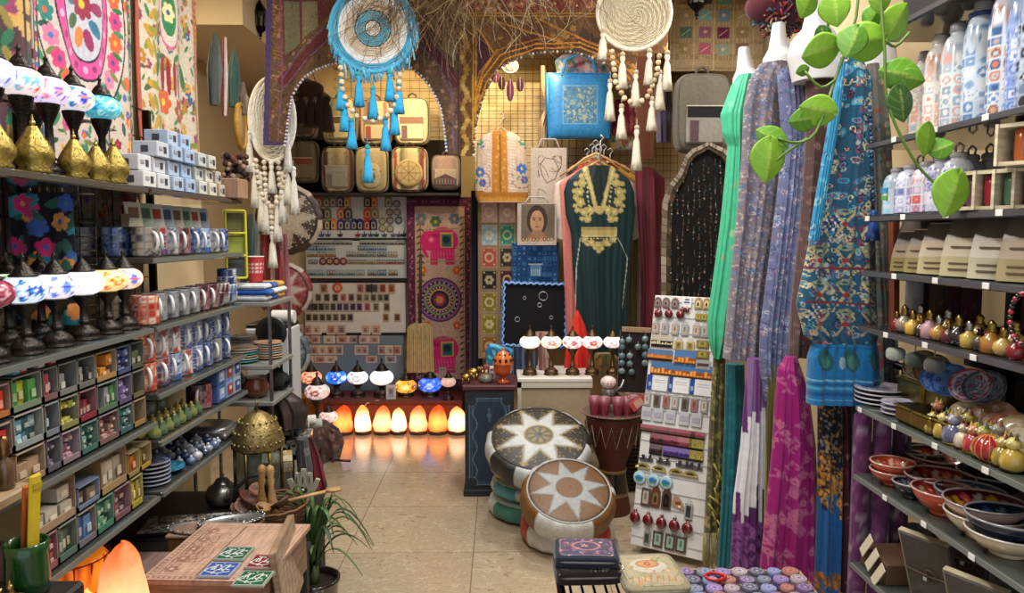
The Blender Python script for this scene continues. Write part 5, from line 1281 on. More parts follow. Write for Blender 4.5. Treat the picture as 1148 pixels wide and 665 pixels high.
# ------------------------------------------------------------------ bone framed lobed board of earrings
def lobed():
 Y=4.25;o=at(790,336,Y);s=Y/FPX
 half=[(-50,0),(-51,60),(-50,110),(-44,128),(-36,138),(-34,140),(-30,148),(-26,160),(-18,168),(-8,172),(0,176)]
 P=half+[(-x,z)for x,z in half[::-1][1:]];inn=[(x*.78,z*.955)for x,z in P]
 t=thing('mirror_frame_board','bone and wood lobed mirror frame with a black earring board inside','display board',(o.x,Y,o.z))
 ob('panel',M().prism([(x*s,z*s)for x,z in inn],.02,'0c0c0e',m=TR(0,.01,0)),'cloth',t)
 m=M();r2=random.Random(3);n=len(P)
 def lerp(L,f):f*=(n-1);i=min(int(f),n-2);g=f-i;return(L[i][0]*(1-g)+L[i+1][0]*g,L[i][1]*(1-g)+L[i+1][1]*g)
 K=120
 for k in range(K):
  a,b,c_,d=lerp(P,k/K),lerp(P,(k+.94)/K),lerp(inn,(k+.94)/K),lerp(inn,k/K)
  md,me=[((a[0]+d[0])/2,(a[1]+d[1])/2),((b[0]+c_[0])/2,(b[1]+c_[1])/2)]
  m.prism([(q[0]*s,q[1]*s)for q in(a,d,c_,b)][::1],.02,r2.choice(['4c4034','5c4c3c','3c342c']),y=-.012)
  m.prism([((q[0])*s,q[1]*s)for q in(a,md,me,b)],.01,r2.choice(['9a9084','847868','a8a094','6c6254']),y=-.02)
 ob('frame',m,'ceramic',t)
 w=o.z;g='earrings on the black lobed board'
 pal=['8c8c88','6c6864','a8a49c','9c6c54','5c5854','b0a890','84604c','486c78']
 for r in range(17):
  y=182+r*9.2;x0=764 if y<195 else 753;x1=812 if r<5 else 806-r*.2
  xs=np.arange(x0,x1,6.2)
  for i,x in enumerate(xs):
   if r2.random()<.2:continue
   q=at(x+r2.uniform(-1,1),y+r2.uniform(-1.5,1.5),Y-.014);cl=r2.choice(pal);m=M();k=r2.randrange(4);L=r2.uniform(.012,.026)
   m.tube([(0,0,0),(.002,-.003,.008),(-.003,0,.01)],.001,'a8a8a8',3);m.tube([(0,0,0),(0,0,-L*.5)],.0012,cl,3)
   if k==0:m.ball((0,0,-L),(.006,.003,.008),cl,6)
   elif k==1:m.tube([(.006*math.cos(a),0,-L+.006*math.sin(a))for a in np.arange(8)*PI/4],.0014,cl,3,closed=True)
   elif k==2:m.tube([(0,0,-L*.4),(0,0,-L*1.5)],[.002,.004],cl,4)
   else:m.lathe([(.006,0),(.006,.002),(.001,.004)],cl,8,TR(0,0,-L,rx=PI/2))
   one('earring',f'small drop earring in row {r + 1} down from the top of the black lobed board','earring',m,'chrome',tuple(q),group=g)
lobed()
# grey backpack
t=backpack('plain light grey backpack with a black and mauve block pocket above the earring board',756,84,816,172,4.45,['6c665c','726c62'],'5c564c',['8a8680',
 '1e1e24','5a4448'],group='grey backpack',ns=2,d=.16)
# beige pouch hanging
def pouches():
 c=PC(752,-12,856,80,130,'8a7658');p=c.p;r2=random.Random(7)
 for k in range(60):c.line([p(752,-12+k*1.6),p(856,-12+k*1.6)],.6,r2.choice(['7c6848','988464']))
 for x in range(756,852,22):c.line([p(x,-12),p(x,80)],1,'a89468')
 cols=[['7c4a58','3c3434','548478','8c6a4c'],['8a7a5a','6c8c88','5c7484','948058'],['4c6054','7a4c5c','5c1c40','7c6848'],['86724e','944c5c','7c8878','6c5444']]
 for j,r in enumerate(cols):
  for i,q in enumerate(r):
   x,y=769+i*21,-2+j*19;c.rect(*p(x-7,y+7),*p(x+7,y-6),q)
   for k in range(5):c.line([p(x-6+k*3,y+7),p(x-6+k*3,y+12)],.7,'a8946c')
   c.disc(*p(x,y),2,mixc(q,'e0d0a0',.35))if(i+j)%2 else c.line([p(x-5,y+4),p(x+5,y-3)],1,mixc(q,'e0d0a0',.35))
 c.noise(.18);hang('pouch_hanging','beige woven wall hanging with rows of small coloured cloth squares','wall hanging',c,752,-12,856,80,4.5,amp=.008,k=2,
  th=.012)
pouches()
def lantern(label,px,py,Y,s=.07,group=None):
 o=at(px,py,Y);t=thing('hanging_lantern',label,'lantern',tuple(o));m=M()
 m.lathe([(.01,0),(.2*s,.1*s),(.6*s,.45*s),(.7*s,.6*s)],'1c1a1c',8,smooth=False);ob('bottom',m,'metal',t)
 ob('glass',M().lathe([(.62*s,.6*s),(.75*s,1.9*s)],'9aa8b0',8,smooth=False),'glass',t)
 m=M();[m.tube([(.66*s*math.cos(a),.66*s*math.sin(a),.6*s),(.8*s*math.cos(a),.8*s*math.sin(a),1.9*s)],.05*s,'1c1a1c',5)for a in np.arange(8)*PI/4];m.lathe([(.9*s,
  1.9*s),(.7*s,2.1*s),(.2*s,2.9*s),(.1*s,3.1*s)],'1c1a1c',8,smooth=False);ob('frame',m,'metal',t)
 ob('chain',M().tube([(0,0,3.1*s),(0,0,6*s)],.06*s,'1c1a1c',5),'metal',t);ob('finial',M().ball((0,0,-.15*s),.18*s,'1c1a1c',8).ball((0,0,-.45*s),.1*s,'1c1a1c',
  6),'metal',t)
lantern('black glass lantern hanging in front of the beige pouch hanging',781,14,4.1)
lantern('dark metal lantern hanging under the ceiling left of the purple arch',292,38,4.4,.06)
# ================================================================== mannequins, dresses and scarves on the right
def bust(label,rows,Y,dep=.07,grp='white plastic busts'):
 c=PC(0,0,10,10,4,'d2d2d4');o=at((rows[0][1]+rows[0][2])/2,rows[-1][0],Y)
 t=thing('mannequin',label,'mannequin',tuple(o),0,grp)
 ob('torso',garment_m(rows,Y,c,dep=dep,k=1,amp=0,nu=40,step=1.2,o=o),'plastic',t)
 q=at((rows[0][1]+rows[0][2])/2,rows[0][0],Y)-o;ob('neck_cap',M().lathe([((rows[0][2]-rows[0][1])/2*Y/FPX,0),((rows[0][2]-rows[0][1])/2*Y/FPX*.9,.006),
  (.003,.008)],'c0c0c4',20,cx=q.x,cy=q.y,cz=q.z),'plastic',t)
 return t
bust('small white plastic bust under the mint green dress',[(55,828,840),(66,827,842),(78,826,846),(88,822,856),(120,822,860)],3.02,.06)
bust('white plastic bust with a bent neck wearing the mosaic print dress',[(28,866,880),(42,864,881),(55,862,886),(66,856,900),(110,858,902)],2.75)
bust('largest white plastic bust, beside the green vine leaves',[(2,903,924),(18,903,924),(32,900,930),(46,888,940),(64,884,950),(92,890,944)],2.45,.08)

def fl(c,pal,leafs,n,size,seed):florals(c,pal,leafs,n,size,random.Random(seed));return c
# mint dress
c=PC(785,70,850,405,70,'42b088');fl(c,['5cc098','7c9c74','8cb890'],['4cb890','58b08c'],90,3.4,1)
garment('dress','mint green sleeveless dress gathered at the waist, with a trailing tail','dress',[(84,828,846),(96,820,846),(128,808,846),(150,810,842),
 (164,816,838),(200,813,838),(250,808,838),(310,800,832),(360,793,826),(385,795,818),(402,800,808)],2.98,c,'silk',dep=.05,k=7,amp=.012,ph=1)
# mosaic print dress
c=PC(808,66,905,405,130,'686470');paisley(c,['485878','746c84','8c7c78','4c6484','84706c','94848c'],260,6,random.Random(3));scrolls(c,['3c6c9c','a08c84',
 '6c4c5c','988890'],130,5,1.1,random.Random(4))
for k in range(3200):c.disc(RN.random()*97,RN.random()*339,.8,RN.choice(['a89c94','5c5468','8c5460','4c648c','787c88','b0a49c']))
garment('dress','long mosaic print dress in muted mauve, blue and beige next to the mint one','dress',[(72,852,890),(90,840,894),(120,834,890),(170,832,
 884),(240,827,874),(330,818,858),(402,812,852)],2.72,c,'cloth',dep=.06,k=6,amp=.016,nu=220,step=1.3)
c=PC(845,80,910,455,100,'5c6488');paisley(c,['4c5484','8488a8','5c7494','847ca0','3c4468'],420,3.4,random.Random(5));scrolls(c,['a8a4bc','3c4064','6c88ac',
 '7c5c7c','b0a8a8'],420,3,.8,random.Random(6))
garment('dress','lavender blue paisley dress draped over the bent bust','dress',[(78,872,906),(110,874,908),(160,878,908),(220,872,904),(300,862,896),(370,
 853,890),(410,852,886),(450,858,880)],2.55,c,'silk',dep=.05,k=6,amp=.014,nu=200,step=1.3)
c=PC(880,55,940,405,70,'4c3434');fl(c,['6c4c48','7c6458','3c282c'],['5c4c44'],200,3,7)
garment('dress','dark brown fine patterned dress between the lavender and the blue ones','dress',[(62,905,940),(100,904,936),(180,902,930),(260,896,924),
 (330,888,916),(400,884,912)],2.44,c,'cloth',dep=.05,k=5)
# blue patterned dress with bright hem
def bluedress():
 c=PC(880,50,992,460,190,'1c4a64');r=random.Random(9)
 paisley(c,['1c5c84','a8a080','3c8ca8','7c2440','10243c','8c9c94','4c5c84'],420,5,r);scrolls(c,['c8c09c','3c94b4','8c2c3c','b0a884','1c5080','c0b888'],
  420,4.4,1.0,r)
 p=c.p
 for y in(252,292,330,362):
  for x in(914,940,966):
   q=r.choice(['b8ac74','9c9474']);c.line([p(x-9,y-12),p(x+9,y+12)],2.4,q);c.line([p(x+9,y-12),p(x-9,y+12)],2.4,q);c.ell(*p(x,y-14),8,3,'7c8c6c',0,.5);c.disc(*p(x,
    y),3,['8c2c34','b07c24'][x%2])
 for x,y in((925,250),(906,350),(900,230)):
  for i in range(5):
   for j in range(5):c.rect(*p(x-8+i*3.4+j,y+9-j*3.6),*p(x-6+i*3.4+j,y+7-j*3.6),'c8ccd4' if(i+j)%2 else '1c2c5c')
 for y in(338,300):c.line([p(900,y),p(985,y+2)],2.4,'6c2434')
 c.rect(*p(870,462),*p(995,384),'1468a0');
 for x in(920,948,972):c.ell(*p(x,402),8,13,'145058',.2);c.ell(*p(x,404),4.5,8,'3c7468',.2)
 c.ell(*p(938,405),3.4,7,'8ca8b4');
 for y,w_,q in((425,2,'6ca4bc'),(429,1.6,'0c3c74'),(433,2.4,'4890b0'),(440,4,'0c4c88'),(446,1.4,'5c9cb8'),(388,2,'0c4478')):c.line([p(870,y),p(995,y)],
  w_,q)
 rows=[(60,944,962),(90,938,976),(130,932,978),(200,922,979),(250,912,980),(300,902,981),(340,893,982),(376,902,984),(384,912,982),(400,906,985),(452,905,
  986)]
 garment('dress','long blue and cream swirl patterned dress with a bright blue hem, nearest the shelves','dress',rows,2.22,c,'cloth',dep=.05,k=5,amp=.014,
  nu=260,step=1)
 g=PC(905,50,950,300,50,'2c84b0');paisley(g,['2c84b0','5cacc8','1c5c8c','8cb8c0'],90,4,r)
 garment('scarf','light blue patterned scarf end lying along the left side of the swirl dress','scarf',[(70,940,948),(130,930,942),(200,918,930),(270,906,
  918)],2.16,g,'silk',dep=.012,k=3,amp=.004)
 m=M();beads_m(m,[at(x,y,2.15)-at(978,120,2.15)for x,y in((975,120),(977,160),(978,200),(980,230))],.006,['20407c','5c7cb0','142850']);q=at(980,235,2.15)-at(978,
  120,2.15);tassel_m(m,q.x,q.y,q.z,.09,'2c4c94',.02)
 one('beaded_cord','navy blue beaded cord with a tassel at the side of the swirl dress','cord',m,'ceramic',tuple(at(978,120,2.15)))
bluedress()
c=PC(980,60,1012,470,50,'6c6c64');fl(c,['8c8c80','8c4c3c','546c74','a09c8c'],['4c5c54'],320,3,11)
garment('scarf','grey green patterned cloth hanging at the near end of the shelves','scarf',[(72,972,990),(150,976,998),(240,978,1001),(330,983,1002),(400,
 985,1006),(458,986,1008)],2.32,c,'cloth',dep=.02,k=4,amp=.008)
garment('scarf','rust orange scarf hanging beside the grey green cloth','scarf',[(232,996,1008),(320,998,1008),(372,998,1008)],2.28,plain(992,228,1012,
 380,['6c3420','8c4a30','5c2c1c'],n=5),'silk',dep=.015,k=3,amp=.005)
# scarves hung in the lower row
c=PC(785,400,815,650,50,'4c4828');fl(c,['7c7440','343418','8c844c'],['5c5c30'],260,3,12)
t=garment('scarf','olive patterned scarf with a long straw coloured fringe beside the white rack','scarf',[(398,800,813),(460,796,812),(540,792,811),(600,
 789,809)],3.0,c,'cloth',dep=.03,k=4,amp=.01)
m=M();o=t.location
for k in range(46):x=788+k*.45;a=at(x,598,2.97)-o;b=at(x+RN.uniform(-2,2),RN.uniform(628,645),2.97)-o;m.tube([a,(a+b)/2+Vector((RN.uniform(-.01,.01),0,
 0)),b],.0022,RN.choice(['8c8460','a89c74','6c6440']),4)
for k in range(9):y=520+k*9;a=at(800+6*math.sin(k),y,2.95)-o;b=at(806+5*math.sin(k*2),y+12,2.95)-o;m.tube([a,b],.004,'9c9440',5)
ob('fringe',m,'cloth',t)
garment('scarf','plain teal scarf hanging between the olive and the tie dyed ones','scarf',[(408,814,834),(480,812,836),(560,809,832),(640,804,826)],2.85,
 fl(PC(800,400,840,650,40,'145c68'),['1c6c78','185460'],['1c6470'],100,4,13),'silk',dep=.03,k=5,amp=.012)
def tiedye():
 c=PC(815,400,865,655,80,'d4d4da');p=c.p;r=random.Random(4)
 for k in range(14):
  x=812+k*4;a=468+r.uniform(-12,22);b=560+r.uniform(-28,26)
  c.rect(*p(x,a),*p(x+4.2,395),r.choice(['5c2c6c','6c3478','7c5c8c']));c.rect(*p(x,660),*p(x+4.2,b),r.choice(['5c2464','4c2058','6c3474']))
 for _ in range(160):x,y=r.uniform(815,865),r.uniform(585,655);c.flower(*p(x,y),3,5,'84508c','5c2464')
 garment('scarf','white scarf tie dyed purple at its top and bottom','scarf',[(402,838,858),(450,834,860),(500,830,861),(560,822,862),(655,818,862)],2.6,
  c,'silk',dep=.03,k=5,amp=.012)
tiedye()
garment('scarf','narrow yellow olive scarf edge between the purple and magenta ones','scarf',[(408,862,872),(480,859,872),(560,857,868),(640,855,866)],
 2.52,plain(850,400,876,650,['5c5c28','7c7434','4c4820'],n=6),'silk',dep=.02,k=3)
def magenta():
 c=PC(848,392,922,662,180,'8c1466');r=random.Random(8);p=c.p
 for _ in range(150):
  x,y=r.uniform(850,920),r.uniform(395,660);a=r.random()*6
  for k in range(3):c.leaf(*p(x+4*math.cos(a+k),y+4*math.sin(a+k)),6,'a45080',a+k)
  if r.random()<.4:c.flower(*p(x,y),4,5,'b06080','8c1466',a);c.line([p(x,y),p(x+9*math.cos(a),y+9*math.sin(a)+6)],.9,'a85c80')
 garment('scarf','wide magenta scarf with a pale flower and vine pattern','scarf',[(400,880,893),(414,872,898),(440,870,906),(500,866,914),(580,858,917),
  (660,850,918)],2.36,c,'silk',dep=.05,k=5,amp=.014,nu=220,step=1.2)
magenta()
def bluegold():
 c=PC(912,450,950,665,70,'1a1820');r=random.Random(5);p=c.p
 for _ in range(420):c.disc(*p(r.uniform(912,950),r.uniform(450,580)),r.uniform(.6,1.6),r.choice(['7c7c74','8c6434','5c6c74','a07c3c']))
 for _ in range(300):x=r.uniform(912,950);c.disc(*p(x,r.gauss(555,22)+(x-930)*.8),1.6,r.choice(['a8702c','c08838','7c4c24']))
 for k in range(13):x=912+k*3;c.rect(*p(x,665),*p(x+3.1,570+r.uniform(-18,20)),'14508c')
 for _ in range(90):x=r.uniform(912,948);c.disc(*p(x,r.uniform(640,665)),2,r.choice(['a8702c','7c4c24']))
 garment('scarf','blue scarf with a black and gold speckled upper half','scarf',[(452,917,944),(520,917,946),(600,915,944),(664,913,942)],2.3,c,'cloth',
  dep=.03,k=4,amp=.01)
bluegold()
garment('scarf','dark maroon scarf with small pale motifs in the lower row','scarf',[(452,945,956),(560,945,956),(664,942,953)],2.28,fl(PC(938,440,960,
 668,30,'340c1c'),['7c5c68','4c1428'],['4c1428'],60,2.5,15),'silk',dep=.02,k=3)
garment('scarf','dark bottle green scarf nearest the lower shelves','scarf',[(452,956,969),(560,955,968),(664,950,964)],2.25,fl(PC(946,440,972,668,30,'142c2c'),
 ['1c3c38','24443c'],['1c3c38'],60,3,16),'silk',dep=.02,k=3)
r_=M().tube([(1.2,3.1,1.14),(1.26,2.25,1.14)],.012,'2c2c30',8);[r_.tube([(x,y,0),(x,y,1.14)],.012,'2c2c30',8)for x,y in((1.2,3.1),(1.26,2.25))]
one('clothes_rail','black metal rail behind the long dresses that the lower scarves hang from','clothes rail',r_,'metal')
bust('white plastic bust mostly hidden by leaves between the swirl dress and the bottles',[(30,972,986),(42,971,988),(54,962,1002),(76,960,1004),(98,964,
 1000)],2.36,.06)
# bright yarn hat on the partition above the busts
o=at(878,12,2.9);m=M();r=random.Random(6)
m.ball((0,0,0),(.1,.07,.08),'3c1c28',16)
m.ball((-.05,0,.01),(.1,.06,.06),'54202c',14)
for k in range(420):
 a,b=r.random()*6.28,r.uniform(-1.2,1.4);q=Vector((.1*math.cos(a)*math.cos(b),.07*math.sin(a)*math.cos(b),.08*math.sin(b)));e=Vector((r.uniform(-.03,.03),
  r.uniform(-.02,.02),r.uniform(-.03,.03)))
 m.tube([q,q*1.12+e*.5,q+e],.004,r.choice(['a82c30','4c2c5c','8c3448','2c5c6c','b8a08c','6c3424','241c2c']),4)
one('yarn_hat','shaggy multicoloured yarn hat above the bent white bust','hat',m,'cloth',tuple(o))
# ================================================================== right-hand glass shelving
XF,XBK,Y0,Y1=1.05,1.47,1.37,2.12
SZ={'a':2.11,'b':1.81,'c':1.605,'d':1.45,'e':1.29,'f':1.055,'g':.85,'h':.58}
t=thing('shelving_unit','tall dark metal shelving unit with glass shelves against the wall on the bowl side','shelves',((XF+XBK)/2,(Y0+Y1)/2,0))
CX,CY=(XF+XBK)/2,(Y0+Y1)/2
for k,z in SZ.items():
 col='3a3a3a' if k in 'abd' else '444a46' if k in 'fgh' else '2c2c2e'
 ob('shelf',M().box(0,0,z-.009,XBK-XF,Y1-Y0,.018,col,.003),'shelf_glass',t)
 m=M();m.box(-(XBK-XF)/2-.003,0,z-.009,.006,Y1-Y0,.012,'6c726e' if k in 'fgh' else '4c4c50')
 ob('edge_strip',m,'plastic',t)
for y in(Y0+.02,CY,Y1-.02):ob('post',M().box((XBK-XF)/2+.01,y-CY,1.2,.03,.03,2.4,'3c3c3c',.003),'metal',t)
ob('back_panel',M().box((XBK-XF)/2+.035,0,1.2,.015,Y1-Y0,2.4,'a08c68'),'matte',t)
n_=0
for k,z in SZ.items():
 if k in 'ah':continue
 for i in range(7):
  y=.98+i*.185+(ord(k)%3)*.03
  if y>Y1-.03 or y<Y0+.03:continue
  n_+=1;one('price_tag',f'white price tag on the {["", "bottle shelf", "flask shelf", "coffee pack shelf", "scent bottle shelf", "plate shelf", "bowl shelf"]["abcdefg".index(k)]}, {ORD[6 - i]} from the far end',
   'price tag',M().box(0,0,0,.003,.022,.014,'e0e0dc',.001),'paper',(XF-.0085,y,z-.008),group='price tags on the glass shelves')
def P_(px,X,z):return(X,yx(px,X),z)
# bottles
def bottle(label,px,X,z,h,r,pal,seed,cap='c8c8cc',ring=None,base='d8dce0',grp='patterned drinking bottles'):
 x,y,z=P_(px,X,z);r*=1.1;t=thing('drinking_bottle',label,'bottle',(x,y,z),0,grp)
 c=C(6.28*r,h,150,base);tiles(c,r*.75,pal,random.Random(seed),grout=base)
 c.rect(0,h*.86,9,h,base)
 ob('body',M().lathe([(r*.94,0),(r,.006)]+[(r,h*q)for q in np.linspace(.03,.6,40)]+[(r*(.46+.54*math.cos(a)),h*(.6+.3*math.sin(a)))for a in np.linspace(.15,
  PI/2,9)]+[(r*.45,h*.93)],c,84),'ceramic',t)
 ob('cap',M().lathe([(r*.5,h*.93),(r*.52,h*.94),(r*.5,h*1.0),(r*.38,h*1.03),(.001,h*1.035)],cap,20),'plastic',t)
 if ring:ob('carry_loop',M().lathe([(r*.5,h*.89),(r*.78,h*.895),(r*.8,h*.92),(r*.5,h*.93)],ring,20).tube([(r*.7,0,h*.9),(r*.9,0,h*.86),(r*.8,0,h*.8)],.003,
  ring,5),'plastic',t)
 return t
BL=['b8c8e0','7c9cc8','d8dce4','5c84b8','c8d8e8','8cacd0'];OR_=['c8745c','d8dce4','5c8cb8','8c5c5c','c89c7c','3c5c8c','a8c4d0']
for i,(px,X,nm,pal,cap,ring,h,base)in enumerate(((1022,1.18,'white bottle with pale orange rosettes',['d8a08c','e0dcd8','c8b8b0','8caab8'],'b8b8bc',None,
 .24,'d8d4d0'),(1038,1.14,'white bottle with pink circle tiles',['d8b0a8','e0dcd8','9cb4c8','c8886c'],'c8c8c8',None,.25,'dcdad6'),(1057,1.12,'bottle with grey pink arches',
 ['a8b4c0','c89c94','d8d8d8','88a0b0'],'8c8c90',None,.25,'d0d8dc'),(1068,1.16,'bottle with orange and green tile squares',['c86444','6c8c5c','d89c6c','8c4c3c',
 'd8d0c0'],'c8c8cc',None,.26,'d8ccc0'),(1082,1.13,'pale blue bottle with a blue carry loop',BL,'a8acb4','2c4488',.28,'c8d8e8'),(1093,1.17,'light blue cross tile bottle with a silver cap',
 BL+['a8ccd8'],'c8c8cc',None,.28,'b8d0dc'),(1110,1.11,'bottle with an orange and blue diamond patchwork',OR_,'b8b8bc','2c4488',.29,'d0d4dc'),(1131,1.12,
 'blue dotted bottle with a blue loop',['5c7cc0','a8b8e0','7c94d0','c8d0e8'],'c8c8cc','24489c',.28,'98acd8'),(1144,1.1,'grey blue bottle with black lace circles, nearest the camera',
 ['8c9cbc','34343c','b8c0d0','6c7c9c'],'b8b8bc',None,.29,'a0b0cc'),(1122,1.22,'peach patterned bottle in the back row',['c88c74','d8c8c0','9cacc0'],'c8c8cc',
 None,.27,'d8ccc8'),(1048,1.24,'mint and white bottle in the back row',['8cb8ac','d8dcd8','c8a08c'],'c8c8cc',None,.27,'d0dcd8'))):
 bottle(nm+', on the bottle shelf',px,X,SZ['b'],h,.033,pal,60+i,cap,ring,base)
 # flasks on the shelf below
LV=['8c94c8','d8d8e8','a8b0dc','6c74b0','c8c8dc']
for i,(px,X,nm,pal,h)in enumerate(((998,1.12,'light blue flask with a small landscape print',['a8d0e4','b8d8e8','98c4dc'],.13),(1012,1.1,'lavender tile flask',
 LV,.13),(1030,1.1,'flask with rose red circle tiles',['c85c64','d8c8d0','a8a8cc','d88c8c'],.13),(1046,1.11,'white flask with violet blue tiles',LV+['e0e0ec'],
 .14),(1064,1.1,'blue and white arabesque flask',['4c5cac','d8d8ec','8c98d0','c8ccec'],.14),(1078,1.2,'white flask with a grey steel cap',['c8c8cc','a8a8b0',
 'd8d8dc'],.145),(1022,1.22,'grey dotted flask in the back row',['8c8c94','c8c8cc'],.15),(1040,1.24,'dark tile flask in the back row',['5c5c74','a8a8b8'],
 .15),(1098,1.25,'clear grey flask behind the wooden sample boxes',['a8a8ac','c8c8cc'],.15))):
 t=bottle(nm+', on the flask shelf',px,X,SZ['c'],h,.034,pal,80+i,'9c9ca0',None,'d0d4e0','patterned flasks')
 if i==0:ob('print',M().box(-.034,0,.06,.004,.03,.035,'d8b84c').box(-.036,0,.07,.003,.03,.015,'3c8cc8').box(-.036,0,.05,.003,.03,.012,'5c9c4c'),'paper',
  t)
 if i>2:ob('carry_loop',M().tube([(0,-.012,h*1.02),(0,-.016,h*1.12),(0,0,h*1.18),(0,.016,h*1.12),(0,.012,h*1.02)],.003,'a8a8ac',6),'chrome',t)
 # wooden sample boxes with coloured tubes
for i,(Ya,Yb,z,cols,nm)in enumerate(((1.44,1.68,SZ['c'],['8c1c3c','3c3434','b8401c','4c6c54','a02438','6c3c6c'],'lower cream framed sample box with coloured tubes'),
 (1.36,1.56,SZ['c']+.088,['a8243c','8c3434','b85c2c'],'upper cream framed sample box with red tubes'))):
 t=thing('sample_box',nm+' on the flask shelf','box',(XF+.04,(Ya+Yb)/2,z+.001),.55);L=Yb-Ya;m=M();hb=.086
 m.box(.07,0,.004,.14,L,.008,'c8bca0').box(.07,0,hb-.004,.14,L,.008,'c8bca0').box(.135,0,hb/2,.008,L,hb,'b8ac90')
 n=len(cols)
 for k in range(n+1):m.box(.06,-L/2+L*k/n*.985+.004,hb/2,.13,.006,hb,'d8ccb0')
 ob('case',m,'wood',t)
 for k,q in enumerate(cols):ob('tube',M().lathe([(.012,.01),(.014,.014),(.014,.072),(.01,.076)],q,12,cx=.03,cy=-L/2+L*(k+.5)/n),'ceramic',t)
 # coffee / spice packs
def pack(label,px,X,z,w,h,c1,c2,lean=.25):
 t=thing('spice_pack',label,'packet',P_(px,X,z),0,'foil packs on the pack shelf',rot=(0,lean*.6,.35))
 prof=[(0,.02),(.34,.022),(.66,.017),(1,.004)];n=7;V=[];F=[]
 for f,d in prof:
  for sx,sy in((-1,-1),(-1,1),(1,1),(1,-1)):V.append((sx*d,sy*w/2*(1-.06*(f==1)),f*h))
 F=[(0,1,2,3)[::-1]]+[(j*4+a,j*4+(a+1)%4,j*4+4+(a+1)%4,j*4+4+a)for j in range(3)for a in range(4)]+[(12,13,14,15)]
 ob('pouch',M().add(V,F,[c2]+[q for L_ in(mixc(c1,'8c8440',.4),mixc(c1,'a89890',.3),'5c5650')for q in(L_,'141414',c2,'141414')]+[c2]),'plastic',t)
 [ob('label',M().box(-.0222,0,h*q,.002,w*.55,h*.03,'5c4c38'),'paper',t)for q in(.12,.22,.5)]
 ob('seal',M().box(0,0,h*.985,.008,w*.92,h*.07,'b8b8b8'),'chrome',t)
for i,(px,w,h,c1,c2,nm)in enumerate(((1008,.05,.11,'8c7c5c','1c1c1c','narrow brown pack at the far end'),(1024,.05,.115,'9c8c6c','241c1c','narrow tan pack, second from the far end'),
 (1046,.085,.13,'c8bca0','2c2820','cream pack with a clear top, third from the far end'),(1076,.1,.14,'c8c0a4','2c2820','wide cream pack with an olive label'),
 (1108,.095,.14,'d0ccc0','2c2820','pale grey cream pack'),(1144,.1,.14,'a89880','4c443c','brown pack nearest the camera'))):
 pack(nm+' on the foil pack shelf',px,XF+.05,SZ['d'],w,h,c1,c2)
for k,(px,q)in enumerate(((1016,'5c4c3c'),(1034,'3c3c40'),(1058,'2c2c30'),(1092,'3c3834'))):pack(['dark brown','dark grey','black','charcoal'][k]+' foil pack standing in the second row of the pack shelf',
 px,XF+.2,SZ['d'],.08,.145,q,'1c1c1c',.1)
# cloth rolls under the pack shelf
for i,(px,X,q,q2)in enumerate(((1022,1.2,'a0a4a8','8c9094'),(1036,1.24,'3c2428','5c343c'),(1050,1.24,'4c3c30','6c5840'),(1068,1.26,'3c1c24','5c2c34'),(1086,
 1.28,'44202c','6c3440'))):
 z=SZ['e'];c=C(6.28,20,30,q);[c.flower(k%6+.5,k*.5,.3,5,q2,q)for k in range(38)]
 one('cloth_roll',f'{["pale grey", "dark wine", "brown dotted", "maroon", "deep red patterned"][i]} upright cloth roll behind the scent bottles','cloth roll',
  M().lathe([(.02,0)]+[(.024,q)for q in np.linspace(.002,.128,12)]+[(.02,.13)],c,20),'cloth',P_(px,X,z+.001),group='cloth rolls on the scent bottle shelf')
 # scent bottles
SC_=['7c1c24','b8883c','a07030','3c2c24','b89c4c','8c7c6c','5c2434','c0a060','b08c94','443c34','d0a848','2c2420']
nmS=['ruby','amber','brown gold','dark brown','yellow gold','stone grey','plum','straw yellow','dusty pink','smoky','bright gold','black']
def scent(label,loc,q,s,var):
 t=thing('scent_bottle',label,'scent bottle',loc,0,'small scent bottles')
 pr=[(.012,0),(.022,.006),(.027,.02),(.024,.036),(.01,.046),(.009,.052)]if var else[(.02,0),(.024,.004),(.024,.036),(.012,.044),(.009,.052)]
 ob('bottle',M().lathe([(a*s,b*s)for a,b in pr],q,18,flute=.06*(1-var),nf=8),'ceramic',t)
 ob('stopper',M().lathe([(.011*s,.052*s),(.013*s,.056*s),(.008*s,.062*s),(.011*s,.07*s),(.002,.08*s)],['8c7438','2c2420','a0a0a0'][int(q[1],16)%3],14),
  'metal',t)
i=0
for row,X in((0,XF+.035),(1,XF+.1)):
 px=1004+row*8
 while px<1150:
  q=(i*5+row*3)%12;j=i
  scent(f'{nmS[q]} coloured scent bottle, {ORD[(i % 16)]} from the far end of the {"front" if not row else "second"} row',P_(px,X,SZ['e']+.001),SC_[q],
   .66+.12*((i*2+row)%3),i%2)
  px+=8.5+(px-1000)*.045;i+=1
 i=0
m=M();beads_m(m,[(.0,.035*math.cos(a),.05*math.sin(a))for a in np.linspace(0,2*PI,30)],.006,['2c1418','a82c44','1c1c1c']);one('bead_necklace','red and black beaded loop hanging at the near end above the scent bottles',
 'necklace',m,'ceramic',(XF-.015,yx(1144,XF-.015),1.385))
c=C(1,1,30,'a8b0a8');florals(c,['8c9c94','c8ccc8','5c6c64'],['4c6c5c'],40,.1,RN)
for i,(px,w,q,nm)in enumerate(((1004,.07,'a8b4ac','small white and green cloth bundle'),(1026,.06,'4c5450','dark green gauze bundle'),(1048,.06,'5c5c58',
 'grey gauze bundle'))):
 m=M().ball((0,0,0),(.024,w/2.6,.018),q,14,e1=.6);m.tube([(0,0,.02),(0,0,.04)],.002,'8c8c8c',4);one('gauze_pouch',nm+' hanging under the scent bottle shelf',
  'pouch',m,'cloth',(XF+.03,yx(px,XF+.03),SZ['e']-.062))
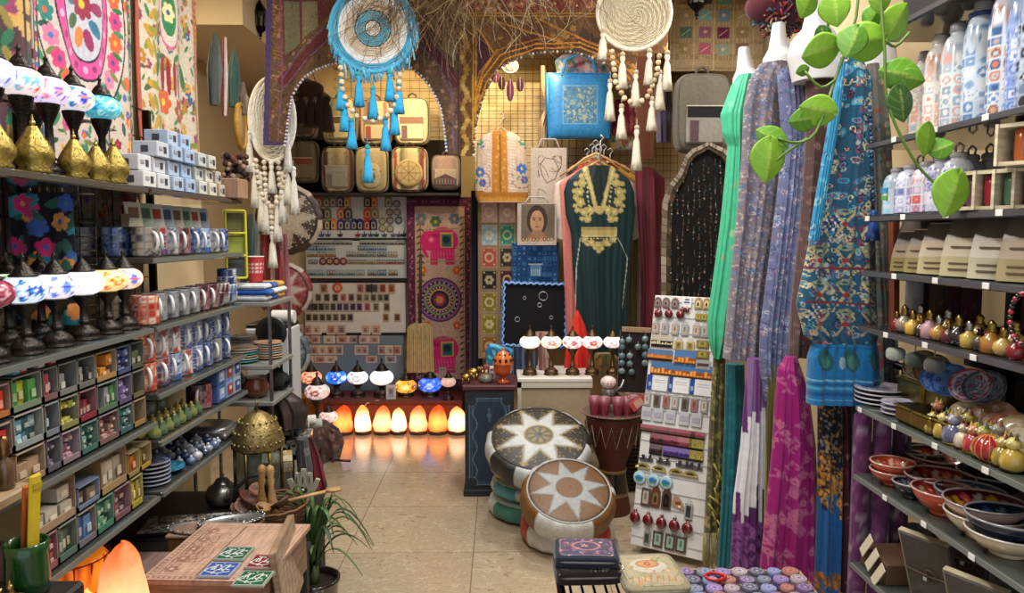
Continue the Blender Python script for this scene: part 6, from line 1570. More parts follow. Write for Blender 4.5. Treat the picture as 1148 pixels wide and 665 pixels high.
 # plates, tins and figurines
def plate(label,loc,r,pal,base,rot,seed,grp='painted plates and dishes'):
 c=C(2,2,64,base);rg=random.Random(seed);c.disc(1,1,1,pal[0],.86);
 for k in range(12):c.flower(1+.62*math.cos(k*PI/6),1+.62*math.sin(k*PI/6),.16,5,pal[k%len(pal)],base)
 c.disc(1,1,.4,pal[1%len(pal)],.8);c.flower(1,1,.32,8,pal[-1],pal[0])
 n=40;m=M();t_=np.arange(n)*2*PI/n;rs=np.linspace(.001,1,14);P=np.zeros((14,n,3));K=np.zeros((14,n,3))
 for j,q in enumerate(rs):
  P[j,:,0]=q*r*np.cos(t_);P[j,:,1]=q*r*np.sin(t_);P[j,:,2]=.004+.02*max(0,q-.6)**1.3
  K[j]=c.a[np.clip(((1+q*np.sin(t_))/2*63).astype(int),0,c.ny-1),np.clip(((1+q*np.cos(t_))/2*63).astype(int),0,63)]
 m.grid(P,K,True);Q=P[::-1].copy();Q[:,:,2]-=.004;m.grid(Q,base,True);m.grid(np.stack([Q[0],P[-1]]),base,True)
 return one('plate',label,'plate',m,'ceramic',loc,group=grp,rot=rot)
for k in range(4):plate(f'white plate, {ORD[k]} up in the flat stack at the far end of the plate shelf',P_(990,XF+.08,SZ['f']+.001+k*.013),.075,['a8a0b8',
 '8c8ca8'],'c8c4cc',(0,0,k),5+k,'stacked white plates')
for k in range(3):plate(f'white and lilac dish, {ORD[k]} up in the second flat stack on the plate shelf',P_(1012,XF+.06,SZ['f']+.001+k*.013),.05,['a8a0b8',
 '8c8ca8'],'bcb8c8',(0,0,k),15+k,'stacked white plates')
def tin(label,px,X,z,L,h,w=.07):
 t=thing('brass_tin',label,'tin',P_(px,X,z),0,'long brass tins');ob('body',M().box(0,0,h/2,w,L,h,'8c7c40',.008),'metal',t);ob('rim',M().box(0,0,h-.002,
  w+.004,L+.004,.006,'a8964c',.002).box(0,0,h+.0015,w-.012,L-.012,.003,'3c3420'),'metal',t)
tin('lower brass tin at the far end of the plate shelf',1030,XF+.045,SZ['f']+.001,.09,.045);tin('second lower brass tin on the plate shelf',1050,XF+.045,
 SZ['f']+.001,.09,.045);tin('third lower brass tin on the plate shelf',1072,XF+.05,SZ['f']+.001,.085,.045)
tin('upper brass tin at the back of the plate shelf holding patterned dishes',1040,XF+.15,SZ['f']+.001,.13,.09,.1);tin('long upper brass tin holding two blue dishes',
 1066,XF+.16,SZ['f']+.001,.16,.09,.1)
DI=[(1034,.17,.1,['7c5c4c','9c8c7c'],'b0a48c','beige rosette dish leaning in the brass tin'),(1046,.18,.095,['6c5c3c','8c7c5c'],'9c9070','smaller olive dish leaning behind the beige one'),
 (1056,.15,.09,['2c5ca8','5c84c0'],'6c8cc0','bright blue dish leaning first in the long tin'),(1068,.15,.09,['2450a0','5c84c0'],'5c80b8','bright blue dish leaning second in the long tin'),
 (1090,.16,.09,['8c3444','5c5c7c'],'a0a4b0','grey dish with a red oval centre'),(1106,.18,.09,['3c3c4c','5c6070'],'6c7078','dark grey patterned dish leaning at the back')]
for i,(px,dx,dz,pal,base,nm)in enumerate(DI):plate(nm,P_(px,XF+dx-.04,SZ['f']+dz+.03),.048,pal,base,(.5,-.75,0),30+i)
for i,(px,dx,r,q,nm)in enumerate(((1086,.1,.04,'a89878','small tan dish leaning low behind the figurines'),(1102,.12,.036,'6c6478','small violet dish leaning behind the figurines'),
 (1118,.13,.055,'8c6444','large brown wooden dish leaning behind the figurines'),(1136,.12,.045,'9c5c48','rust brown dish leaning near the camera'),(1147,
 .1,.05,'a8946c','pale wooden dish leaning at the near end'))):plate(nm,P_(px,XF+dx,SZ['f']+.05),r,[mixc(q,'000000',.3),mixc(q,'ffffff',.2)],q,(.4,-.8,
 0),50+i)
# dark carved silhouettes at the back
for i,px in enumerate((1096,1122,1144)):
 m=M();P=[(-.06,0),(.06,0)]+[(.06*math.cos(a)*(1+.18*(k%2)),.05+.07*math.sin(a)*(1+.18*(k%2)))for k,a in enumerate(np.linspace(0,PI,19))]
 m.prism(P,.015,'2c2c2c',m=TR(rz=-PI/2));one('slate_plaque',['dark scalloped plaque, farthest along the back of the plate shelf','dark scalloped plaque, middle one at the back of the plate shelf',
  'dark scalloped plaque, nearest one at the back of the plate shelf'][i],'plaque',m,'matte',P_(px,XF+.3,SZ['f']+.12),group='dark scalloped plaques')
one('plaque_riser','low dark wooden riser under the scalloped plaques','riser',M().box(0,0,.06,.1,.62,.118,'2c2620',.004),'wood',(XF+.31,1.53,SZ['f']+.001))
def figurine(label,px,X,z,s,c1,c2,c3):
 t=thing('figurine',label,'figurine',P_(px,X,z),0,'small painted figurines')
 c=C(6.28,2,40,c1);[c.flower(k*1.26+.3,.8+.5*(k%2),.3,5,c2,c3)for k in range(5)]
 ob('body',M().lathe([(.014*s,0),(.022*s,.004*s),(.025*s,.02*s),(.02*s,.038*s),(.01*s,.046*s)],c,24),'ceramic',t)
 m=M().ball((0,0,.057*s),(.015*s,.014*s,.014*s),c2,12);[m.ball((-.013*s,k*.006*s,.06*s),.0035*s,'e8e4d8',6)for k in(-1,1)];[m.lathe([(.005*s,0),(.001,.012*s)],
  c3,6,cx=0,cy=k*.009*s,cz=.067*s)for k in(-1,1)];ob('head',m,'ceramic',t)
 ob('base_ring',M().lathe([(.02*s,0),(.024*s,.002),(.022*s,.006)],c3,18),'metal',t)
FG=[('8c7c3c','b8a04c','5c2c2c','gold and red'),('8c4c5c','c0a0a0','a89440','rose and white'),('7c7c3c','a8a05c','4c5c34','olive green'),('a83040','c07c5c',
 'c8a850','crimson'),('c8bca8','a8a08c','8c3c3c','cream'),('5c5c7c','8c8ca0','b8a04c','slate violet'),('a88c3c','c8b464','3c3c2c','bright gold')]
for i in range(17):
 row=i%2;px=1050+(i//2)*11.5+row*5;f=FG[(i*3)%7]
 figurine(f'tiny {f[3]} owl figurine, {ORD[i // 2]} from the far end of the {"front" if not row else "second"} row',px,XF+.028+.045*row,SZ['f']+.001,.82+.2*((i*5)%3)/2,
  f[0],f[1],f[2])
t=thing('ornament','red lattice patterned round ornament among the owl figurines','ornament',P_(1114,XF+.022,SZ['f']+.03));ob('ball',M().ball((0,0,0),(.03,
 .03,.028),'a02430',20),'ceramic',t);m=M()
for k in range(6):m.tube([(.031*math.cos(a)*math.cos(k*PI/6),.031*math.cos(a)*math.sin(k*PI/6),.029*math.sin(a))for a in np.arange(20)*PI/10],.002,'c8703c',
 4,closed=True)
ob('lattice',m,'ceramic',t)
# bowls
def bowl(label,px,X,z,r,h,outc,inc,pal,seed,grp='painted ceramic bowls',dots=False):
 t=thing('bowl',label,'bowl',P_(px,X,z),0,grp)
 ob('outside',M().lathe([(r*.42,0),(r*.44,.006),(r*.4,.01),(r*.7,h*.35),(r*.92,h*.72),(r,h),(r*.99,h+.003)],outc,40,caps=False).lathe([(.001,0),(r*.42,
  0)][::-1],'c8bca8',40,caps=False),'ceramic',t)
 c=C(2,2,110,inc);rg=random.Random(seed)
 if dots:
  for _ in range(240):c.disc(rg.random()*2,rg.random()*2,.018,rg.choice(pal))
 for rr_,n,s in((.78,16,.13),(.5,10,.15),(.2,5,.12)):
  for k in range(n):a=k*2*PI/n+rr_;c.flower(1+rr_*math.cos(a),1+rr_*math.sin(a),s,6,pal[k%len(pal)],pal[(k+1)%len(pal)],a)
 n=56;t_=np.arange(n)*2*PI/n;rs=np.linspace(.001,.985,26);P=np.zeros((26,n,3));K=np.zeros((26,n,3))
 for j,q in enumerate(rs):
  P[j,:,0]=q*r*np.cos(t_);P[j,:,1]=q*r*np.sin(t_);P[j,:,2]=.008+(h-.006)*q**2.4
  K[j]=c.a[np.clip(((1+q*np.sin(t_))/2*109).astype(int),0,c.ny-1),np.clip(((1+q*np.cos(t_))/2*109).astype(int),0,109)]
 ob('painted_inside',M().grid(P,K,True),'ceramic',t)
 ob('rim',M().tube([(r*.992*math.cos(a),r*.992*math.sin(a),h+.002)for a in np.arange(40)*PI/20],.003,mixc(inc,'ffffff',.25),6,closed=True),'ceramic',t)
RD=['c87060','e0b0a0','a83828','d8c8a0']
BW=[(992,.07,.06,.045,'6c2430','7c3038',['a87078','c8a0a0'],'small maroon bowl at the far end'),(1004,.075,.0,.0,'','',[],''),]
bowl('small maroon bowl at the far end of the bowl shelf',986,XF+.12,SZ['g']+.001,.055,.04,'6c2430','5c1c28',['a87078','c8a0a0'],1)
bowl('black bowl with white dots and a pale rim at the back of the bowl shelf',1034,XF+.22,SZ['g']+.001,.07,.05,'1c1c20','141418',['8c8c8c','a8a8a0'],2,
 dots=True)
bowl('dark navy bowl behind the orange stack on the bowl shelf',1016,XF+.15,SZ['g']+.001,.062,.046,'20283c','182034',['5c6c8c','8c8c9c'],3)
bowl('lower orange red bowl of the small stack near the far end',1006,XF+.055,SZ['g']+.001,.058,.04,'b84c2c','a83c24',RD,4)
bowl('upper orange red bowl of the small stack near the far end',1006,XF+.055,SZ['g']+.022,.058,.042,'c05430','a8401c',RD,5,dots=True)
bowl('small black bowl in front of the deep red bowls',1028,XF+.05,SZ['g']+.001,.045,.04,'20242c','181c24',['6c7c8c','8c949c'],6)
bowl('wide deep red dotted bowl at the back of the bowl shelf',1062,XF+.25,SZ['g']+.001,.1,.055,'6c1c20','641820',RD,7,dots=True)
bowl('deep red bowl behind the large orange one',1060,XF+.13,SZ['g']+.001,.085,.055,'7c2020','701c20',RD,8,dots=True)
bowl('large orange red dotted bowl in the middle of the bowl shelf',1066,XF+.07,SZ['g']+.001,.075,.06,'c04c2c','982c20',RD,9,dots=True)
bowl('teal bowl with a pale rim beside the flower bowls',1096,XF+.13,SZ['g']+.001,.08,.06,'3c7890','2c4c60',['8c9c8c','5c7c8c','a8a070'],10)
FLW=['c8a020','c8c8b8','a83848','c89428']
bowl('cream outer bowl under the maroon flower bowl',1113,XF+.075,SZ['g']+.001,.083,.055,'c8b8a0','a89c88',FLW,11)
bowl('large maroon bowl painted inside with yellow and white flowers',1113,XF+.075,SZ['g']+.028,.086,.056,'c8a898','4c0c1c',FLW,12)
bowl('cream bowl under the navy ribbed one nearest the camera',1142,XF+.07,SZ['g']+.001,.085,.05,'c8b89c','9c9080',['5c6c7c'],13)
bowl('navy blue bowl nested in the cream bowl nearest the camera',1142,XF+.07,SZ['g']+.024,.086,.06,'141c34','10182c',['2c3c5c','5c6c84'],14)
bowl('dark bowl at the back behind the teal one',1120,XF+.28,SZ['g']+.001,.085,.06,'201418','1c1014',['5c2c34','4c3c3c'],15)
for i,(x,q)in enumerate(((1.09,'5c2c58'),(1.15,'7c4478'),(1.21,'4c2c4c'))):
 c=C(6.28,40,30,q);florals(c,[mixc(q,'ffffff',.18),mixc(q,'000000',.25)],[mixc(q,'a05c8c',.4)],160,.6,RN)
 one('cloth_roll',['tall plum floral cloth roll standing on the floor behind the shelf end','tall mauve floral cloth roll, middle one behind the shelf end',
  'tall dark violet cloth roll, innermost behind the shelf end'][i],'cloth roll',M().lathe([(.02,0)]+[(.026,k)for k in np.linspace(.01,1.01,50)]+[(.02,
  1.02)],c,24),'cloth',(x,2.165,.001),group='tall cloth rolls')
 # cloth rolls standing left below the bowls and leaning notebooks
for i,(px,X,q)in enumerate(((975,XF+.06,'5c3058'),(987,XF+.1,'6c3c6c'),(998,XF+.2,'3c2438'),(1008,XF+.24,'5c4c54'))):
 c=C(6.28,20,30,q);florals(c,[mixc(q,'ffffff',.15),mixc(q,'000000',.2)],[mixc(q,'8c4c7c',.4)],90,.6,RN)
 for zz,L,w2 in((.05,.76,'lower'),):one('cloth_roll',f'{["plum", "mauve", "dark violet", "grey mauve"][i]} patterned cloth roll standing at the far end under the bowls',
  'cloth roll',M().lathe([(.018,0)]+[(.024,k)for k in np.linspace(.01,.24,14)]+[(.02,.25)],c,20),'cloth',P_(px,X,SZ['h']+.001),group='cloth rolls under the bowls')
def notebook(label,px,z,w,h,q,lean,dx=.09):
 t=thing('notebook',label,'notebook',P_(px,XF+dx,z),0,'grey leather notebooks',rot=(0,-lean,.5));
 ob('cover',M().box(0,0,h/2,.022,w,h,q,.004),'leather',t);ob('pages',M().box(.001,.003,h/2+.003,.015,w,h-.004,'a89c80'),'paper',t)
 m=M();m.tube([(-.013,-w/2,h*.52),(-.015,0,h*.5),(-.013,w/2,h*.52)],.0018,'6c5844',5);m.tube([(-.015,.022*math.cos(a)*math.sin(a*.5),h*.5+.02*math.sin(a))for a in np.arange(14)*PI/7],
  .0018,'5c4838',5,closed=True);m.box(-.014,.01,h*.44,.003,.012,.01,'d8d8d8');ob('tie',m,'leather',t)
notebook('large grey leather notebook with a tied cord leaning under the bowls',1066,SZ['h']+.003,.13,.22,'4c4844',.35)
notebook('second grey leather notebook nearer the camera under the bowls',1128,SZ['h']+.003,.14,.21,'504c48',.35,.08)
notebook('small brown notebook lying at the back under the bowls',1100,SZ['h']+.003,.1,.15,'3c2c24',.1,.25)
t=thing('card_box','tan cardboard box with white curled papers at the far end below the bowls','box',P_(1020,XF+.1,SZ['h']+.001));ob('body',M().box(0,0,
 .03,.16,.15,.06,'5c4434',.003),'paper',t)
for k in range(3):ob('paper_curl',M().box(-.1,-.05+k*.05,.035,.003,.03,.07,'c8c0a8',.001,TR(rx=.5,ry=.2)),'paper',t)
one('dark_tray','dark oval tray standing at the back under the bowls','tray',M().ball((0,0,.05),(.03,.1,.05),'1c1418',24),'wood',P_(1045,XF+.22,SZ['h']+.001))
for k,(px,w,q)in enumerate(((1050,.2,'2c2c30'),(1100,.16,'3c3834'),(1135,.15,'2c3034'))):one('storage_box',['black','dark brown','slate'][k]+' storage box on the topmost shelf above the bottles',
 'box',M().box(0,0,.06,.16,w,.12,q,.006).box(0,0,.12,.17,w+.01,.02,mixc(q,'ffffff',.08),.003),'plastic',P_(px,XF+.12,SZ['a']+.001))
# ================================================================== left-hand shelving
LF,LB=-.95,-1.285
def lunit(label,ya,yb,zs,ztop=2.0):
 cx,cy=(LF+LB)/2,(ya+yb)/2;t=thing('shelving_unit',label,'shelves',(cx,cy,0),0,'aisle shelving units');d=LF-LB
 for z in zs:
  ob('shelf',M().box(0,0,z-.009,d,yb-ya-.01,.018,'2c2822' if z>1.6 else '343634',.003),'shelf_glass',t);ob('edge_strip',M().box(d/2+.003,0,z-.009,.006,
   yb-ya-.01,.012,'443f38' if z>1.6 else '606460'),'plastic',t)
 for y in(ya+.015,yb-.02):ob('post',M().box(-d/2+.012,y-cy,ztop/2,.025,.02,ztop,'2c2824',.003),'metal',t)
 m=M();n=int((yb-ya)/.06)
 for k in range(n+1):m.tube([(-d/2+.003,ya-cy+.02+k*(yb-ya-.04)/n,.1),(-d/2+.003,ya-cy+.02+k*(yb-ya-.04)/n,ztop)],.002,'4c463c',4)
 for k in range(int(ztop/.1)):m.tube([(-d/2+.003,ya-cy,.1+k*.1),(-d/2+.003,yb-cy,.1+k*.1)],.002,'4c463c',4)
 ob('wire_back',m,'metal',t);return t
lunit('dark shelving unit nearest the camera holding mosaic lamps and incense trays',1.33,2.03,(1.68,1.30,1.04,.83))
lunit('glass shelving unit holding rows of patterned mugs',2.04,2.76,(1.68,1.49,1.30,1.11,.975,.83))
def Yp(px,X=LF):return yx(px,X)

# end grid with hanging embroidered strip between the units
wire_grid('wire_display_grid','dark wire grid standing between the two aisle shelving units',LB+.02,LB+.19,2.035,1.32,1.66,.035)
# ------------------------------------------------------------------ suzani textiles on the aisle wall
def wallcloth(name,label,c,ya,yb,za,zb,X=-1.295,amp=.008,k=3):
 return one(name,label,'wall hanging',sheet(c,yb-ya,zb-za,amp,k),'cloth',(X+.012,(ya+yb)/2,za),PI/2,'embroidered hangings on the aisle wall',solid=.006)
SU=['c83c74','d85c34','3c6ca8','5c3c84','d8a030','8c1c34','2c7c74','e07898'];LFc=['2c6c3c','3c7c54','1c4c3c','6c7c3c']
def suz1():
 c=C(.42,1.25,90,'4c2c38');r=random.Random(1);fl(c,['a83c4c','c87c4c','3c5c84','8c3c64','c8a05c'],['2c5c3c','3c6c4c','1c3c2c'],150,.035,1)
 for x in(.28,.39):c.line([(x,0),(x,1.25)],.012,'241820')
 for k in range(26):c.leaf(.335,k*.05,.06,['2c6c4c','8c7c3c'][k%2],1+k%2)
 c.flower(.12,.35,.09,8,'c82c70','e8a040');c.flower(.1,.95,.1,8,'b8344c','2c4c34')
 wallcloth('wall_hanging','dark embroidered hanging with green leaf border at the near end of the aisle wall',c,1.62,2.1,1.36,2.62)
def suz2():
 c=C(.56,1.1,190,'c4b4a8');r=random.Random(2);fl(c,SU,LFc,420,.02,3);P='d0488c'
 cx,cz=.26,.74
 c.ell(cx,cz,.25,.36,'2c2430');c.ell(cx,cz,.243,.352,'c8b8b0');
 for k in range(26):a=k*2*PI/26;c.flower(cx+.2*math.cos(a),cz+.3*math.sin(a),.034,6,SU[k%8],SU[(k+3)%8],a);c.leaf(cx+.215*math.cos(a+.12),cz+.32*math.sin(a+.12),
  .05,LFc[k%4],a)
 c.ell(cx,cz,.158,.235,'2c2430');c.ell(cx,cz,.15,.226,P);
 for k in range(20):a=k*PI/10;c.disc(cx+.132*math.cos(a),cz+.2*math.sin(a),.011,'e89cc0' if k%2 else '8c2c64')
 c.ell(cx,cz,.115,.178,'2c2430');c.ell(cx,cz,.108,.17,'b8b8c4')
 for k in range(10):a=k*PI/5;c.ell(cx+.07*math.cos(a),cz+.11*math.sin(a),.034,.02,['8c2c5c','2c6c84','3c5c34','d07c3c'][k%4],a)
 c.flower(cx,cz,.05,8,'8c2c44','e8b83c')
 for x in(.008,.03,.53,.55):c.line([(x,0),(x,1.1)],.008,'2c3c34')
 for k in range(40):c.disc(.019,k*.028,.008,SU[k%8]);c.disc(.54,k*.028,.009,LFc[k%4])
 wallcloth('wall_hanging','large white suzani with a pink oval ring medallion full of flowers',c,2.11,2.66,1.52,2.62)
def suz3():
 c=C(.52,.8,140,'c8bca8');fl(c,['a87c2c','c8983c','3c5c8c','8c3454','c8a8a0'],['3c7c44','7c8c34','4c5c34'],210,.022,5)
 for x,q in((.1,'b8902c'),(.13,'8c8c2c')):
  for k in range(12):c.leaf(x+.02*math.sin(k*2),.05+k*.065,.07,q,k)
 c.ell(.26,.55,.085,.14,'c85c8c');c.ell(.26,.55,.075,.128,'d0c4b4');c.ell(.26,.55,.05,.09,'2c7c4c');c.flower(.26,.55,.04,6,'e8d8a0','3c5c8c')
 for x in(.2,.24,.28,.32):c.ell(x,.3,.014,.07,'8c2434')
 c.flower(.2,.2,.05,6,'c85c2c','e8c040');c.flower(.32,.18,.05,6,'9c4c2c','d8c070');c.leaf(.15,.33,.1,'2c6c3c',1.2);c.leaf(.37,.33,.1,'2c6c3c',1.9)
 for k in range(60):c.disc(.49,k*.0135,.018,'b85c34' if k%2 else 'c87c4c')
 c.line([(.012,0),(.012,.8)],.03,'a8503c');c.noise(.1)
 wallcloth('wall_hanging','cream and mustard suzani with an orange fringe at the far end of the aisle wall',c,2.71,3.23,1.86,2.66)
suz1();suz2();suz3()
# strip of embroidered cloth seen between the shelves near the camera
c=C(.14,.3,50,'14101c');fl(c,['c82c6c','2c7c8c','3c5ca8','d8904c'],['2c5c4c'],60,.02,8);c.flower(.04,.07,.04,8,'d82c74','e8b070')
one('embroidered_strip','black strip of cloth with a large pink flower hanging between the lamp shelves','cloth',sheet(c,.14,.33,.01,2),'cloth',(-1.13,
 1.86,1.325),.25,solid=.006)

# ------------------------------------------------------------------ mosaic lamps on the near unit
U5='lamps on the aisle shelves'
st2=(.195-.038)/(1.75*.062)
for X,Y,bg,pal,s_,nm,lt in((-1.02,1.53,'d8dcf4',['3c5cd0','2c2c6c','ffffff'],'flower','white and navy','lit_glass'),(-1.13,1.6,'f0d8d8',['d02c3c','e8b080',
 '5c1c34'],'flower','pale red speckled','lit_glass'),(-1.02,1.625,'f4e0e0',['e84830','f0a820','70b0d8'],'flower','red and yellow flower','lit_glass'),(-1.02,
 1.72,'e8d8f8',['5038d0','8060e8','f8a0a0'],'diamond','violet and white','lit_glass'),(-1.02,1.82,'e0e0e8',['f08020','50b040','3048d0'],'diamond','orange, green and blue',
 'lit_glass'),(-1.02,1.945,'50b8d0',['80e0e8','2070b0','b0f0f0'],'ring','turquoise','lit_glass_soft'),(-1.18,1.92,'3c3434',['2c2428','5c4c4c'],'ring','dark unlit',
 'ceramic')):
 mosaic_lamp(f'{nm} mosaic lamp on the top aisle shelf',(X,Y,1.681),.048,bg,pal,s_,lt,'2c2624',U5,stem=(.195-.03)/(1.75*.048),rng=random.Random(int(Y*100)))
for i,(X,Y,bg,pal,s_,nm,lt)in enumerate(((-1.0,1.46,'7c2c3c',['a84c5c','5c1c2c','c8a0a8'],'ring','maroon','lit_glass_soft'),(-1.0,1.57,'d8e8f8',['3078d8',
 '50a8f0','2050a0'],'flower','white and blue flower','lit_glass'),(-1.0,1.68,'f0e8f8',['5030b0','8060d8','6090e0'],'diamond','white and purple','lit_glass'),
 (-1.0,1.79,'f4f4fa',['ffffff','e8e8f4'],'diamond','plain white','lit_glass'),(-1.0,1.9,'f8d890',['f0a030','f8c860','d86030'],'ring','amber ringed','lit_glass'),
 (-1.0,1.985,'f8e0c0',['e85830','f0a040','5868c8'],'diamond','cream with an orange diamond','lit_glass'),(-1.12,1.58,'f0e0e8',['d08080','9090d0','d0a060'],
 'flower','pale multicoloured','lit_glass'),(-1.12,1.7,'d8f0d0',['50b060','90d080','408050'],'flower','white and green','lit_glass'),(-1.12,1.82,'6c6c70',
 ['8c8c90','4c4c50'],'ring','grey unlit','ceramic'),(-1.12,1.93,'c0e8f8',['60b8e0','90d8f0'],'ring','light blue','lit_glass'))):
 mosaic_lamp(f'{nm} mosaic lamp, {"front" if i < 6 else "rear"} row of the shelf above the incense',(X,Y,1.301),.047,bg,pal,s_,lt,'34302c',U5,stem=(.135-.029)/(1.75*.047),
  rng=random.Random(i+50))
def cone(label,px,X,z,s=1.0):
 t=thing('brass_burner',label,'incense burner',(X,Yp(px,X),z),0,'pointed brass incense burners')
 ob('body',M().lathe([(.026*s,0),(.03*s,.004),(.024*s,.012),(.033*s,.026*s),(.034*s,.04*s),(.026*s,.058*s),(.014*s,.078*s),(.008*s,.09*s)],'94803c',28,
  flute=.05,nf=10),'aged_brass',t)
 ob('finial',M().ball((0,0,.096*s),.006*s,'b89c58',8).lathe([(.003*s,.1*s),(.001,.113*s)],'b89c58',8),'metal',t)
 m=M();[m.tube([(.034*s*math.cos(a),.034*s*math.sin(a),.034*s),(.02*s*math.cos(a+.3),.02*s*math.sin(a+.3),.068*s)],.0012,'5c4820',4)for a in np.arange(10)*PI/5];ob('piercing',
  m,'metal',t)
for px,X,s,nm in((8,-.985,1.0,'brass burner nearest the camera'),(50,-.985,1.1,'tall brass burner, second from the camera'),(94,-.985,1.0,'broad brass burner below the orange and green lamp'),
 (118,-.985,.95,'narrow brass burner, second from the far end'),(137,-.985,1.05,'slim brass burner at the far end')):cone(nm+' on the top aisle shelf',
 px,X,1.681,s)

# ------------------------------------------------------------------ boxed goods on the top shelf
r=random.Random(12);k=0
for px,lv,q,w in((168,2,'c4c4c4',.075),(184,3,'bcbcc0',.075),(200,4,'9cacc0',.07),(214,4,'94a8c4',.07),(228,3,'b8b8b0',.06),(239,3,'c0bcac',.06),(249,2,
 'a8a090',.05)):
 for j in range(lv):
  hh=.045;k+=1;m=M().box(0,0,hh/2,.07,w,hh-.002,mixc(q,'7890b0',.12*(j%3)),.002);m.box(.0355,w*.15,hh*.5,.002,.016,.018,'34343c').box(.0355,-w*.2,hh*.55,
   .002,.02,.01,'8c8c94');m.box(-.0,-w/2-.0008,hh*.5,.02,.002,.018,'3c3c44')
  one('gift_box',f'small {["grey white", "blue grey", "pale"][j % 3]} gift box, {ORD[j]} up in the {ORD[[168, 184, 200, 214, 228, 239, 249].index(px)]} pile along the top aisle shelf',
   'box',m,'paper',(LF-.045-.012*(j%2),Yp(px,LF-.03),1.681+j*hh),0,'piles of small gift boxes')
one('wooden_box','plain pale wooden box at the far end of the top aisle shelf','box',M().box(0,0,.035,.12,.1,.07,'94745c',.003),'wood_flat',(LF-.03,2.7,
 1.681))
for i in range(8):one('postcard',f'{["cream", "pale green", "white", "pale blue"][i % 4]} card standing in the rack above the mug shelf, {ORD[i]} along',
 'card',M().box(0,0,.035,.004,.05,.07,['ccc4b0','a0b8a0','d0d0cc','a8b8c8'][i%4]).box(.0028,0,.04,.002,.03,.03,['7c5c4c','4c6c5c','a84c44','4c5c84'][i%4]),
 'paper',(LF-.09,2.14+i*.07,1.575),0,'cards above the mugs',rot=(0,-.15,-.5))
one('card_rail','thin metal rail holding the cards above the mug shelf','rail',M().box(0,0,0,.03,.6,.006,'6c6c68').box(-.015,0,.02,.004,.6,.04,'6c6c68'),
 'metal',(LF-.085,2.38,1.57))

# ------------------------------------------------------------------ mugs
def mug_proto(pal,base,seed,h=.082,r=.037,hc='d0d0d0'):
 t=thing('mug','x','mug',(0,0,-9));c=C(6.28*r,h,90,base);tiles(c,r*.62,pal,random.Random(seed),grout=base)
 n=32;prof=[(r*.9,0),(r,.004)]+[(r,h*q)for q in np.linspace(.08,.98,20)]+[(r*.98,h),(r*.93,h),(r*.92,h*.94)]
 m=M().lathe(prof,c,40);m.lathe([(.001,.012),(r*.9,.012),(r*.92,h*.96)],hc,32,caps=False);ob('cup',m,'ceramic',t)
 ob('handle',M().tube([(r*.96+.024*math.sin(a),0,h*.5+.027*math.cos(a))for a in np.linspace(0,PI,12)],.0048,hc,8),'ceramic',t);return t
MV={'slate tile':(['5c6478','8c8c94','34405c','a09c94'],'7c8088'),'navy tile':(['24386c','3c548c','8c98b0','1c2848'],'5c6c90'),'brown and grey tile':(['5c5048',
 '8c8478','3c3c44','9c8c7c'],'6c6860'),'red and blue tile':(['94342c','3c4c84','b0887c','5c2830'],'8c8c94'),'orange and red tile':(['b8482c','9c2c24','c87c54',
 'd0b8a4'],'a86c5c'),'blue rosette':(['3c5ca0','b0b8c8','24407c','7c90b4'],'a8b0c0'),'grey smoked':(['5c5c60','7c7c80','8c8c8c'],'74767c'),'maroon tile':(['5c1c2c',
 '7c3440','3c1c24','8c6c6c'],'6c3c44'),'white and red tile':(['b03c34','c8c4c0','a89c98','4c5c84'],'c4c0bc')}
PR={}
for i,(k_,(pal,base))in enumerate(MV.items()):PR[k_]=mug_proto(pal,base,100+i)
scan();used=set()
def mug(kind,X,Y,z,rz,label,grp='patterned mugs on the aisle shelves'):
 rt=PR[kind]
 if kind in used:dup(rt,(X,Y,z),rz,label,grp)
 else:
  used.add(kind);rt.location=(X,Y,z);rt.rotation_euler=(0,0,rz);rt['label']=label;rt['group']=grp
  # top mug shelf: three across the end, then along the front
for i,(x,y,k_)in enumerate(((-1.175,2.1,'slate tile'),(-1.075,2.1,'navy tile'),(-.99,2.095,'brown and grey tile'))):mug(k_,x,y,1.491,[2.6,.3,-.6][i],f'{k_} mug, {ORD[i]} across the near end of the upper shelf')
KK=['red and blue tile','slate tile','maroon tile','navy tile','blue rosette','slate tile','navy tile']
for i in range(7):mug(KK[i],LF-.06,2.185+i*.082,1.491,-.75+.15*math.sin(i*3),f'{KK[i]} mug on the upper mug shelf front, {ORD[i]} from the near end')
for i in range(6):mug(['navy tile','grey smoked','maroon tile'][i%3],LF-.17,2.2+i*.085,1.491,-1,f'{["navy tile", "grey smoked", "maroon tile"][i % 3]} mug behind the front row of the upper shelf, {ORD[i]} along')
mug('orange and red tile',LF-.045,2.085,1.301,PI/2,'orange red tile mug at the near end of the second mug shelf')
mug('brown and grey tile',LF-.14,2.085,1.301,-.4,'brown and grey mug behind the orange one on the second mug shelf')
for i in range(6):mug(['grey smoked','maroon tile'][i>3],LF-.06,2.168+i*.079,1.301,-.8,f'{["grey smoked", "maroon tile"][i > 3]} mug on the second mug shelf front, {ORD[i]} from the orange one')
def bowlstack(label,X,Y,z,n,r,h,cols,grp='stacked bowls'):
 for j in range(n):
  c=C(6.28*r,h,60,cols[j%len(cols)]);tiles(c,r*.6,[cols[j%len(cols)],mixc(cols[j%len(cols)],'ffffff',.4),mixc(cols[j%len(cols)],'000000',.3)],random.Random(j));m=M().lathe([(r*.6,
   0),(r*.95,h*.3),(r,h*.9),(r*.97,h),(r*.9,h),(r*.88,h*.7)],c,36);m.lathe([(.001,h*.3),(r*.88,h*.7)],mixc(cols[j%len(cols)],'ffffff',.3),24,caps=False)
  one('small_bowl',f'{label}, {ORD[j]} up in its stack','bowl',m,'ceramic',(X,Y,z+j*h*.62),0,grp)
bowlstack('dark maroon patterned bowl on the second mug shelf',LF-.05,2.64,1.301,2,.04,.05,['4c242c'])
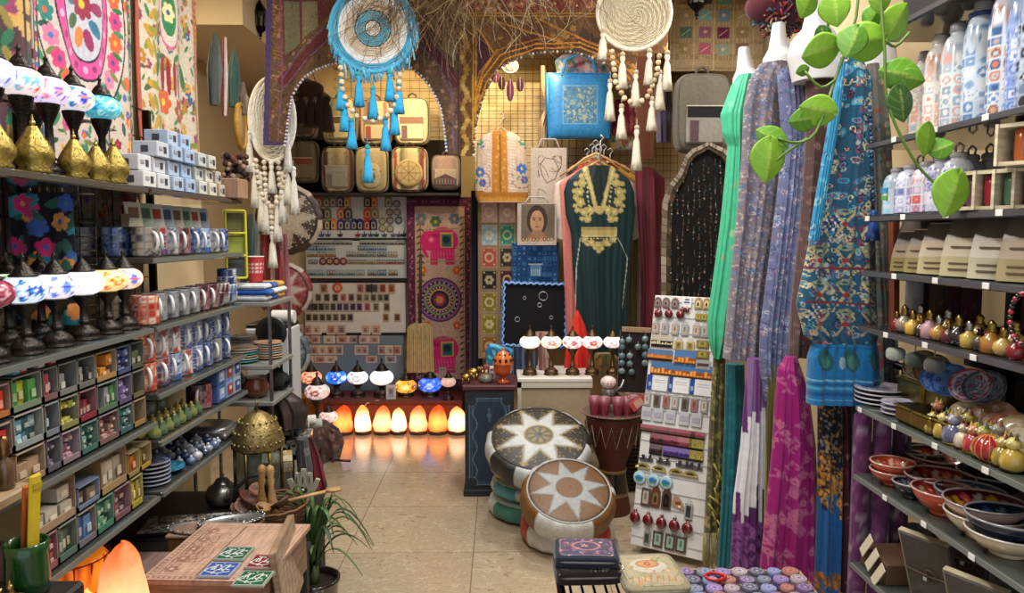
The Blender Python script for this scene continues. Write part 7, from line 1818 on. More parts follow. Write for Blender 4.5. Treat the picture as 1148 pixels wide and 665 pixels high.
bowlstack('blue tile bowl at the far end of the second shelf',LF-.045,2.715,1.301,4,.036,.045,['34507c','5c7494','2c406c'])
for tier in(0,1):
 for i in range(8):
  k_=(['orange and red tile','white and red tile','white and red tile','blue rosette','blue rosette','navy tile','blue rosette','navy tile']if tier else['orange and red tile',
   'red and blue tile','blue rosette','white and red tile','blue rosette','navy tile','grey smoked','navy tile'])[i]
  mug(k_,LF-.06,2.085+i*.083,1.111+tier*.084,-.75+.1*math.sin(i*2+tier),f'{k_} mug, {ORD[i]} along the {"upper" if tier else "lower"} tier, third shelf front')
 for i in range(5):mug(['white and red tile','navy tile'][i%2],LF-.17,2.1+i*.1,1.111+tier*.084,1,f'{["white and red tile", "navy tile"][i % 2]} mug set back, {ORD[i]} along the third shelf {"upper" if tier else "lower"} tier')
 # fourth shelf: glass cups, small coloured jars, red mug, boxed sets
r=random.Random(3)
for i in range(16):
 q=[('6c7440','olive'),('a89034','mustard'),('4c6448','green'),('8c8c4c','yellow green')][i%4];X,Y=LF-.03-.045*(i%2),2.08+(i//2)*.042
 m=M().lathe([(.014,0),(.018,.004),(.018,.022),(.01,.03),(.012,.036),(.003,.042)],q[0],16,flute=.05,nf=6);m.ball((0,0,.044),.006,'b8a050',8)
 one('salt_shaker',f'tiny {q[1]} ceramic jar, {ORD[i // 2]} along in the {"rear" if i % 2 else "front"} row of the fourth shelf','jar',m,'ceramic',(X,Y,
  .976),0,'tiny ceramic jars')
for i in range(4):
 m=M().lathe([(.024,0),(.028,.004),(.03,.07),(.027,.07),(.025,.008),(.001,.006)],'7c8c88',20);m.tube([(.028+.016*math.sin(a),0,.036+.02*math.cos(a))for a in np.linspace(0,
  PI,9)],.004,'7c8c88',6)
 one('glass_mug',f'greenish glass mug behind the tiny jars, {ORD[i]} along','mug',m,'ceramic',(LF-.135,2.1+i*.075,.976),-1,'green glass mugs')
mug('maroon tile',LF-.05,2.455,.976,-PI/2+.2,'red mug standing alone in the middle of the fourth aisle shelf')
for i in range(3):
 for j in range(2):one('boxed_mug',f'{["blue", "pale blue", "white and blue"][i]} boxed mug set, {["lower", "upper"][j]} of pile {i + 1}, far end of fourth shelf',
  'box',M().box(0,0,.03,.11,.07,.058,['3c5484','6c84a8','8c94a8'][i],.002).box(.056,0,.03,.002,.045,.035,['8c9cc0','94342c','2c4474'][i]).box(.0575,0,.035,
  .001,.02,.012,'c0c0c0'),'paper',(LF-.065,2.54+i*.077,.976+j*.06),0,'boxed mug sets')
 # bottom shelf: blue ware
for i in range(6):plate(f'blue striped small plate, {ORD[i]} up in the bottom shelf stack',(LF-.06,2.12,.831+i*.012),.05,['2c4c84','6c84a8'],'a8b0c0',(0,
 0,i),70+i,'stack of striped plates')
plate('turquoise plate lying behind the striped stack on the bottom shelf',(LF-.09,2.24,.832),.065,['2c84a8','5cb0c8'],'3c8cac',(0,0,0),80);plate('second turquoise dish on the bottom aisle shelf',
 (LF-.05,2.22,.842),.04,['2c7ca0','5cacc8'],'3484a8',(.1,0,0),81)
for i in range(30):
 X,Y=LF-.02-.042*(i%5)+r.uniform(-.006,.006),2.3+.045*(i//5)+r.uniform(-.006,.006);_k=r.uniform(.6,1);m=M().lathe([(.012*_k,0),(.018*_k,.008),(.02*_k,.018*_k),
  (.016*_k,.024*_k),(.006*_k,.03*_k)],['5c6c8c','8c94a0','28385c','a8a8b0'][(i*7)%4],14);m.ball((0,0,.032*_k),.006,'b8b8c0',6)
 one('lidded_pot',f'tiny {["blue grey", "silver grey", "navy", "pale"][(i * 7) % 4]} lidded pot, {ORD[i // 5]} along in row {i % 5 + 1} of the bottom shelf',
  'pot',m,'ceramic',(X,Y,.831),0,'tiny lidded pots on the bottom shelf')
t=thing('foil_tray','silver foil covered tray at the far end of the bottom aisle shelf','tray',(LF-.13,2.655,.831));ob('tray',M().box(0,0,.012,.24,.18,
 .024,'8c8c8c',.008),'chrome',t);ob('foil',M().ball((0,0,.024),(.11,.08,.02),'a0a0a0',20,e1=.6,e2=.5),'chrome',t)

# ------------------------------------------------------------------ incense trays
def tray(label,ya,yb,z,h,box,packs,rows,cols,pl,d=.2,fill=1.0,X=LF-.012):
 L=yb-ya-.003;t=thing('incense_tray',label,'box',(X,(ya+yb)/2,z+.0005),0,'open cardboard trays on the near unit');m=M();th=.003
 m.box(-d/2,0,th/2,d,L,th,box).box(-d/2,0,h-th*1.5,d,L,th,mixc(box,'ffffff',.12)).box(-d,0,h/2,th,L,h-.003,mixc(box,'000000',.2))
 for sg in(-1,1):m.box(-d/2,sg*(L/2-th/2),h/2,d,th,h-.003,mixc(box,'ffffff',.06*(sg>0)))
 m.box(-.002,0,h*.1,.004,L,h*.2,mixc(box,packs[0],.2)if packs else box);ob('carton',m,'paper',t)
 if not packs:return
 pw,ph=(L-.012)/cols,(h*.8-.004)/max(1,rows-1)if rows>1 else h*.6;base=None
 for j in range(max(1,rows-1)):
  for i in range(cols):
   if RN.random()>(fill if j==0 else fill*.8):continue
   q=packs[(i+j)%len(packs)];m=M().box(-.03,0,ph/2,.06-.01*RN.random(),pw*.93,ph*(.8+.16*RN.random()),q,.001).box(.0012,0,ph*.45,.002,pw*.5,ph*.3,mixc(q,
    'f0e8d0',.3))
   one('incense_pack',f'{pl} incense pack, {label}'.replace('incense shelf','shelf'),'incense',m,'paper',(X-.004-.012*RN.random(),(ya+yb)/2-L/2+.006+(i+.5)*pw,
    z+.005+j*ph),0,f'{pl} incense packs in one tray')
T0=[1.46,1.555,1.61,1.685,1.76,1.858,1.93,2.0]
for ti,(cells)in enumerate(([('4c4c4c',['6c5c7c','8c7c98','3c3c44'],4,2,'violet','grey tray of violet packs, lowest tier'),('7c6c70',['94647c','a88090',
 '7c4c64'],4,3,'mauve','grey tray of mauve packs, lowest tier'),('3c5c54',['2c6c5c','5c8c7c','34545c'],4,3,'dark teal','green tray of dark teal packs, lowest tier'),
 ('5c4c44',['9c6c6c','a88478','7c4c4c'],4,4,'dusty pink','brown tray of dusty pink packs, lowest tier'),('3c4c4c',['2c7474','6c9494','3c5c64'],4,3,'sea green',
 'dark tray of sea green packs, lowest tier'),('7c6840',['a88444','5c3c24'],2,2,'ochre','ochre tray of brown packs, lowest tier')],[('5c5c58',['8ca4b4',
 '6c8ca0'],2,3,'pale blue','grey tray of pale blue packs, second tier'),('5c5a44',['b4a83c','94983c','c8bc5c'],4,3,'yellow green','olive tray of yellow green packs, second tier'),
 ('6c2430',['8c2c3c','5c1c2c'],1,4,'crimson','dark red tray with crimson packs, second tier'),('4c5c4c',['3c7444','5c8c4c','8c8c94'],2,4,'leaf green','grey green tray of leaf green packs, second tier'),
 ('4c4458',['5c4c84','7c6ca0'],4,3,'purple','purple tray of small purple packs, second tier'),('4c4434',['8c8c4c','4c5c3c'],1,2,'olive','black tray with olive packs, second tier')],
 [('54504a',['a83044','b8b0b0'],2,2,'red and white','grey tray of red and white packs, top tier'),('5c5a54',['8c8c8c'],1,2,'grey','nearly empty grey tray, top tier'),
 ('64625a',['3c3c3c','9c9c94'],1,3,'black and grey','wide grey tray of black and grey packs, top tier'),('7c6c4c',['c87c2c','d8943c','a85c24'],3,3,'orange',
 'tan tray of orange packs, top tier'),('3c4458',['34508c','5c6ca0','54407c'],4,3,'blue','slate tray of blue packs, top tier'),('3c4438',['5c6448'],1,2,
 'moss green','dark green tray, top tier')])):
 for i,(bx,pk,rw,cl,pl,lb)in enumerate(cells):
  tray(lb,T0[i+1],T0[i+2],1.041+ti*.077,.076,bx,pk,rw,cl,pl,fill=.95 if rw>2 else .8)
tray('grey tray of green and yellow packs by the camera, top',1.455,1.553,1.195,.076,'6c6c60',['3c8c44','b8b43c','54984c'],2,3,'green and yellow')
tray('grey tray of light blue packs near the camera, second tier',1.455,1.553,1.118,.076,'7c7870',['8cb0bc','5c8ca0','3c5c64'],3,3,'light blue')
tray('tan tray of plain cartons near the camera, lowest tier',1.455,1.553,1.041,.076,'8c7458',['94785c','a08468'],1,2,'tan')
tray('top tray at the left shelf edge',1.37,1.452,1.195,.07,'7c5c3c',['d86c24','c83c28','d88c3c'],2,2,'orange and red')
tray('brown tray at the left shelf edge',1.37,1.452,1.118,.07,'6c5440',['3c6c9c','b8342c'],2,2,'blue and red')
for i,(Y,q)in enumerate(((1.48,'4c90b8'),(1.5,'b82c44'),(1.56,'c8c0c0'),(1.6,'a82c48'))):one('incense_box',['light blue','red','white','crimson'][i]+' loose incense box lying on top of the near trays',
 'incense',M().box(0,0,.008,.11,.022,.016,q,.001).box(.0555,0,.008,.002,.012,.008,mixc(q,'ffffff',.6)),'paper',(LF-.07,Y,1.2725),0,'loose incense boxes')
T1=[1.5,1.58,1.655,1.735,1.815,1.9,1.965,2.02]
for i,(bx,pk,rw,cl,pl,lb)in enumerate((('7c4c50',['94545c','a8707c','8c4c54'],3,3,'rose','rose pink tray, bottom shelf'),('4c6458',['3c5c4c','7c8c7c','5c7464'],
 2,3,'grey green','grey green tray, bottom shelf'),('6c6458',['34609c','5c80b0','3c6ca8'],2,2,'cobalt blue','tan tray of cobalt blue packs, bottom shelf'),
 ('3c6c54',['3c7c64','5c8c74'],3,3,'jade green','jade green tray, bottom shelf'),('6c4c50',['84545c','64404c'],3,2,'plum','plum coloured tray, bottom shelf'),
 ('8c8030',['b0a040','c8b45c','94843c'],2,3,'mustard yellow','mustard yellow tray, bottom shelf'))):
 tray(lb,T1[i],T1[i+1],.831,.085,bx,pk,rw,cl,pl)
tray('large kraft carton, bottom shelf',1.5,1.655,.917,.1,'7c6444',['b8b0a0','c8c0b0','a8a090'],3,3,'white rolled')
tray('second kraft carton with white packs on the bottom shelf',1.76,1.885,.917,.1,'84683f',['a89c88','c0b49c'],2,3,'cream')
tray('small mustard carton above the yellow tray',1.89,1.955,.917,.07,'8c7c3c',['3c3c74','c86c2c','8c7c3c'],2,2,'navy and orange')
tray('ochre carton at the far end',1.957,2.02,.917,.07,'8c7434',['a8884c','7c6430'],2,2,'ochre brown')
tray('blue and kraft lidded carton beside the white rolls',1.66,1.755,.917,.06,'5c7090',['6c5c4c'],1,2,'brown')
# wooden ledge with perfume bottles at the near end
t=thing('wooden_ledge','pale wooden ledge at the near end of the incense shelf carrying two perfume bottles','shelf',(LF-.02,1.38,1.041));ob('board',M().box(0,
 0,.012,.1,.13,.022,'9c8464',.004),'wood_flat',t)
for i,(Y,q)in enumerate(((1.355,'a08034'),(1.405,'5c4430'))):
 t=thing('perfume_bottle',['amber','brown'][i]+' slim perfume bottle with a metal cap on the wooden ledge','perfume bottle',(LF-.0,Y,1.064));ob('bottle',
  M().lathe([(.014,0),(.017,.004),(.015,.03),(.019,.05),(.007,.06),(.006,.066)],q,20),'ceramic',t);ob('cap',M().lathe([(.01,.066),(.011,.072),(.009,.1),
  (.003,.104)],'7c5c3c',16),'metal',t)

 # ------------------------------------------------------------------ hanging things beyond the aisle wall hangings
for i,(px,pt,pb,w,cols,nm)in enumerate(((241,38,118,9,['4c5050','5c6460','3c403c'],'grey green canvas strap bag hanging highest beyond the suzani'),(252,
 42,130,4,['8c2430','c8b8b0'],'red and white braided strap hanging beyond the suzani'),(262,56,120,8,['2c4844','34544c'],'dark green pouch hanging beyond the suzani'),
 (272,92,128,8,['6c5c50','8c8070','4c4440'],'brown checked cap hanging beyond the suzani'))):
 garment('hanging_bag',nm,'bag',[(pt,px-2,px+2),(pt+14,px-w*.6,px+w*.6),((pt+pb)/2,px-w,px+w*.9),(pb,px-w*.7,px+w*.5)],3.35+.06*i,plain(px-14,pt,px+14,
  pb,cols,n=6),dep=.03,k=3,amp=.006)
t=thing('tambourine','round wooden tambourine hanging edge on, with a yellow rim','tambourine',tuple(at(270,142,3.5)),rot=(0,0,.45))
ob('rim',M().tube([(.03*math.cos(a)*1.0,.1*math.cos(a),.1*math.sin(a))for a in np.arange(28)*PI/14],.012,'b0832c',8,closed=True),'wood',t);ob('skin',M().lathe([(.001,
 0),(.098,0),(.098,.004),(.001,.004)],'b08c5c',32,TR(rz=PI/2-.29,rx=PI/2),caps=False),'leather',t)
one('shell_bunch','dark bunch of seed pods and shells hanging by the wooden box','ornament',(lambda m:[m.ball((RN.uniform(-.05,.05),RN.uniform(-.03,.03),
 RN.uniform(-.05,.05)),RN.uniform(.008,.016),RN.choice(['3c2420','5c3c30','8c7464','241818']),7)for _ in range(60)]and m)(M()),'matte',tuple(at(266,188,
 3.1)))
# yellow display frame with card pockets
x,z,w,h=rect_at(253,236,271,312,2.78);t=thing('card_display','bright yellow plastic card display frame at the far end of the mug shelves','display',(x,
 2.8,z),.5)
m=M()
for k in range(4):m.box(0,0,h*k/3,w*1.2,.03,.008,'b8b41c',.002)
for sg in(-1,1):m.box(sg*w*.6,0,h/2,.008,.03,h,'b8b41c',.002)
ob('frame',m,'plastic',t)
for k in range(3):ob('card',M().box(0,.004,h*(k+.5)/3,w,.004,h*.26,['4c5458','8c943c','5c5c34'][k]),'paper',t)
garment('hanging_bag','dark grey green shoulder bags hanging behind the yellow frame','bag',[(240,272,284),(262,270,290),(300,268,288),(316,270,284)],3.3,
 plain(266,236,294,320,['2c3030','3c4644','34302c'],n=6),dep=.05,k=4)

# ------------------------------------------------------------------ stand at the far end of the aisle shelves
SX,SY=-1.02,2.93
t=thing('display_stand','narrow white and grey stand with shelves of towels and saucers beyond the mugs','shelves',(SX,SY,0))
for z in(.92,1.06,1.30):ob('shelf',M().box(0,0,z-.01,.32,.28,.018,'7c7c78',.003),'plastic',t)
for sx in(-1,1):
 for sy in(-1,1):ob('leg',M().box(sx*.15,sy*.13,.65,.012,.012,1.3,'9a9a9c',.003),'metal',t)
for i in range(3):
 for j in range(3):one('folded_towel',f'{["blue", "blue and white", "yellow"][i]} folded towel, {ORD[j]} up in the {["near", "middle", "far"][i]} pile on the stand',
  'towel',M().box(0,0,.011,.14,.078,.021,[['c0c4c8','1c4ca0','c0c4c8'],['2450a4','c8ccd0','1c4898'],['c89c24','c8c8c0','c09424']][i][j],.008),'cloth',(SX+.07+.01*(j%2),
  2.84+i*.085,1.301+j*.022),0,'folded towels')
t=thing('paper_cup','red cup with white lettering rows standing on the folded towels','cup',(SX+.07,2.9,1.368));c=C(6.28,3,70,'a83034');[c.rect(k*.5,z,
 k*.5+.3,z+.18,'d8c4c0')for k in range(12)for z in(.6,1.1,1.6,2.1)];ob('cup',M().lathe([(.024,0),(.026,.003)]+[(.026+.006*q,.1*q)for q in np.linspace(.05,
 1,14)],c,40),'paper',t);ob('rim',M().tube([(.032*math.cos(a),.032*math.sin(a),.1)for a in np.arange(20)*PI/10],.002,'c8c0bc',5,closed=True),'paper',t)
r=random.Random(8)
for i,(x,y,n,r0,cols)in enumerate(((-1.0,2.86,6,.062,['3c8c94','a8b0a8','c09c7c']),(-.925,2.95,7,.055,['c09474','c8a888','94a4a0']),(-1.05,3.0,9,.06,['5c6c78',
 '3c4c5c','a8b0b4']))):
 for j in range(n):plate(f'{["teal and cream", "peach", "grey blue"][i]} saucer, {ORD[j]} up in the {["near", "aisle side", "far"][i]} stack on the stand',
  (x+.004*math.sin(j*3),y,1.061+j*.0095),r0,[cols[j%3],cols[(j+1)%3]],cols[j%3],(0,0,j),90+j,'stacked saucers on the stand')
def teapot(label,loc,s,col,mt,rz=0,arch=False,nm='teapot',g='teapots on the stand'):
 t=thing(nm,label,'teapot',loc,rz,g);ob('body',M().lathe([(.03*s,0),(.05*s,.008*s),(.06*s,.035*s),(.05*s,.065*s),(.028*s,.08*s)],col,24),mt,t)
 ob('lid',M().lathe([(.03*s,.08*s),(.02*s,.095*s),(.006*s,.1*s),(.008*s,.11*s),(.001,.115*s)],col,18),mt,t);ob('spout',M().tube([(.05*s,0,.03*s),(.08*s,
  0,.045*s),(.09*s,0,.075*s)],[.012*s,.008*s,.006*s],col,8),mt,t)
 ob('handle',M().tube([(-.03*s,0,.08*s),(-.03*s,0,.13*s),(0,0,.15*s),(.03*s,0,.13*s),(.03*s,0,.08*s)]if arch else[(-.05*s,0,.02*s),(-.085*s,0,.03*s),(-.085*s,
  0,.065*s),(-.045*s,0,.07*s)],.006*s,col,8),mt,t);return t
teapot('black cast iron teapot with a hoop handle on the stand',(-.915,3.02,.921),.9,'1c2020','matte',-.5,True)
teapot('ornate silver teapot nearest on the lower shelf of the stand',(-1.07,2.87,.921),.8,'8c8c84','chrome',-1.2);teapot('ornate silver teapot behind the nearest one',
 (-1.07,3.0,.921),.8,'94948c','chrome',-.8)
teapot('small silver teapot on the low dark table beside the shelves',(-1.0,2.62,.582),1.0,'7c7c74','chrome',-1.0)
one('clay_pot','brown clay pot between the silver and black teapots','pot',M().lathe([(.03,0),(.05,.02),(.052,.045),(.04,.07),(.044,.08)],'5c3020',24),
 'ceramic',(-.95,2.87,.921))
t=thing('speaker','white box speaker with a round black driver standing behind the saucers','speaker',(-.95,3.38,1.0));o=at(300,372,3.3)
t.location=(o.x,3.38,0);ob('cabinet',M().box(0,0,.62,.2,.18,1.04,'b8bcc0',.01),'plastic',t);ob('driver',M().lathe([(.07,0),(.065,.006),(.03,-.004),(.001,
 .004)],'141618',28,TR(.02,-.092,o.z,rx=PI/2)),'plastic',t);ob('top_roll',M().lathe([(.03,0),(.03,.1)],'c4c4c0',20,TR(-.0,0,1.18,ry=PI/2)),'paper',t);ob('black_top',
 M().box(0,0,1.145,.19,.17,.02,'1c1c1c',.004),'plastic',t)
# standing pouf covers behind
def pc(label,px,py,rp,Y,a1,a2,a3):
 o=at(px,py,Y);R_=rp*Y/FPX
 pouf(label,(o.x,o.y+.05,o.z),R_,.09,(lambda th,r:star(th+.3,r,a1,a2,a1,a3,cen_r=.2)),alt(a1,a2,8),rot=(PI/2,0,0),group='pouf covers hung on the wall')
pc('brown and white star pouf cover hanging behind the white dreamcatcher',322,246,39,4.75,'a89c8c','3c2c26','b8ac9c');pc('red and white star pouf cover below the brown one',
 318,326,32,4.75,'a89c94','74282c','a8685c');pc('blue grey and white star pouf cover lowest on the wall',318,396,30,4.75,'94989c','4c5c6c','7c8890')
garment('scarf','pink fringed scarf hanging down beside the magnet boards','scarf',[(262,316,322),(330,316,326),(400,318,332),(470,318,338)],4.45,plain(310,
 250,342,475,['a06c7c','b0808c','8c5868'],n=7),'cloth',dep=.03,k=4,amp=.01)
garment('scarf','red braided cord bundle under the white dreamcatcher','scarf',[(262,290,312),(300,292,318),(340,296,320)],4.2,plain(284,255,324,345,['6c1c24',
 'a88880','4c1418','8c3438'],n=9),'cloth',dep=.04,k=6,amp=.01)
# ================================================================== low tables and foreground
def low_table(label,x0,x1,y0,y1,z,col='1c1a18',name='low_table',mt='wood_flat'):
 t=thing(name,label,'table',((x0+x1)/2,(y0+y1)/2,0));w,d=x1-x0,y1-y0
 ob('tabletop',M().box(0,0,z-.0125,w,d,.025,col,.005),mt,t)
 for sx in(-1,1):
  for sy in(-1,1):ob('leg',M().box(sx*(w/2-.025),sy*(d/2-.025),(z-.025)/2,.035,.035,z-.025,col,.004),'wood',t)
 return t
TZ=.58
low_table('dark low table under the shelves carrying the tiled crate and salt lamps',-1.26,-.60,1.42,2.3,TZ)
low_table('second dark low table carrying the large brass lantern',-1.26,-.67,2.31,2.77,TZ)
# brass lantern
def brasslantern(label,loc,s=1.0):
 t=thing('lantern',label,'lantern',loc,.3);B='74623a';n=6;R_=.075*s;H_=.17*s
 ob('base',M().lathe([(R_*1.05,0),(R_*1.1,.008),(R_*1.02,.02),(R_,.03)],B,n,smooth=False),'metal',t)
 m=M();A=[i*2*PI/n for i in range(n)]
 for a in A:m.tube([(R_*.98*math.cos(a),R_*.98*math.sin(a),.03),(R_*.98*math.cos(a),R_*.98*math.sin(a),.03+H_)],.006*s,B,6)
 for z in(.035,.03+H_):m.tube([(R_*math.cos(a),R_*math.sin(a),z)for a in A],.007*s,B,6,closed=True)
 ob('frame',m,'metal',t)
 for i in range(n):
  a,b=A[i],A[(i+1)%n];q=R_*.93
  m=M().add([(q*math.cos(a),q*math.sin(a),.035),(q*math.cos(b),q*math.sin(b),.035),(q*math.cos(b),q*math.sin(b),.03+H_),(q*math.cos(a),q*math.sin(a),.03+H_)],
   [(0,1,2,3)],'c8d0cc');ob('glass_pane',m,'glass',t,solid=.002)
 z0=.03+H_;ob('dome',M().lathe([(R_*1.08,z0),(R_*1.1,z0+.012*s),(R_*1.08,z0+.03*s),(R_*1.0,z0+.05*s),(R_*.8,z0+.085*s),(R_*.45,z0+.11*s),(R_*.2,z0+.12*s)],
  '8c7a4c',n*4,flute=.03,nf=n),'aged_brass',t)
 m=M()
 for a in np.arange(24)*PI/12:m.flower=None;m.ball((R_*1.09*math.cos(a),R_*1.09*math.sin(a),z0+.02*s),.006*s,'8c7c50',6)
 for rr_,zz in((.98,.055),(.8,.09)):
  for a in np.arange(18)*PI/9:m.ball((R_*rr_*math.cos(a),R_*rr_*math.sin(a),z0+zz*s),.005*s,'9c8c5c',6)
 ob('pierced_ornament',m,'aged_brass',t);ob('ring',M().tube([(0,.022*s*math.cos(a),z0+.14*s+.022*s*math.sin(a))for a in np.arange(16)*PI/8],.003*s,B,6,
  closed=True),'metal',t)
 ob('candle',M().lathe([(.035*s,.03),(.035*s,.085),(.03*s,.088),(.001,.086)],'c0bcb0',24),'plastic',t);return t
o=at(281,556,2.66);brasslantern('large hexagonal brass lantern with a pierced dome and white candle on the low table',(o.x+.045,2.62,TZ+.001),1.08)
# textile pile beyond the lantern
low_table('small dark table under the patterned boxes and draped scarves',-1.0,-.8,3.1,3.34,.62)
garment('draped_cloth','dark brown leather cloth draped over the near corner beyond the lantern','cloth',[(438,300,322),(448,288,338),(462,284,346),(478,
 292,342)],3.05,plain(280,430,350,480,['2c1e1c','3a2826','241818'],n=7),'leather',dep=.06,k=5,amp=.015)
def patbox(label,px,py,Y,w,d,h,rz,cols=('14161a','9c9c94'),tilt=0):
 o=at(px,py,Y);c=C(w,h,40,cols[0]);t=thing('patterned_box',label,'box',tuple(o),rz,'black and white patterned boxes',rot=(tilt,0,rz));m=M().box(0,0,h/2,
  w,d,h,cols[0],.003)
 ob('body',m,'ceramic',t);c2=C(w,d,60,cols[0]);tiles(c2,.022,list(cols)+[mixc(cols[0],cols[1],.5)],random.Random(int(px)));X=c2.X-w/2;Yv=c2.Y-d/2;ob('inlaid_lid',
  M().grid(np.stack([X,Yv,0*X+h+.002],-1),c2.a,smooth=False).box(0,0,h-.001,w,d,.004,cols[0]),'ceramic',t)
 c3=C(w,h,50,cols[0]);tiles(c3,.018,list(cols),random.Random(3));ob('inlaid_front',M().card(w*.96,h*.9,.002,c3,y=-d/2-.0025,z=h*.04,side=cols[0]),'ceramic',
  t)
patbox('black and white inlaid box at the bottom of the pile beyond the lantern',322,505,3.12,.2,.15,.07,.15);patbox('smaller inlaid box on top of the black and white pile',
 318,484,3.14,.17,.13,.06,-.1,('2c3430','a0a090'))
patbox('white inlaid box with a tan side tilted beside the brass lantern',311,524,2.78,.11,.08,.045,.3,('9c8458','c8c4b4'),.25)
for i,(px,py,Y,q)in enumerate(((325,478,3.2,'a82c34'),(340,476,3.25,'3c6c4c'),(333,472,3.22,'c8c0b0'))):one('rolled_rug',['red','green','white'][i]+' checked rolled cloth lying on the inlaid boxes',
 'cloth',M().lathe([(.001,-.08),(.02,-.08),(.022,0),(.02,.08),(.001,.08)],stripes(6,1,30,[q,mixc(q,'000000',.5),mixc(q,'ffffff',.4)],9,False),16,TR(ry=PI/2,
 rz=.4)),'cloth',tuple(at(px,py,Y)),0,'rolled checked cloths')
garment('scarf','grey patterned scarf hanging from the boxes to the floor','scarf',[(492,332,345),(520,333,350),(566,338,352)],3.02,fl(PC(326,486,356,570,
 40,'3c3c40'),['5c5c5c','2c2c30'],['6c6c64'],90,2.4,20),'cloth',dep=.04,k=5,amp=.012)
garment('scarf','dark red scarf hanging beside the grey one with its point to the aisle','scarf',[(490,342,350),(510,346,358),(545,350,367),(560,352,362)],
 3.08,plain(336,486,370,566,['5c1420','6c1c28','44101a'],n=6),'silk',dep=.05,k=4,amp=.014)
c=PC(340,470,392,520,60,'4c3430');fl(c,['7c5c54','2c1c1c','6c3c34'],['5c4c44'],130,3,22)
garment('cloth_heap','heap of brown patterned shawls spilling toward the salt lamps','cloth',[(472,350,366),(482,344,380),(496,344,386),(512,352,382),(518,
 356,380)],5.05,c,'cloth',dep=.16,k=4,amp=.05)
one('wooden_stick','short dark stick poking from the shawl heap toward the aisle','stick',M().tube([at(375,516,4.9),at(393,517,4.9)],.008,'2c1c18',6),'wood')
garment('scarf','pink and orange beaded strands hanging at the corner of the back bench','scarf',[(420,322,332),(450,320,336),(480,320,334)],4.4,fl(PC(316,
 415,340,484,30,'7c3c44'),['c07c84','a86c4c','c8a898'],['5c4c44'],80,2.5,23),'cloth',dep=.05,k=7,amp=.02)

# wooden crates and silver trays on the low table
def crate(label,x,y,w,d,h,col):
 t=thing('wooden_crate',label,'crate',(x,y,TZ+.001),0,'small wooden crates');ob('body',M().box(0,0,h/2,w,d,h,col,.004),'wood_flat',t);m=M();[m.lathe([(.004,
  0),(.001,.002)],'4c2c18',8,TR(-w/2+w*(k+.5)/7,-d/2,h*.5,rx=PI/2))for k in range(7)];ob('studs',m,'wood',t);ob('lid',M().box(0,0,h+.004,w+.008,d+.008,
  .01,mixc(col,'ffffff',.08),.003),'wood_flat',t)
crate('studded wooden crate under the silver oval trays',-.85,2.17,.24,.13,.09,'6c4828');crate('small reddish wooden crate beside the big salt lamp',-.98,
 2.0,.2,.12,.06,'5c3420')
for i,(x,y,z,a)in enumerate(((-.87,2.16,.094,0),(-.81,2.19,.103,.4))):
 t=thing('oval_tray',['large oval silver tray with a patterned rim on the studded crate','smaller oval silver tray resting on the large one'][i],'tray',
  (x,y,TZ+z),a);k=1-.2*i
 m=M();n=40;tt=np.arange(n)*2*PI/n;P=np.stack([np.stack([rr_*.12*k*np.cos(tt),rr_*.06*k*np.sin(tt),0*tt+zz],-1)for rr_,zz in((.01,.002),(.75,.002),(.9,
  .008),(1,.012),(1.02,.01),(.9,0.004),(.01,-.002))]);m.grid(P,'9c9c9c',True);ob('plate',m,'chrome',t);ob('rim_ornament',(lambda m:[m.ball((.118*k*math.cos(a),
  .058*k*math.sin(a),.013),.0035,'5c5c5c' if j%2 else 'c8c8c8',5)for j,a in enumerate(np.arange(40)*PI/20)]and m)(M()),'chrome',t)
 # tiled crate
o1,o2=az(168,662,.70),az(312,606,.70)
CW,CD,CH=.29,.34,.115
cx,cy=-.715,1.93
t=thing('carved_chest','carved pinkish wooden chest with a flat lid on the low table, under four painted tiles','chest',(cx,cy,TZ+.001),-.06)
ob('body',M().box(0,0,CH/2,CW,CD,CH,'8c6c58',.004),'wood',t)
c=C(CW+.02,CD+.02,150,'b4937f');W_,D_=c.w,c.h
for k in range(4):c.frame(.008+k*.011,.008+k*.011,W_-.008-k*.011,D_-.008-k*.011,.002,'7c5a4a')
for k in range(22):c.disc(.014+k*(W_-.028)/21,.014,.004,'7c5a4a');c.disc(.014,.014+k*(D_-.028)/21,.004,'7c5a4a')
c.line([(W_*.42,.02),(W_*.42,D_-.02)],.0025,'6c4a3c');[c.line([(.03,y),(W_*.4,y+.01)],.0015,'8c6654')for y in np.linspace(.05,D_-.05,9)]
squiggle(c,.03,.1,.11,.28,.002,'7c5646',random.Random(2),20);[c.flower(.05,y,.018,6,'8c6452','c8a894')for y in(.06,.12,.18,.24,.3)];[c.disc(W_-.03,.03+k*.02,
 .005,'7c5646')for k in range(15)]
X=c.X-W_/2;Yv=c.Y-D_/2;ob('lid',M().box(0,0,CH+.008,W_,D_,.016,'9c7864',.004).grid(np.stack([X,Yv,0*X+CH+.0168],-1),c.a,smooth=False),'wood_flat',t)
side=C(CW,CH,60,'8c6854');[side.flower(x,CH*.5,.03,8,'a88270','6c4c3c')for x in(.05,.145,.24)];side.frame(.006,.006,CW-.006,CH-.006,.003,'5c4030');ob('carved_front',
 M().card(CW,CH,.004,side,y=-CD/2-.004,side='7c5a48'),'wood',t)
tz=TZ+CH+.02
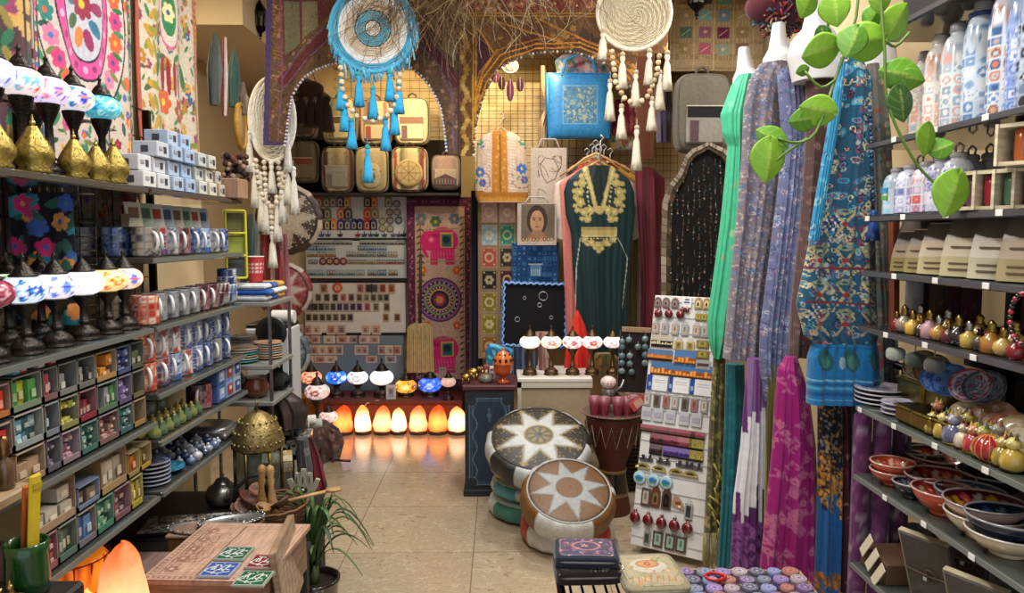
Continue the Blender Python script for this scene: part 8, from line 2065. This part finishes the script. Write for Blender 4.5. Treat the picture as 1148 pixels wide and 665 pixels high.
# tile centres given in the picture, laid on the lid
for i,(px,py,q,nm)in enumerate(((263,622,'2c5c44','green'),(297,631,'7c2834','maroon'),(247,640,'34549c','blue'),(284,650,'245c40','dark green'))):
 o=az(px,py,tz);c=C(1,1,90,q);c.frame(.02,.02,.98,.98,.03,'c0bcb0');r=random.Random(20+i)
 for k in range(5):
  x,y=.2+.14*k,.5+.16*math.sin(k*2.3);P=[(x+.13*math.cos(a),y+.17*math.sin(a*1.3))for a in np.linspace(r.random(),3.6+r.random(),9)];c.line(P,.045,'c8ccc4')
 c.line([(.15,.3),(.5,.2),(.85,.34)],.05,'c8ccc4');c.line([(.3,.8),(.32,.45)],.045,'c8ccc4');c.line([(.7,.82),(.68,.5),(.8,.45)],.045,'c8ccc4');[c.disc(x,
  y,.03,'c8ccc4')for x,y in((.22,.82),(.5,.86),(.56,.12),(.86,.7))]
 c.frame(0,0,1,1,.025,mixc(q,'ffffff',.15));X,Yv=(c.X-.5)*.078,(c.Y-.5)*.078
 one('painted_tile',f'{nm} square ceramic tile with pale curling calligraphy on the carved chest','tile',M().box(0,0,.003,.08,.08,.006,mixc(q,'c0bcb0',
  .5),.001).grid(np.stack([X,Yv,0*X+.0064],-1),c.a,smooth=False),'ceramic',(o.x,o.y,tz-.0015),-.06,'painted tiles on the chest')
 # upright carved board
b0,b1=at(305,662,1.86),at(322,598,2.02)
t=thing('carved_board','pale carved wooden board leaning upright against the chest beside the plant','board',(-.56,1.93,TZ-.02),rot=(0,-.12,.1));c=C(.26,
 .2,70,'a08870')
for k in range(12):c.line([(.02+k*.02,.02),(.05+k*.016,.18)],.0035,'7c6450' if k%2 else 'b8a48c')
c.frame(.004,.004,.256,.196,.008,'8c745c');ob('panel',M().box(0,0,.1,.016,.26,.2,'94785f',.003),'wood',t);ob('carved_face',M().card(.26,.2,.004,c,m=TR(.0105,
 0,0,rz=PI/2),side='8c745c'),'wood',t)
# baskets of kitchen woodware
bx,by=-.79,2.43
t=thing('wicker_basket','round brown wicker basket full of wooden kitchenware beside the brass lantern','basket',(bx+.02,by,TZ+.001));m=M()
for k in range(9):rr_=.1+.022*k/8;m.tube([(rr_*math.cos(a),rr_*math.sin(a),.006+k*.0085+.002*math.sin(a*14+k*PI))for a in np.arange(48)*PI/24],.0048,'5c3c24' if k%2 else '6c4a30',
 5,closed=True)
m.lathe([(.001,.004),(.1,.004)],'4c301c',24,caps=False);ob('woven_side',m,'straw',t);ob('handle',M().tube([(-.12,0,.07),(-.115,0,.12),(-.07,0,.165),(0,
 0,.18),(.02,0,.178)][:4]+[(-.02,0,.15),(.0,0,.08)],.007,'1c1a1c',8),'wood',t)
def turned(label,loc,h,q,rot=(0,0,0),nm='pestle'):
 return one(nm,label,nm.replace('_',' '),M().lathe([(.014,0),(.016,.01),(.012,h*.4),(.008,h*.55),(.013,h*.68),(.009,h*.74),(.014,h*.86),(.012,h*.96),(.003,
  h)],q,18),'wood',loc,rot=rot)
turned('tall turned wooden pestle standing in the mortar nearest the lantern',(bx-.0,by-.03,TZ+.05),.17,'9c7444',(.05,.05,0));turned('second turned wooden pestle standing beside the tall one',
 (bx+.035,by-.02,TZ+.05),.16,'a88458',(-.05,-.06,0))
one('wooden_mortar','ochre wooden mortar under the two pestles','mortar',M().lathe([(.03,0),(.034,.01),(.028,.03),(.036,.07),(.034,.07),(.026,.03),(.001,
 .02)],'8c6c34',24),'wood',(bx+.015,by-.025,TZ+.02))
one('wooden_spoon','long pale wooden spoon lying across the basket toward the aisle','spoon',M().tube([(-.08,0,0),(.1,0,.03)],.006,'b08c5c',7).ball((.115,
 0,.032),(.028,.018,.008),'a88454',14),'wood',(bx+.12,by-.02,TZ+.085),.25)
for i,(dx,dy,dz,q,s)in enumerate(((-.07,-.03,.09,'5c2c1c',.035),(-.05,.03,.1,'7c4c34',.03),(-.08,-.06,.07,'8c6c60',.028),(.06,-.06,.085,'4c2818',.032),
 (.0,-.08,.08,'94703c',.024),(-.03,-.075,.075,'3c2418',.028))):one('wooden_bowl',['reddish brown','tan','greyish','dark brown','ochre','near black'][i]+' small turned wooden bowl heaped in the wicker basket',
 'bowl',M().lathe([(.001,0),(s*.5,0),(s,s*.5),(s*1.02,s*.7),(s*.9,s*.68),(s*.5,s*.2),(.001,s*.12)][1:],q,22),'wood',(bx+.02+dx,by+dy,TZ+dz),rot=(.5*math.sin(i),
 .6*math.cos(i*2),i),group='small wooden bowls in the basket')
t=thing('hamsa_ornament','black and white painted hand shaped ornament standing behind the basket','ornament',(-.72,2.66,TZ+.001));m=M();P=[(-.03,0),(.03,
 0),(.045,.04),(.06,.075),(.045,.08),(.032,.055),(.03,.1),(.016,.1),(.014,.06),(.008,.115),(-.008,.115),(-.014,.06),(-.016,.1),(-.03,.1),(-.032,.055),(-.045,
 .08),(-.06,.075),(-.045,.04)]
ob('plate',m.prism(P,.014,'a8a490'),'ceramic',t);ob('painted_eye',M().ball((0,-.002,.04),(.016,.006,.012),'1c2420',14).ball((0,-.006,.04),(.007,.005,.006),
 'c8c4b0',10),'ceramic',t);[ob('painted_line',M().tube([(x,-.003,.065),(x,-.003,.09)],.002,'1c2420',5),'ceramic',t)for x in(-.023,0,.023)]
one('striped_cloth','black and white zigzag striped folded cloth beside the basket hoop','cloth',M().box(0,0,.02,.13,.1,.04,'8c8880',.012).box(0,0,.0405,
 .12,.02,.004,'2c2c2c').box(0,.035,.0405,.12,.014,.004,'2c2c2c').box(0,-.035,.0405,.12,.014,.004,'2c2c2c'),'cloth',(-.93,2.36,TZ+.001),.5)
one('patterned_tray','black and white speckled serving tray lying on the low table under the lantern','tray',(lambda c:M().box(0,0,.006,.26,.15,.012,'2c2c2c',
 .004).grid(np.stack([c.X-.13,c.Y-.075,0*c.X+.0125],-1),c.a,smooth=False))(tiles(C(.26,.15,90,'2c2c2c'),.02,['2c2c2c','8c8c88','b0b0a8','4c4c4c'],random.Random(5))),
 'ceramic',(-1.05,2.42,TZ+.001),.15)

# ------------------------------------------------------------------ salt lamps and wire basket lamp in front
salt_lamp('largest glowing orange salt lamp on the low table beside the tiled chest',(at(137,640,1.62).x,1.62,TZ+.001),.285,.13,'salt_big',91,'salt lamps on the low table')
salt_lamp('small glowing peach salt lamp half hidden below the wire basket lamp',(at(96,660,1.5).x+.005,1.5,TZ+.001),.235,.085,'salt_white',92,'salt lamps on the low table')
t=thing('basket_lamp','glowing orange fan shaped wire basket lamp under the bottom aisle shelf','lamp',(-1.04,1.74,TZ+.001));c=C(6.28,1,80,'f08020');[c.line([(k*.3,
 0),(k*.3+.1,1)],.05,'a83c0c')for k in range(22)]
ob('shade',M().lathe([(.05,.01),(.065,.06),(.08,.12),(.088,.19),(.08,.2)],c,40),'lit_glass_soft',t);m=M();[m.tube([(.052*math.cos(a),.052*math.sin(a),.01),
 (.09*math.cos(a),.09*math.sin(a),.2)],.002,'7c3410',4)for a in np.arange(14)*PI/7];[m.tube([(q*math.cos(a),q*math.sin(a),z)for a in np.arange(24)*PI/12],
 .002,'7c3410',4,closed=True)for q,z in((.067,.06),(.082,.12),(.091,.2))];ob('wire_frame',m,'metal',t);ob('base',M().lathe([(.05,0),(.055,.006),(.05,.012)],
 '3c2010',24),'wood',t)
# near pedestal with vase and brass figures
one('pedestal','narrow black pedestal at the left edge carrying the green vase','pedestal',M().box(0,0,.44,.13,.26,.88,'14120f',.006),'wood',(-.875,1.28,
 0))
PZ=.881
t=thing('glass_vase','dark green glass vase holding tall yellow and orange incense tubes','vase',(-.885,1.355,PZ));ob('body',M().lathe([(.03,0),(.036,.006),
 (.038,.03),(.036,.08),(.038,.1),(.034,.1),(.032,.08),(.034,.03),(.001,.008)],'0e3c18',30),'ceramic',t)
for i,(dx,dy,q,h,w,nm)in enumerate(((.012,-.008,'b8a020',.215,.016,'wide yellow'),(-.012,.006,'b0581c',.19,.01,'orange brown'),(.0,.014,'9c4c18',.17,.008,
 'narrow rust'))):one('incense_tube',nm+' incense tube standing in the green glass vase','incense',M().box(0,0,h/2,.008,w*2,h,q,.004,TR(rx=-.06,ry=.04)).box(.005,
 0,h*.9,.002,w*1.6,.012,mixc(q,'000000',.3),0,TR(rx=-.06,ry=.04)),'paper',(-.885+dx,1.355+dy,PZ+.012),0,'incense tubes in the vase')
for i,(x,y,s)in enumerate(((-.9,1.27,.9),(-.875,1.29,.7),(-.92,1.25,1.0),(-.885,1.235,.8))):
 t=thing('brass_figurine',['seated brass figure beside the green vase','small brass bird figure in front of the vase','tall brass figure at the left edge',
  'dark silver figure nearest the camera'][i],'figurine',(x,y,PZ),i,'brass figurines by the vase');q=['b8a070','a88c54','b0986c','6c6860'][i]
 ob('body',M().lathe([(.016*s,0),(.018*s,.006*s),(.01*s,.02*s),(.016*s,.036*s),(.008*s,.05*s)],q,14,flute=.12,nf=5),'metal',t);ob('head',M().ball((0,0,
  .058*s),(.009*s,.008*s,.011*s),q,10).lathe([(.005*s,.066*s),(.001,.08*s)],q,7),'metal',t);ob('arm',M().tube([(-.014*s,0,.036*s),(-.028*s,0,.05*s),(-.02*s,
  0,.066*s)],.004*s,q,6).tube([(.014*s,0,.036*s),(.03*s,0,.03*s),(.034*s,0,.012*s)],.004*s,q,6),'metal',t)

 # ------------------------------------------------------------------ potted plant
o=at(352,655,2.45);px_,py_=o.x,2.45
t=thing('potted_plant','spiky green palm like plant with thin arching leaves in a dark pot on the floor','plant',(px_,py_,0));ph=o.z+.01
ob('pot',M().lathe([(.05,0),(.055,.01),(.075,ph*.7),(.082,ph),(.088,ph),(.088,ph+.015),(.078,ph+.015),(.075,ph-.01)],'241c1a',30),'ceramic',t);ob('soil',
 M().lathe([(.001,ph-.005),(.078,ph-.008)],'2c2018',24,caps=False),'matte',t)
ob('stem',M().tube([(0,0,ph-.02),(.005,0,ph+.06)],[.02,.012],'4c5c34',8),'leaf',t)
r=random.Random(14)
for k in range(38):
 a=r.random()*2*PI;up=r.uniform(.1,.3);out=r.uniform(.06,.24);w=r.uniform(.004,.009);rows=[];n=10;z0=ph+.02+r.random()*.03
 for j in range(n+1):
  f=j/n;rd=out*(f**1.3);zz=z0+up*math.sin(f*PI*(.5+.35*out/.2));ww=w*(1-f**3)*(.6+f)+.0006;c_,s_=math.cos(a),math.sin(a)
  rows.append([(rd*c_-s_*ww*q,rd*s_+c_*ww*q,zz-(.002 if q==0 else 0))for q in(-1,0,1)])
 ob('leaf',M().grid(np.array(rows),r.choice(['2c4a22','3c5c2a','48642c','24401e']),flip=False),'leaf',t,solid=.0012)
for(dx,dz,w)in((.075,.3,.009),(.03,.26,.008),(-.02,.27,.008)):
 rows=[[(dx*(j/8)**1.1+q*w*(1-(j/8)**3),-.01,ph+.03+dz*j/8)for q in(-1,0,1)]for j in range(9)];ob('leaf',M().grid(np.array(rows),'2a4424'),'leaf',t,solid=.0015)

 # ------------------------------------------------------------------ iron table with bags
o=at(672,632,2.12);IZ=.56;ic=az(690,645,IZ)
t=thing('iron_table','small black wrought iron table carrying the embroidered bags','table',(ic.x,ic.y-.02,0));m=M()
m.tube([(-.17,-.13,IZ-.02),(.17,-.13,IZ-.02),(.17,.13,IZ-.02),(-.17,.13,IZ-.02)],.008,'141414',8,closed=True);[m.tube([(-.17+.034*k,-.13,IZ-.02),(-.17+.034*k,
 .13,IZ-.02)],.004,'181818',6)for k in range(1,10)];ob('top_frame',m,'metal',t)
for sx in(-1,1):
 for sy in(-1,1):ob('leg',M().tube([(sx*.16,sy*.12,IZ-.02),(sx*.12,sy*.1,IZ*.6),(sx*.15,sy*.11,IZ*.25),(sx*.18,sy*.14,0)],.008,'141414',8),'metal',t)
for s in(-1,1):ob('scroll',M().tube([(s*.02+s*(.05-.004*k)*math.cos(k*.6),-.13,IZ-.07+(.045-.004*k)*math.sin(k*.6))for k in range(11)],.005,'141414',6),
 'metal',t)
def softbag(label,loc,w,d,h,col,top,rz,tilt=(0,0)):
 t=thing('embroidered_bag',label,'bag',loc,rz,'bags on the iron table',rot=(tilt[0],tilt[1],rz))
 ob('body',M().ball((0,0,h/2),(w/2,d/2,h/2),col,40,e1=.35,e2=.25),'cloth',t)
 X,Yv=(top.X/top.w-.5)*w*.93,(top.Y/top.h-.5)*d*.93;Z=h*1.0+.002-.012*(np.abs(X/w*2)**6+np.abs(Yv/d*2)**6);ob('embroidered_panel',M().grid(np.stack([X,
  Yv,Z],-1),top.a),'cloth',t,solid=.003)
 ob('piping',M().tube([(w*.49*np.sign(math.cos(a))*abs(math.cos(a))**.3,d*.49*np.sign(math.sin(a))*abs(math.sin(a))**.3,h*.55)for a in np.arange(36)*PI/18],
  .004,mixc(col,'ffffff',.12),6,closed=True),'cloth',t)
 ob('zip_pull',M().tube([(w/2,-d/2+.01,h*.5),(w/2+.008,-d/2-.012,h*.3),(w/2-.006,-d/2-.016,h*.1)],.003,'b8a890',6),'metal',t)
c=C(1,.75,120,'4c4458');r=random.Random(3);c.frame(0,0,1,.75,.04,'1c2840');c.frame(.06,.06,.94,.69,.012,'8c7c84');florals(c,['a04c64','b87c84','6c5c84',
 'c0a09c'],['5c6474','7c5c6c'],90,.035,r);c.frame(0,0,1,.75,.05,'1c2438');c.ell(.5,.37,.25,.17,'a87078',0,.8)
softbag('navy zip bag with pink embroidery, stacked on a darker one',(ic.x-.085,ic.y+.015,IZ+.045),.185,.15,.035,'181e30',c,-.06)
c2=C(1,.75,60,'2c2c30');paisley(c2,['4c4c4c','8c8478','1c1c20'],40,.08,r);softbag('black patterned flat bag under the navy one',(ic.x-.085,ic.y+.01,IZ-.004),
 .19,.155,.048,'20181c',c2,.03)
c=C(1,.95,130,'a89c80');r=random.Random(5);c.frame(.03,.03,.97,.92,.012,'4c4c3c');c.frame(.07,.07,.93,.88,.01,'7c8c7c');c.ell(.5,.55,.3,.2,'b8b4a4');florals(c,
 ['b8884c','a87c5c','8c9470','c8a870'],['7c8460','a88c54'],60,.035,r);c.ell(.5,.6,.2,.11,'b0764c');c.ell(.5,.6,.16,.08,'c09068');c.flower(.5,.6,.06,8,'a85c44',
 'c8b080');c.frame(.0,.0,1,.95,.02,'3c4438');[c.line([(.1+.1*k,.12),(.14+.1*k,.26)],.02,'a87848')for k in range(8)]
softbag('cream embroidered cushion bag with an orange oval medallion',(ic.x+.095,ic.y-.02,IZ-.003),.19,.215,.03,'8c8468',c,.1,(.04,.02))

# ------------------------------------------------------------------ table of small round boxes
BZ2=.54;A=az(775,642,BZ2);
p0,p1=az(768,645,BZ2),az(862,638,BZ2)
bxc,byc,bw,bd=.70,1.95,.36,.34
t=thing('trinket_table','pale wooden tray table at the front edge filled with round painted boxes','table',(bxc,byc,0),-.05);ob('top',M().box(0,0,BZ2-.01,
 bw,bd,.02,'6c5844',.003),'wood_flat',t)
m=M();m.box(0,bd/2,BZ2+.006,bw+.01,.008,.022,'a08c6c').box(bw/2,0,BZ2+.006,.008,bd+.01,.022,'a89474').box(-bw/2,0,BZ2+.006,.008,bd+.01,.022,'a08c6c').box(0,
 -bd/2,BZ2+.006,bw+.01,.008,.022,'a08c6c');ob('rim',m,'wood_flat',t)
for sx in(-1,1):
 for sy in(-1,1):ob('leg',M().box(sx*.16,sy*.15,BZ2/2-.01,.03,.03,BZ2-.02,'5c4a38',.003),'wood',t)
r=random.Random(17);TC=[('a8a8bc','7c5c8c','lilac'),('5c68a8','98a0c8','periwinkle blue'),('7c6878','b8a8b0','mauve'),('54546c','8c94a8','slate'),('8c4438',
 'b88478','brick red'),('a0a0a8','5c5c74','silver grey'),('6c5890','a08cbc','violet')]
k=0
for j in range(6):
 for i in range(7):
  x,y=bxc-.152+i*.051+.004*(j%2)+r.uniform(-.003,.003),byc+.135-j*.05+r.uniform(-.003,.003);q=TC[(i*3+j*5)%7];s=r.choice((.019,.022,.0235));c=C(6.28,1,
   40,q[0]);[c.disc(a*.52+.2,.5,.14,q[1])for a in range(12)]
  t=thing('trinket_box',f'{q[2]} round painted trinket box, {ORD[i]} across in the {ORD[j]} row from the back','trinket box',(x,y,BZ2+.001),r.random()*3,
   'round trinket boxes on the front table');ob('body',M().lathe([(s*.95,0),(s,.003),(s,.01),(s,.018),(s*.96,.02)],c,26),'ceramic',t)
  c2=C(2,2,40,q[0]);c2.disc(1,1,.95,q[1],.8);c2.flower(1,1,.7,8,q[1],q[0]);c2.cut((c2.X-1)**2+(c2.Y-1)**2>1.0);m=M().lathe([(s*1.02,.02),(s*1.04,.024),
   (s*.95,.029)],q[1],26);m.grid(np.stack([(c2.X-1)*s*.96,(c2.Y-1)*s*.96,0*c2.X+.0295],-1),c2.a,keep=c2.k);ob('lid',m,'ceramic',t)
o=az(802,645,BZ2+.04);one('bangle_ring','bright red bangle lying on the trinket boxes at the back corner','bangle',M().tube([(.028*math.cos(a),.022*math.sin(a),
 0)for a in np.arange(28)*PI/14],.0045,'c01c1c',8,closed=True),'plastic',(o.x,o.y,BZ2+.036))

# ------------------------------------------------------------------ pothos vine
def pothos():
 o=at(960,-60,1.62);t=thing('trailing_vine','trailing green vine with heart shaped leaves hanging in front of the dresses and bottles','plant',tuple(o));r=random.Random(2)
 stems=[[(945,-70,1.66),(962,0,1.64),(948,55,1.63),(934,96,1.62),(915,148,1.6),(893,160,1.6),(872,155,1.6)],[(990,-70,1.6),(988,0,1.6),(992,60,1.58),(993,
  105,1.57),(1004,140,1.56),(1022,175,1.55),(1034,192,1.55),(1058,215,1.54)],[(925,-70,1.68),(935,-10,1.68),(925,40,1.67)],[(992,45,1.6),(1004,52,1.6),
  (1020,36,1.6)],[(936,90,1.62),(920,98,1.62),(902,80,1.62)],[(905,155,1.6),(880,172,1.6),(868,182,1.6)]]
 for s in stems:
  P=[at(*q)-o for q in s];Q=[]
  for i in range(len(P)-1):
   a,b,c_,d=P[max(0,i-1)],P[i],P[i+1],P[min(len(P)-1,i+2)]
   for f in(0,.33,.66):Q.append(.5*((2*b)+(c_-a)*f+(2*a-5*b+4*c_-d)*f*f+(3*b-a-3*c_+d)*f**3))
  Q.append(P[-1]);ob('stem',M().tube(Q,.0032,'5c7c2c',7),'leaf',t)
 n=22
 L=[(919,57,40,200,1.63,0),(905,4,32,250,1.66,0),(938,12,34,280,1.65,0),(956,48,34,250,1.6,1),(899,79,14,200,1.62,1),(916,122,38,170,1.6,0),(899,134,30,
  190,1.61,1),(864,154,36,150,1.6,1),(862,182,46,265,1.59,0),(967,46,48,190,1.62,0),(988,0,30,270,1.62,0),(1008,20,40,60,1.6,0),(1008,82,44,170,1.57,1),
  (1026,88,26,350,1.57,1),(1012,118,38,280,1.56,2),(1040,158,34,265,1.55,0),(1058,165,28,20,1.56,1),(1068,220,50,255,1.53,0),(978,20,26,240,1.64,1),(925,
  40,20,300,1.66,2)]
 for(px,py,ln,ang,Y,tone)in L:
  c_=at(px,py,Y)-o;s=ln*Y/FPX;a=math.radians(ang);d=Vector((math.cos(a),0,math.sin(a)));w=Vector((-math.sin(a),0,math.cos(a)));tilt=r.uniform(-.5,.5)
  rows=[];m_=12
  for j in range(n+1):
   f=j/n;hw=.5*(math.sin(PI*min(1,f*1.02))**.62)*(1-.48*f)*1.15 if 0<f<1 else .002
   back=.12*(1-f)**3
   row=[]
   for q in np.linspace(-1,1,m_+1):
    u=f-.5-back*abs(q)**.7*1.3;pt=c_+d*(u*s)+w*(q*hw*s)+Vector((0,1,0))*(s*(.16*abs(q)*hw*2+.25*(f-.4)**2+tilt*q*hw));row.append(tuple(pt))
   rows.append(row)
  base=['80b42c','5c9424','32641c'][tone];K=np.zeros((n+1,m_+1,3));K[:]=H(base);K[:,m_//2]=H(mixc(base,'d8e878',.4))
  for j in range(n+1):
   for i in range(m_+1):
    if(j+abs(i-m_//2))%5==0:K[j,i]=H(mixc(base,'c8e070',.14))
  ob('leaf',M().grid(np.array(rows),K),'leaf',t,solid=.0012)
pothos()
# small pieces that belong to one part sit one level deeper, under that part
SUBP={'zip':'pocket','piping':'leather_cover body','zip_pull':'body','embroidered_panel':'body','bead_edging':'textile','tie':'cover','pages':'cover','carved_front':'body',
 'painted_band':'shell','rope':'shell','bead_rim':'plate','rim_ornament':'plate','rim':'outside body cup','carry_loop':'cap','print':'body','piercing':'body',
 'pierced_ornament':'dome','ring':'dome','lattice':'ball','driver':'cabinet','painted_eye':'plate','painted_line':'plate','stitching':'bristles','handle_ring':'body',
 'web':'hoop','inlaid_lid':'body','inlaid_front':'body','studs':'body','base_ring':'body','seal':'pouch','label':'pouch','finial':'body','zip_edging':'body',
 'neck_cap':'torso','wire_frame':'shade'}
scan()
for rt in[o for o in COL.objects if o.parent is None and o.get('category')]:
 ks=KIDS.get(rt,[]);by={}
 for c_ in ks:by.setdefault(c_.name.split('.')[0],[]).append(c_)
 for c_ in ks:
  for w_ in SUBP.get(c_.name.split('.')[0],'').split():
   if len(by.get(w_,[]))==1 and by[w_][0].location.length==0 and by[w_][0]is not c_:c_.parent=by[w_][0];break
import re
# labels must be unique: report any repeat outside a group
_s={}
for o in COL.objects:
 if o.get('category'):_s.setdefault(o['label'],[]).append(o)
for k,v in _s.items():
 if len(v)>1 and len({x.get('group',x.name)for x in v})>1:print('REPEAT',k,len(v))
 n=len(re.findall(r"[A-Za-z0-9][A-Za-z0-9']*",k))
 if n>16 or n<4:print('LEN',n,k)
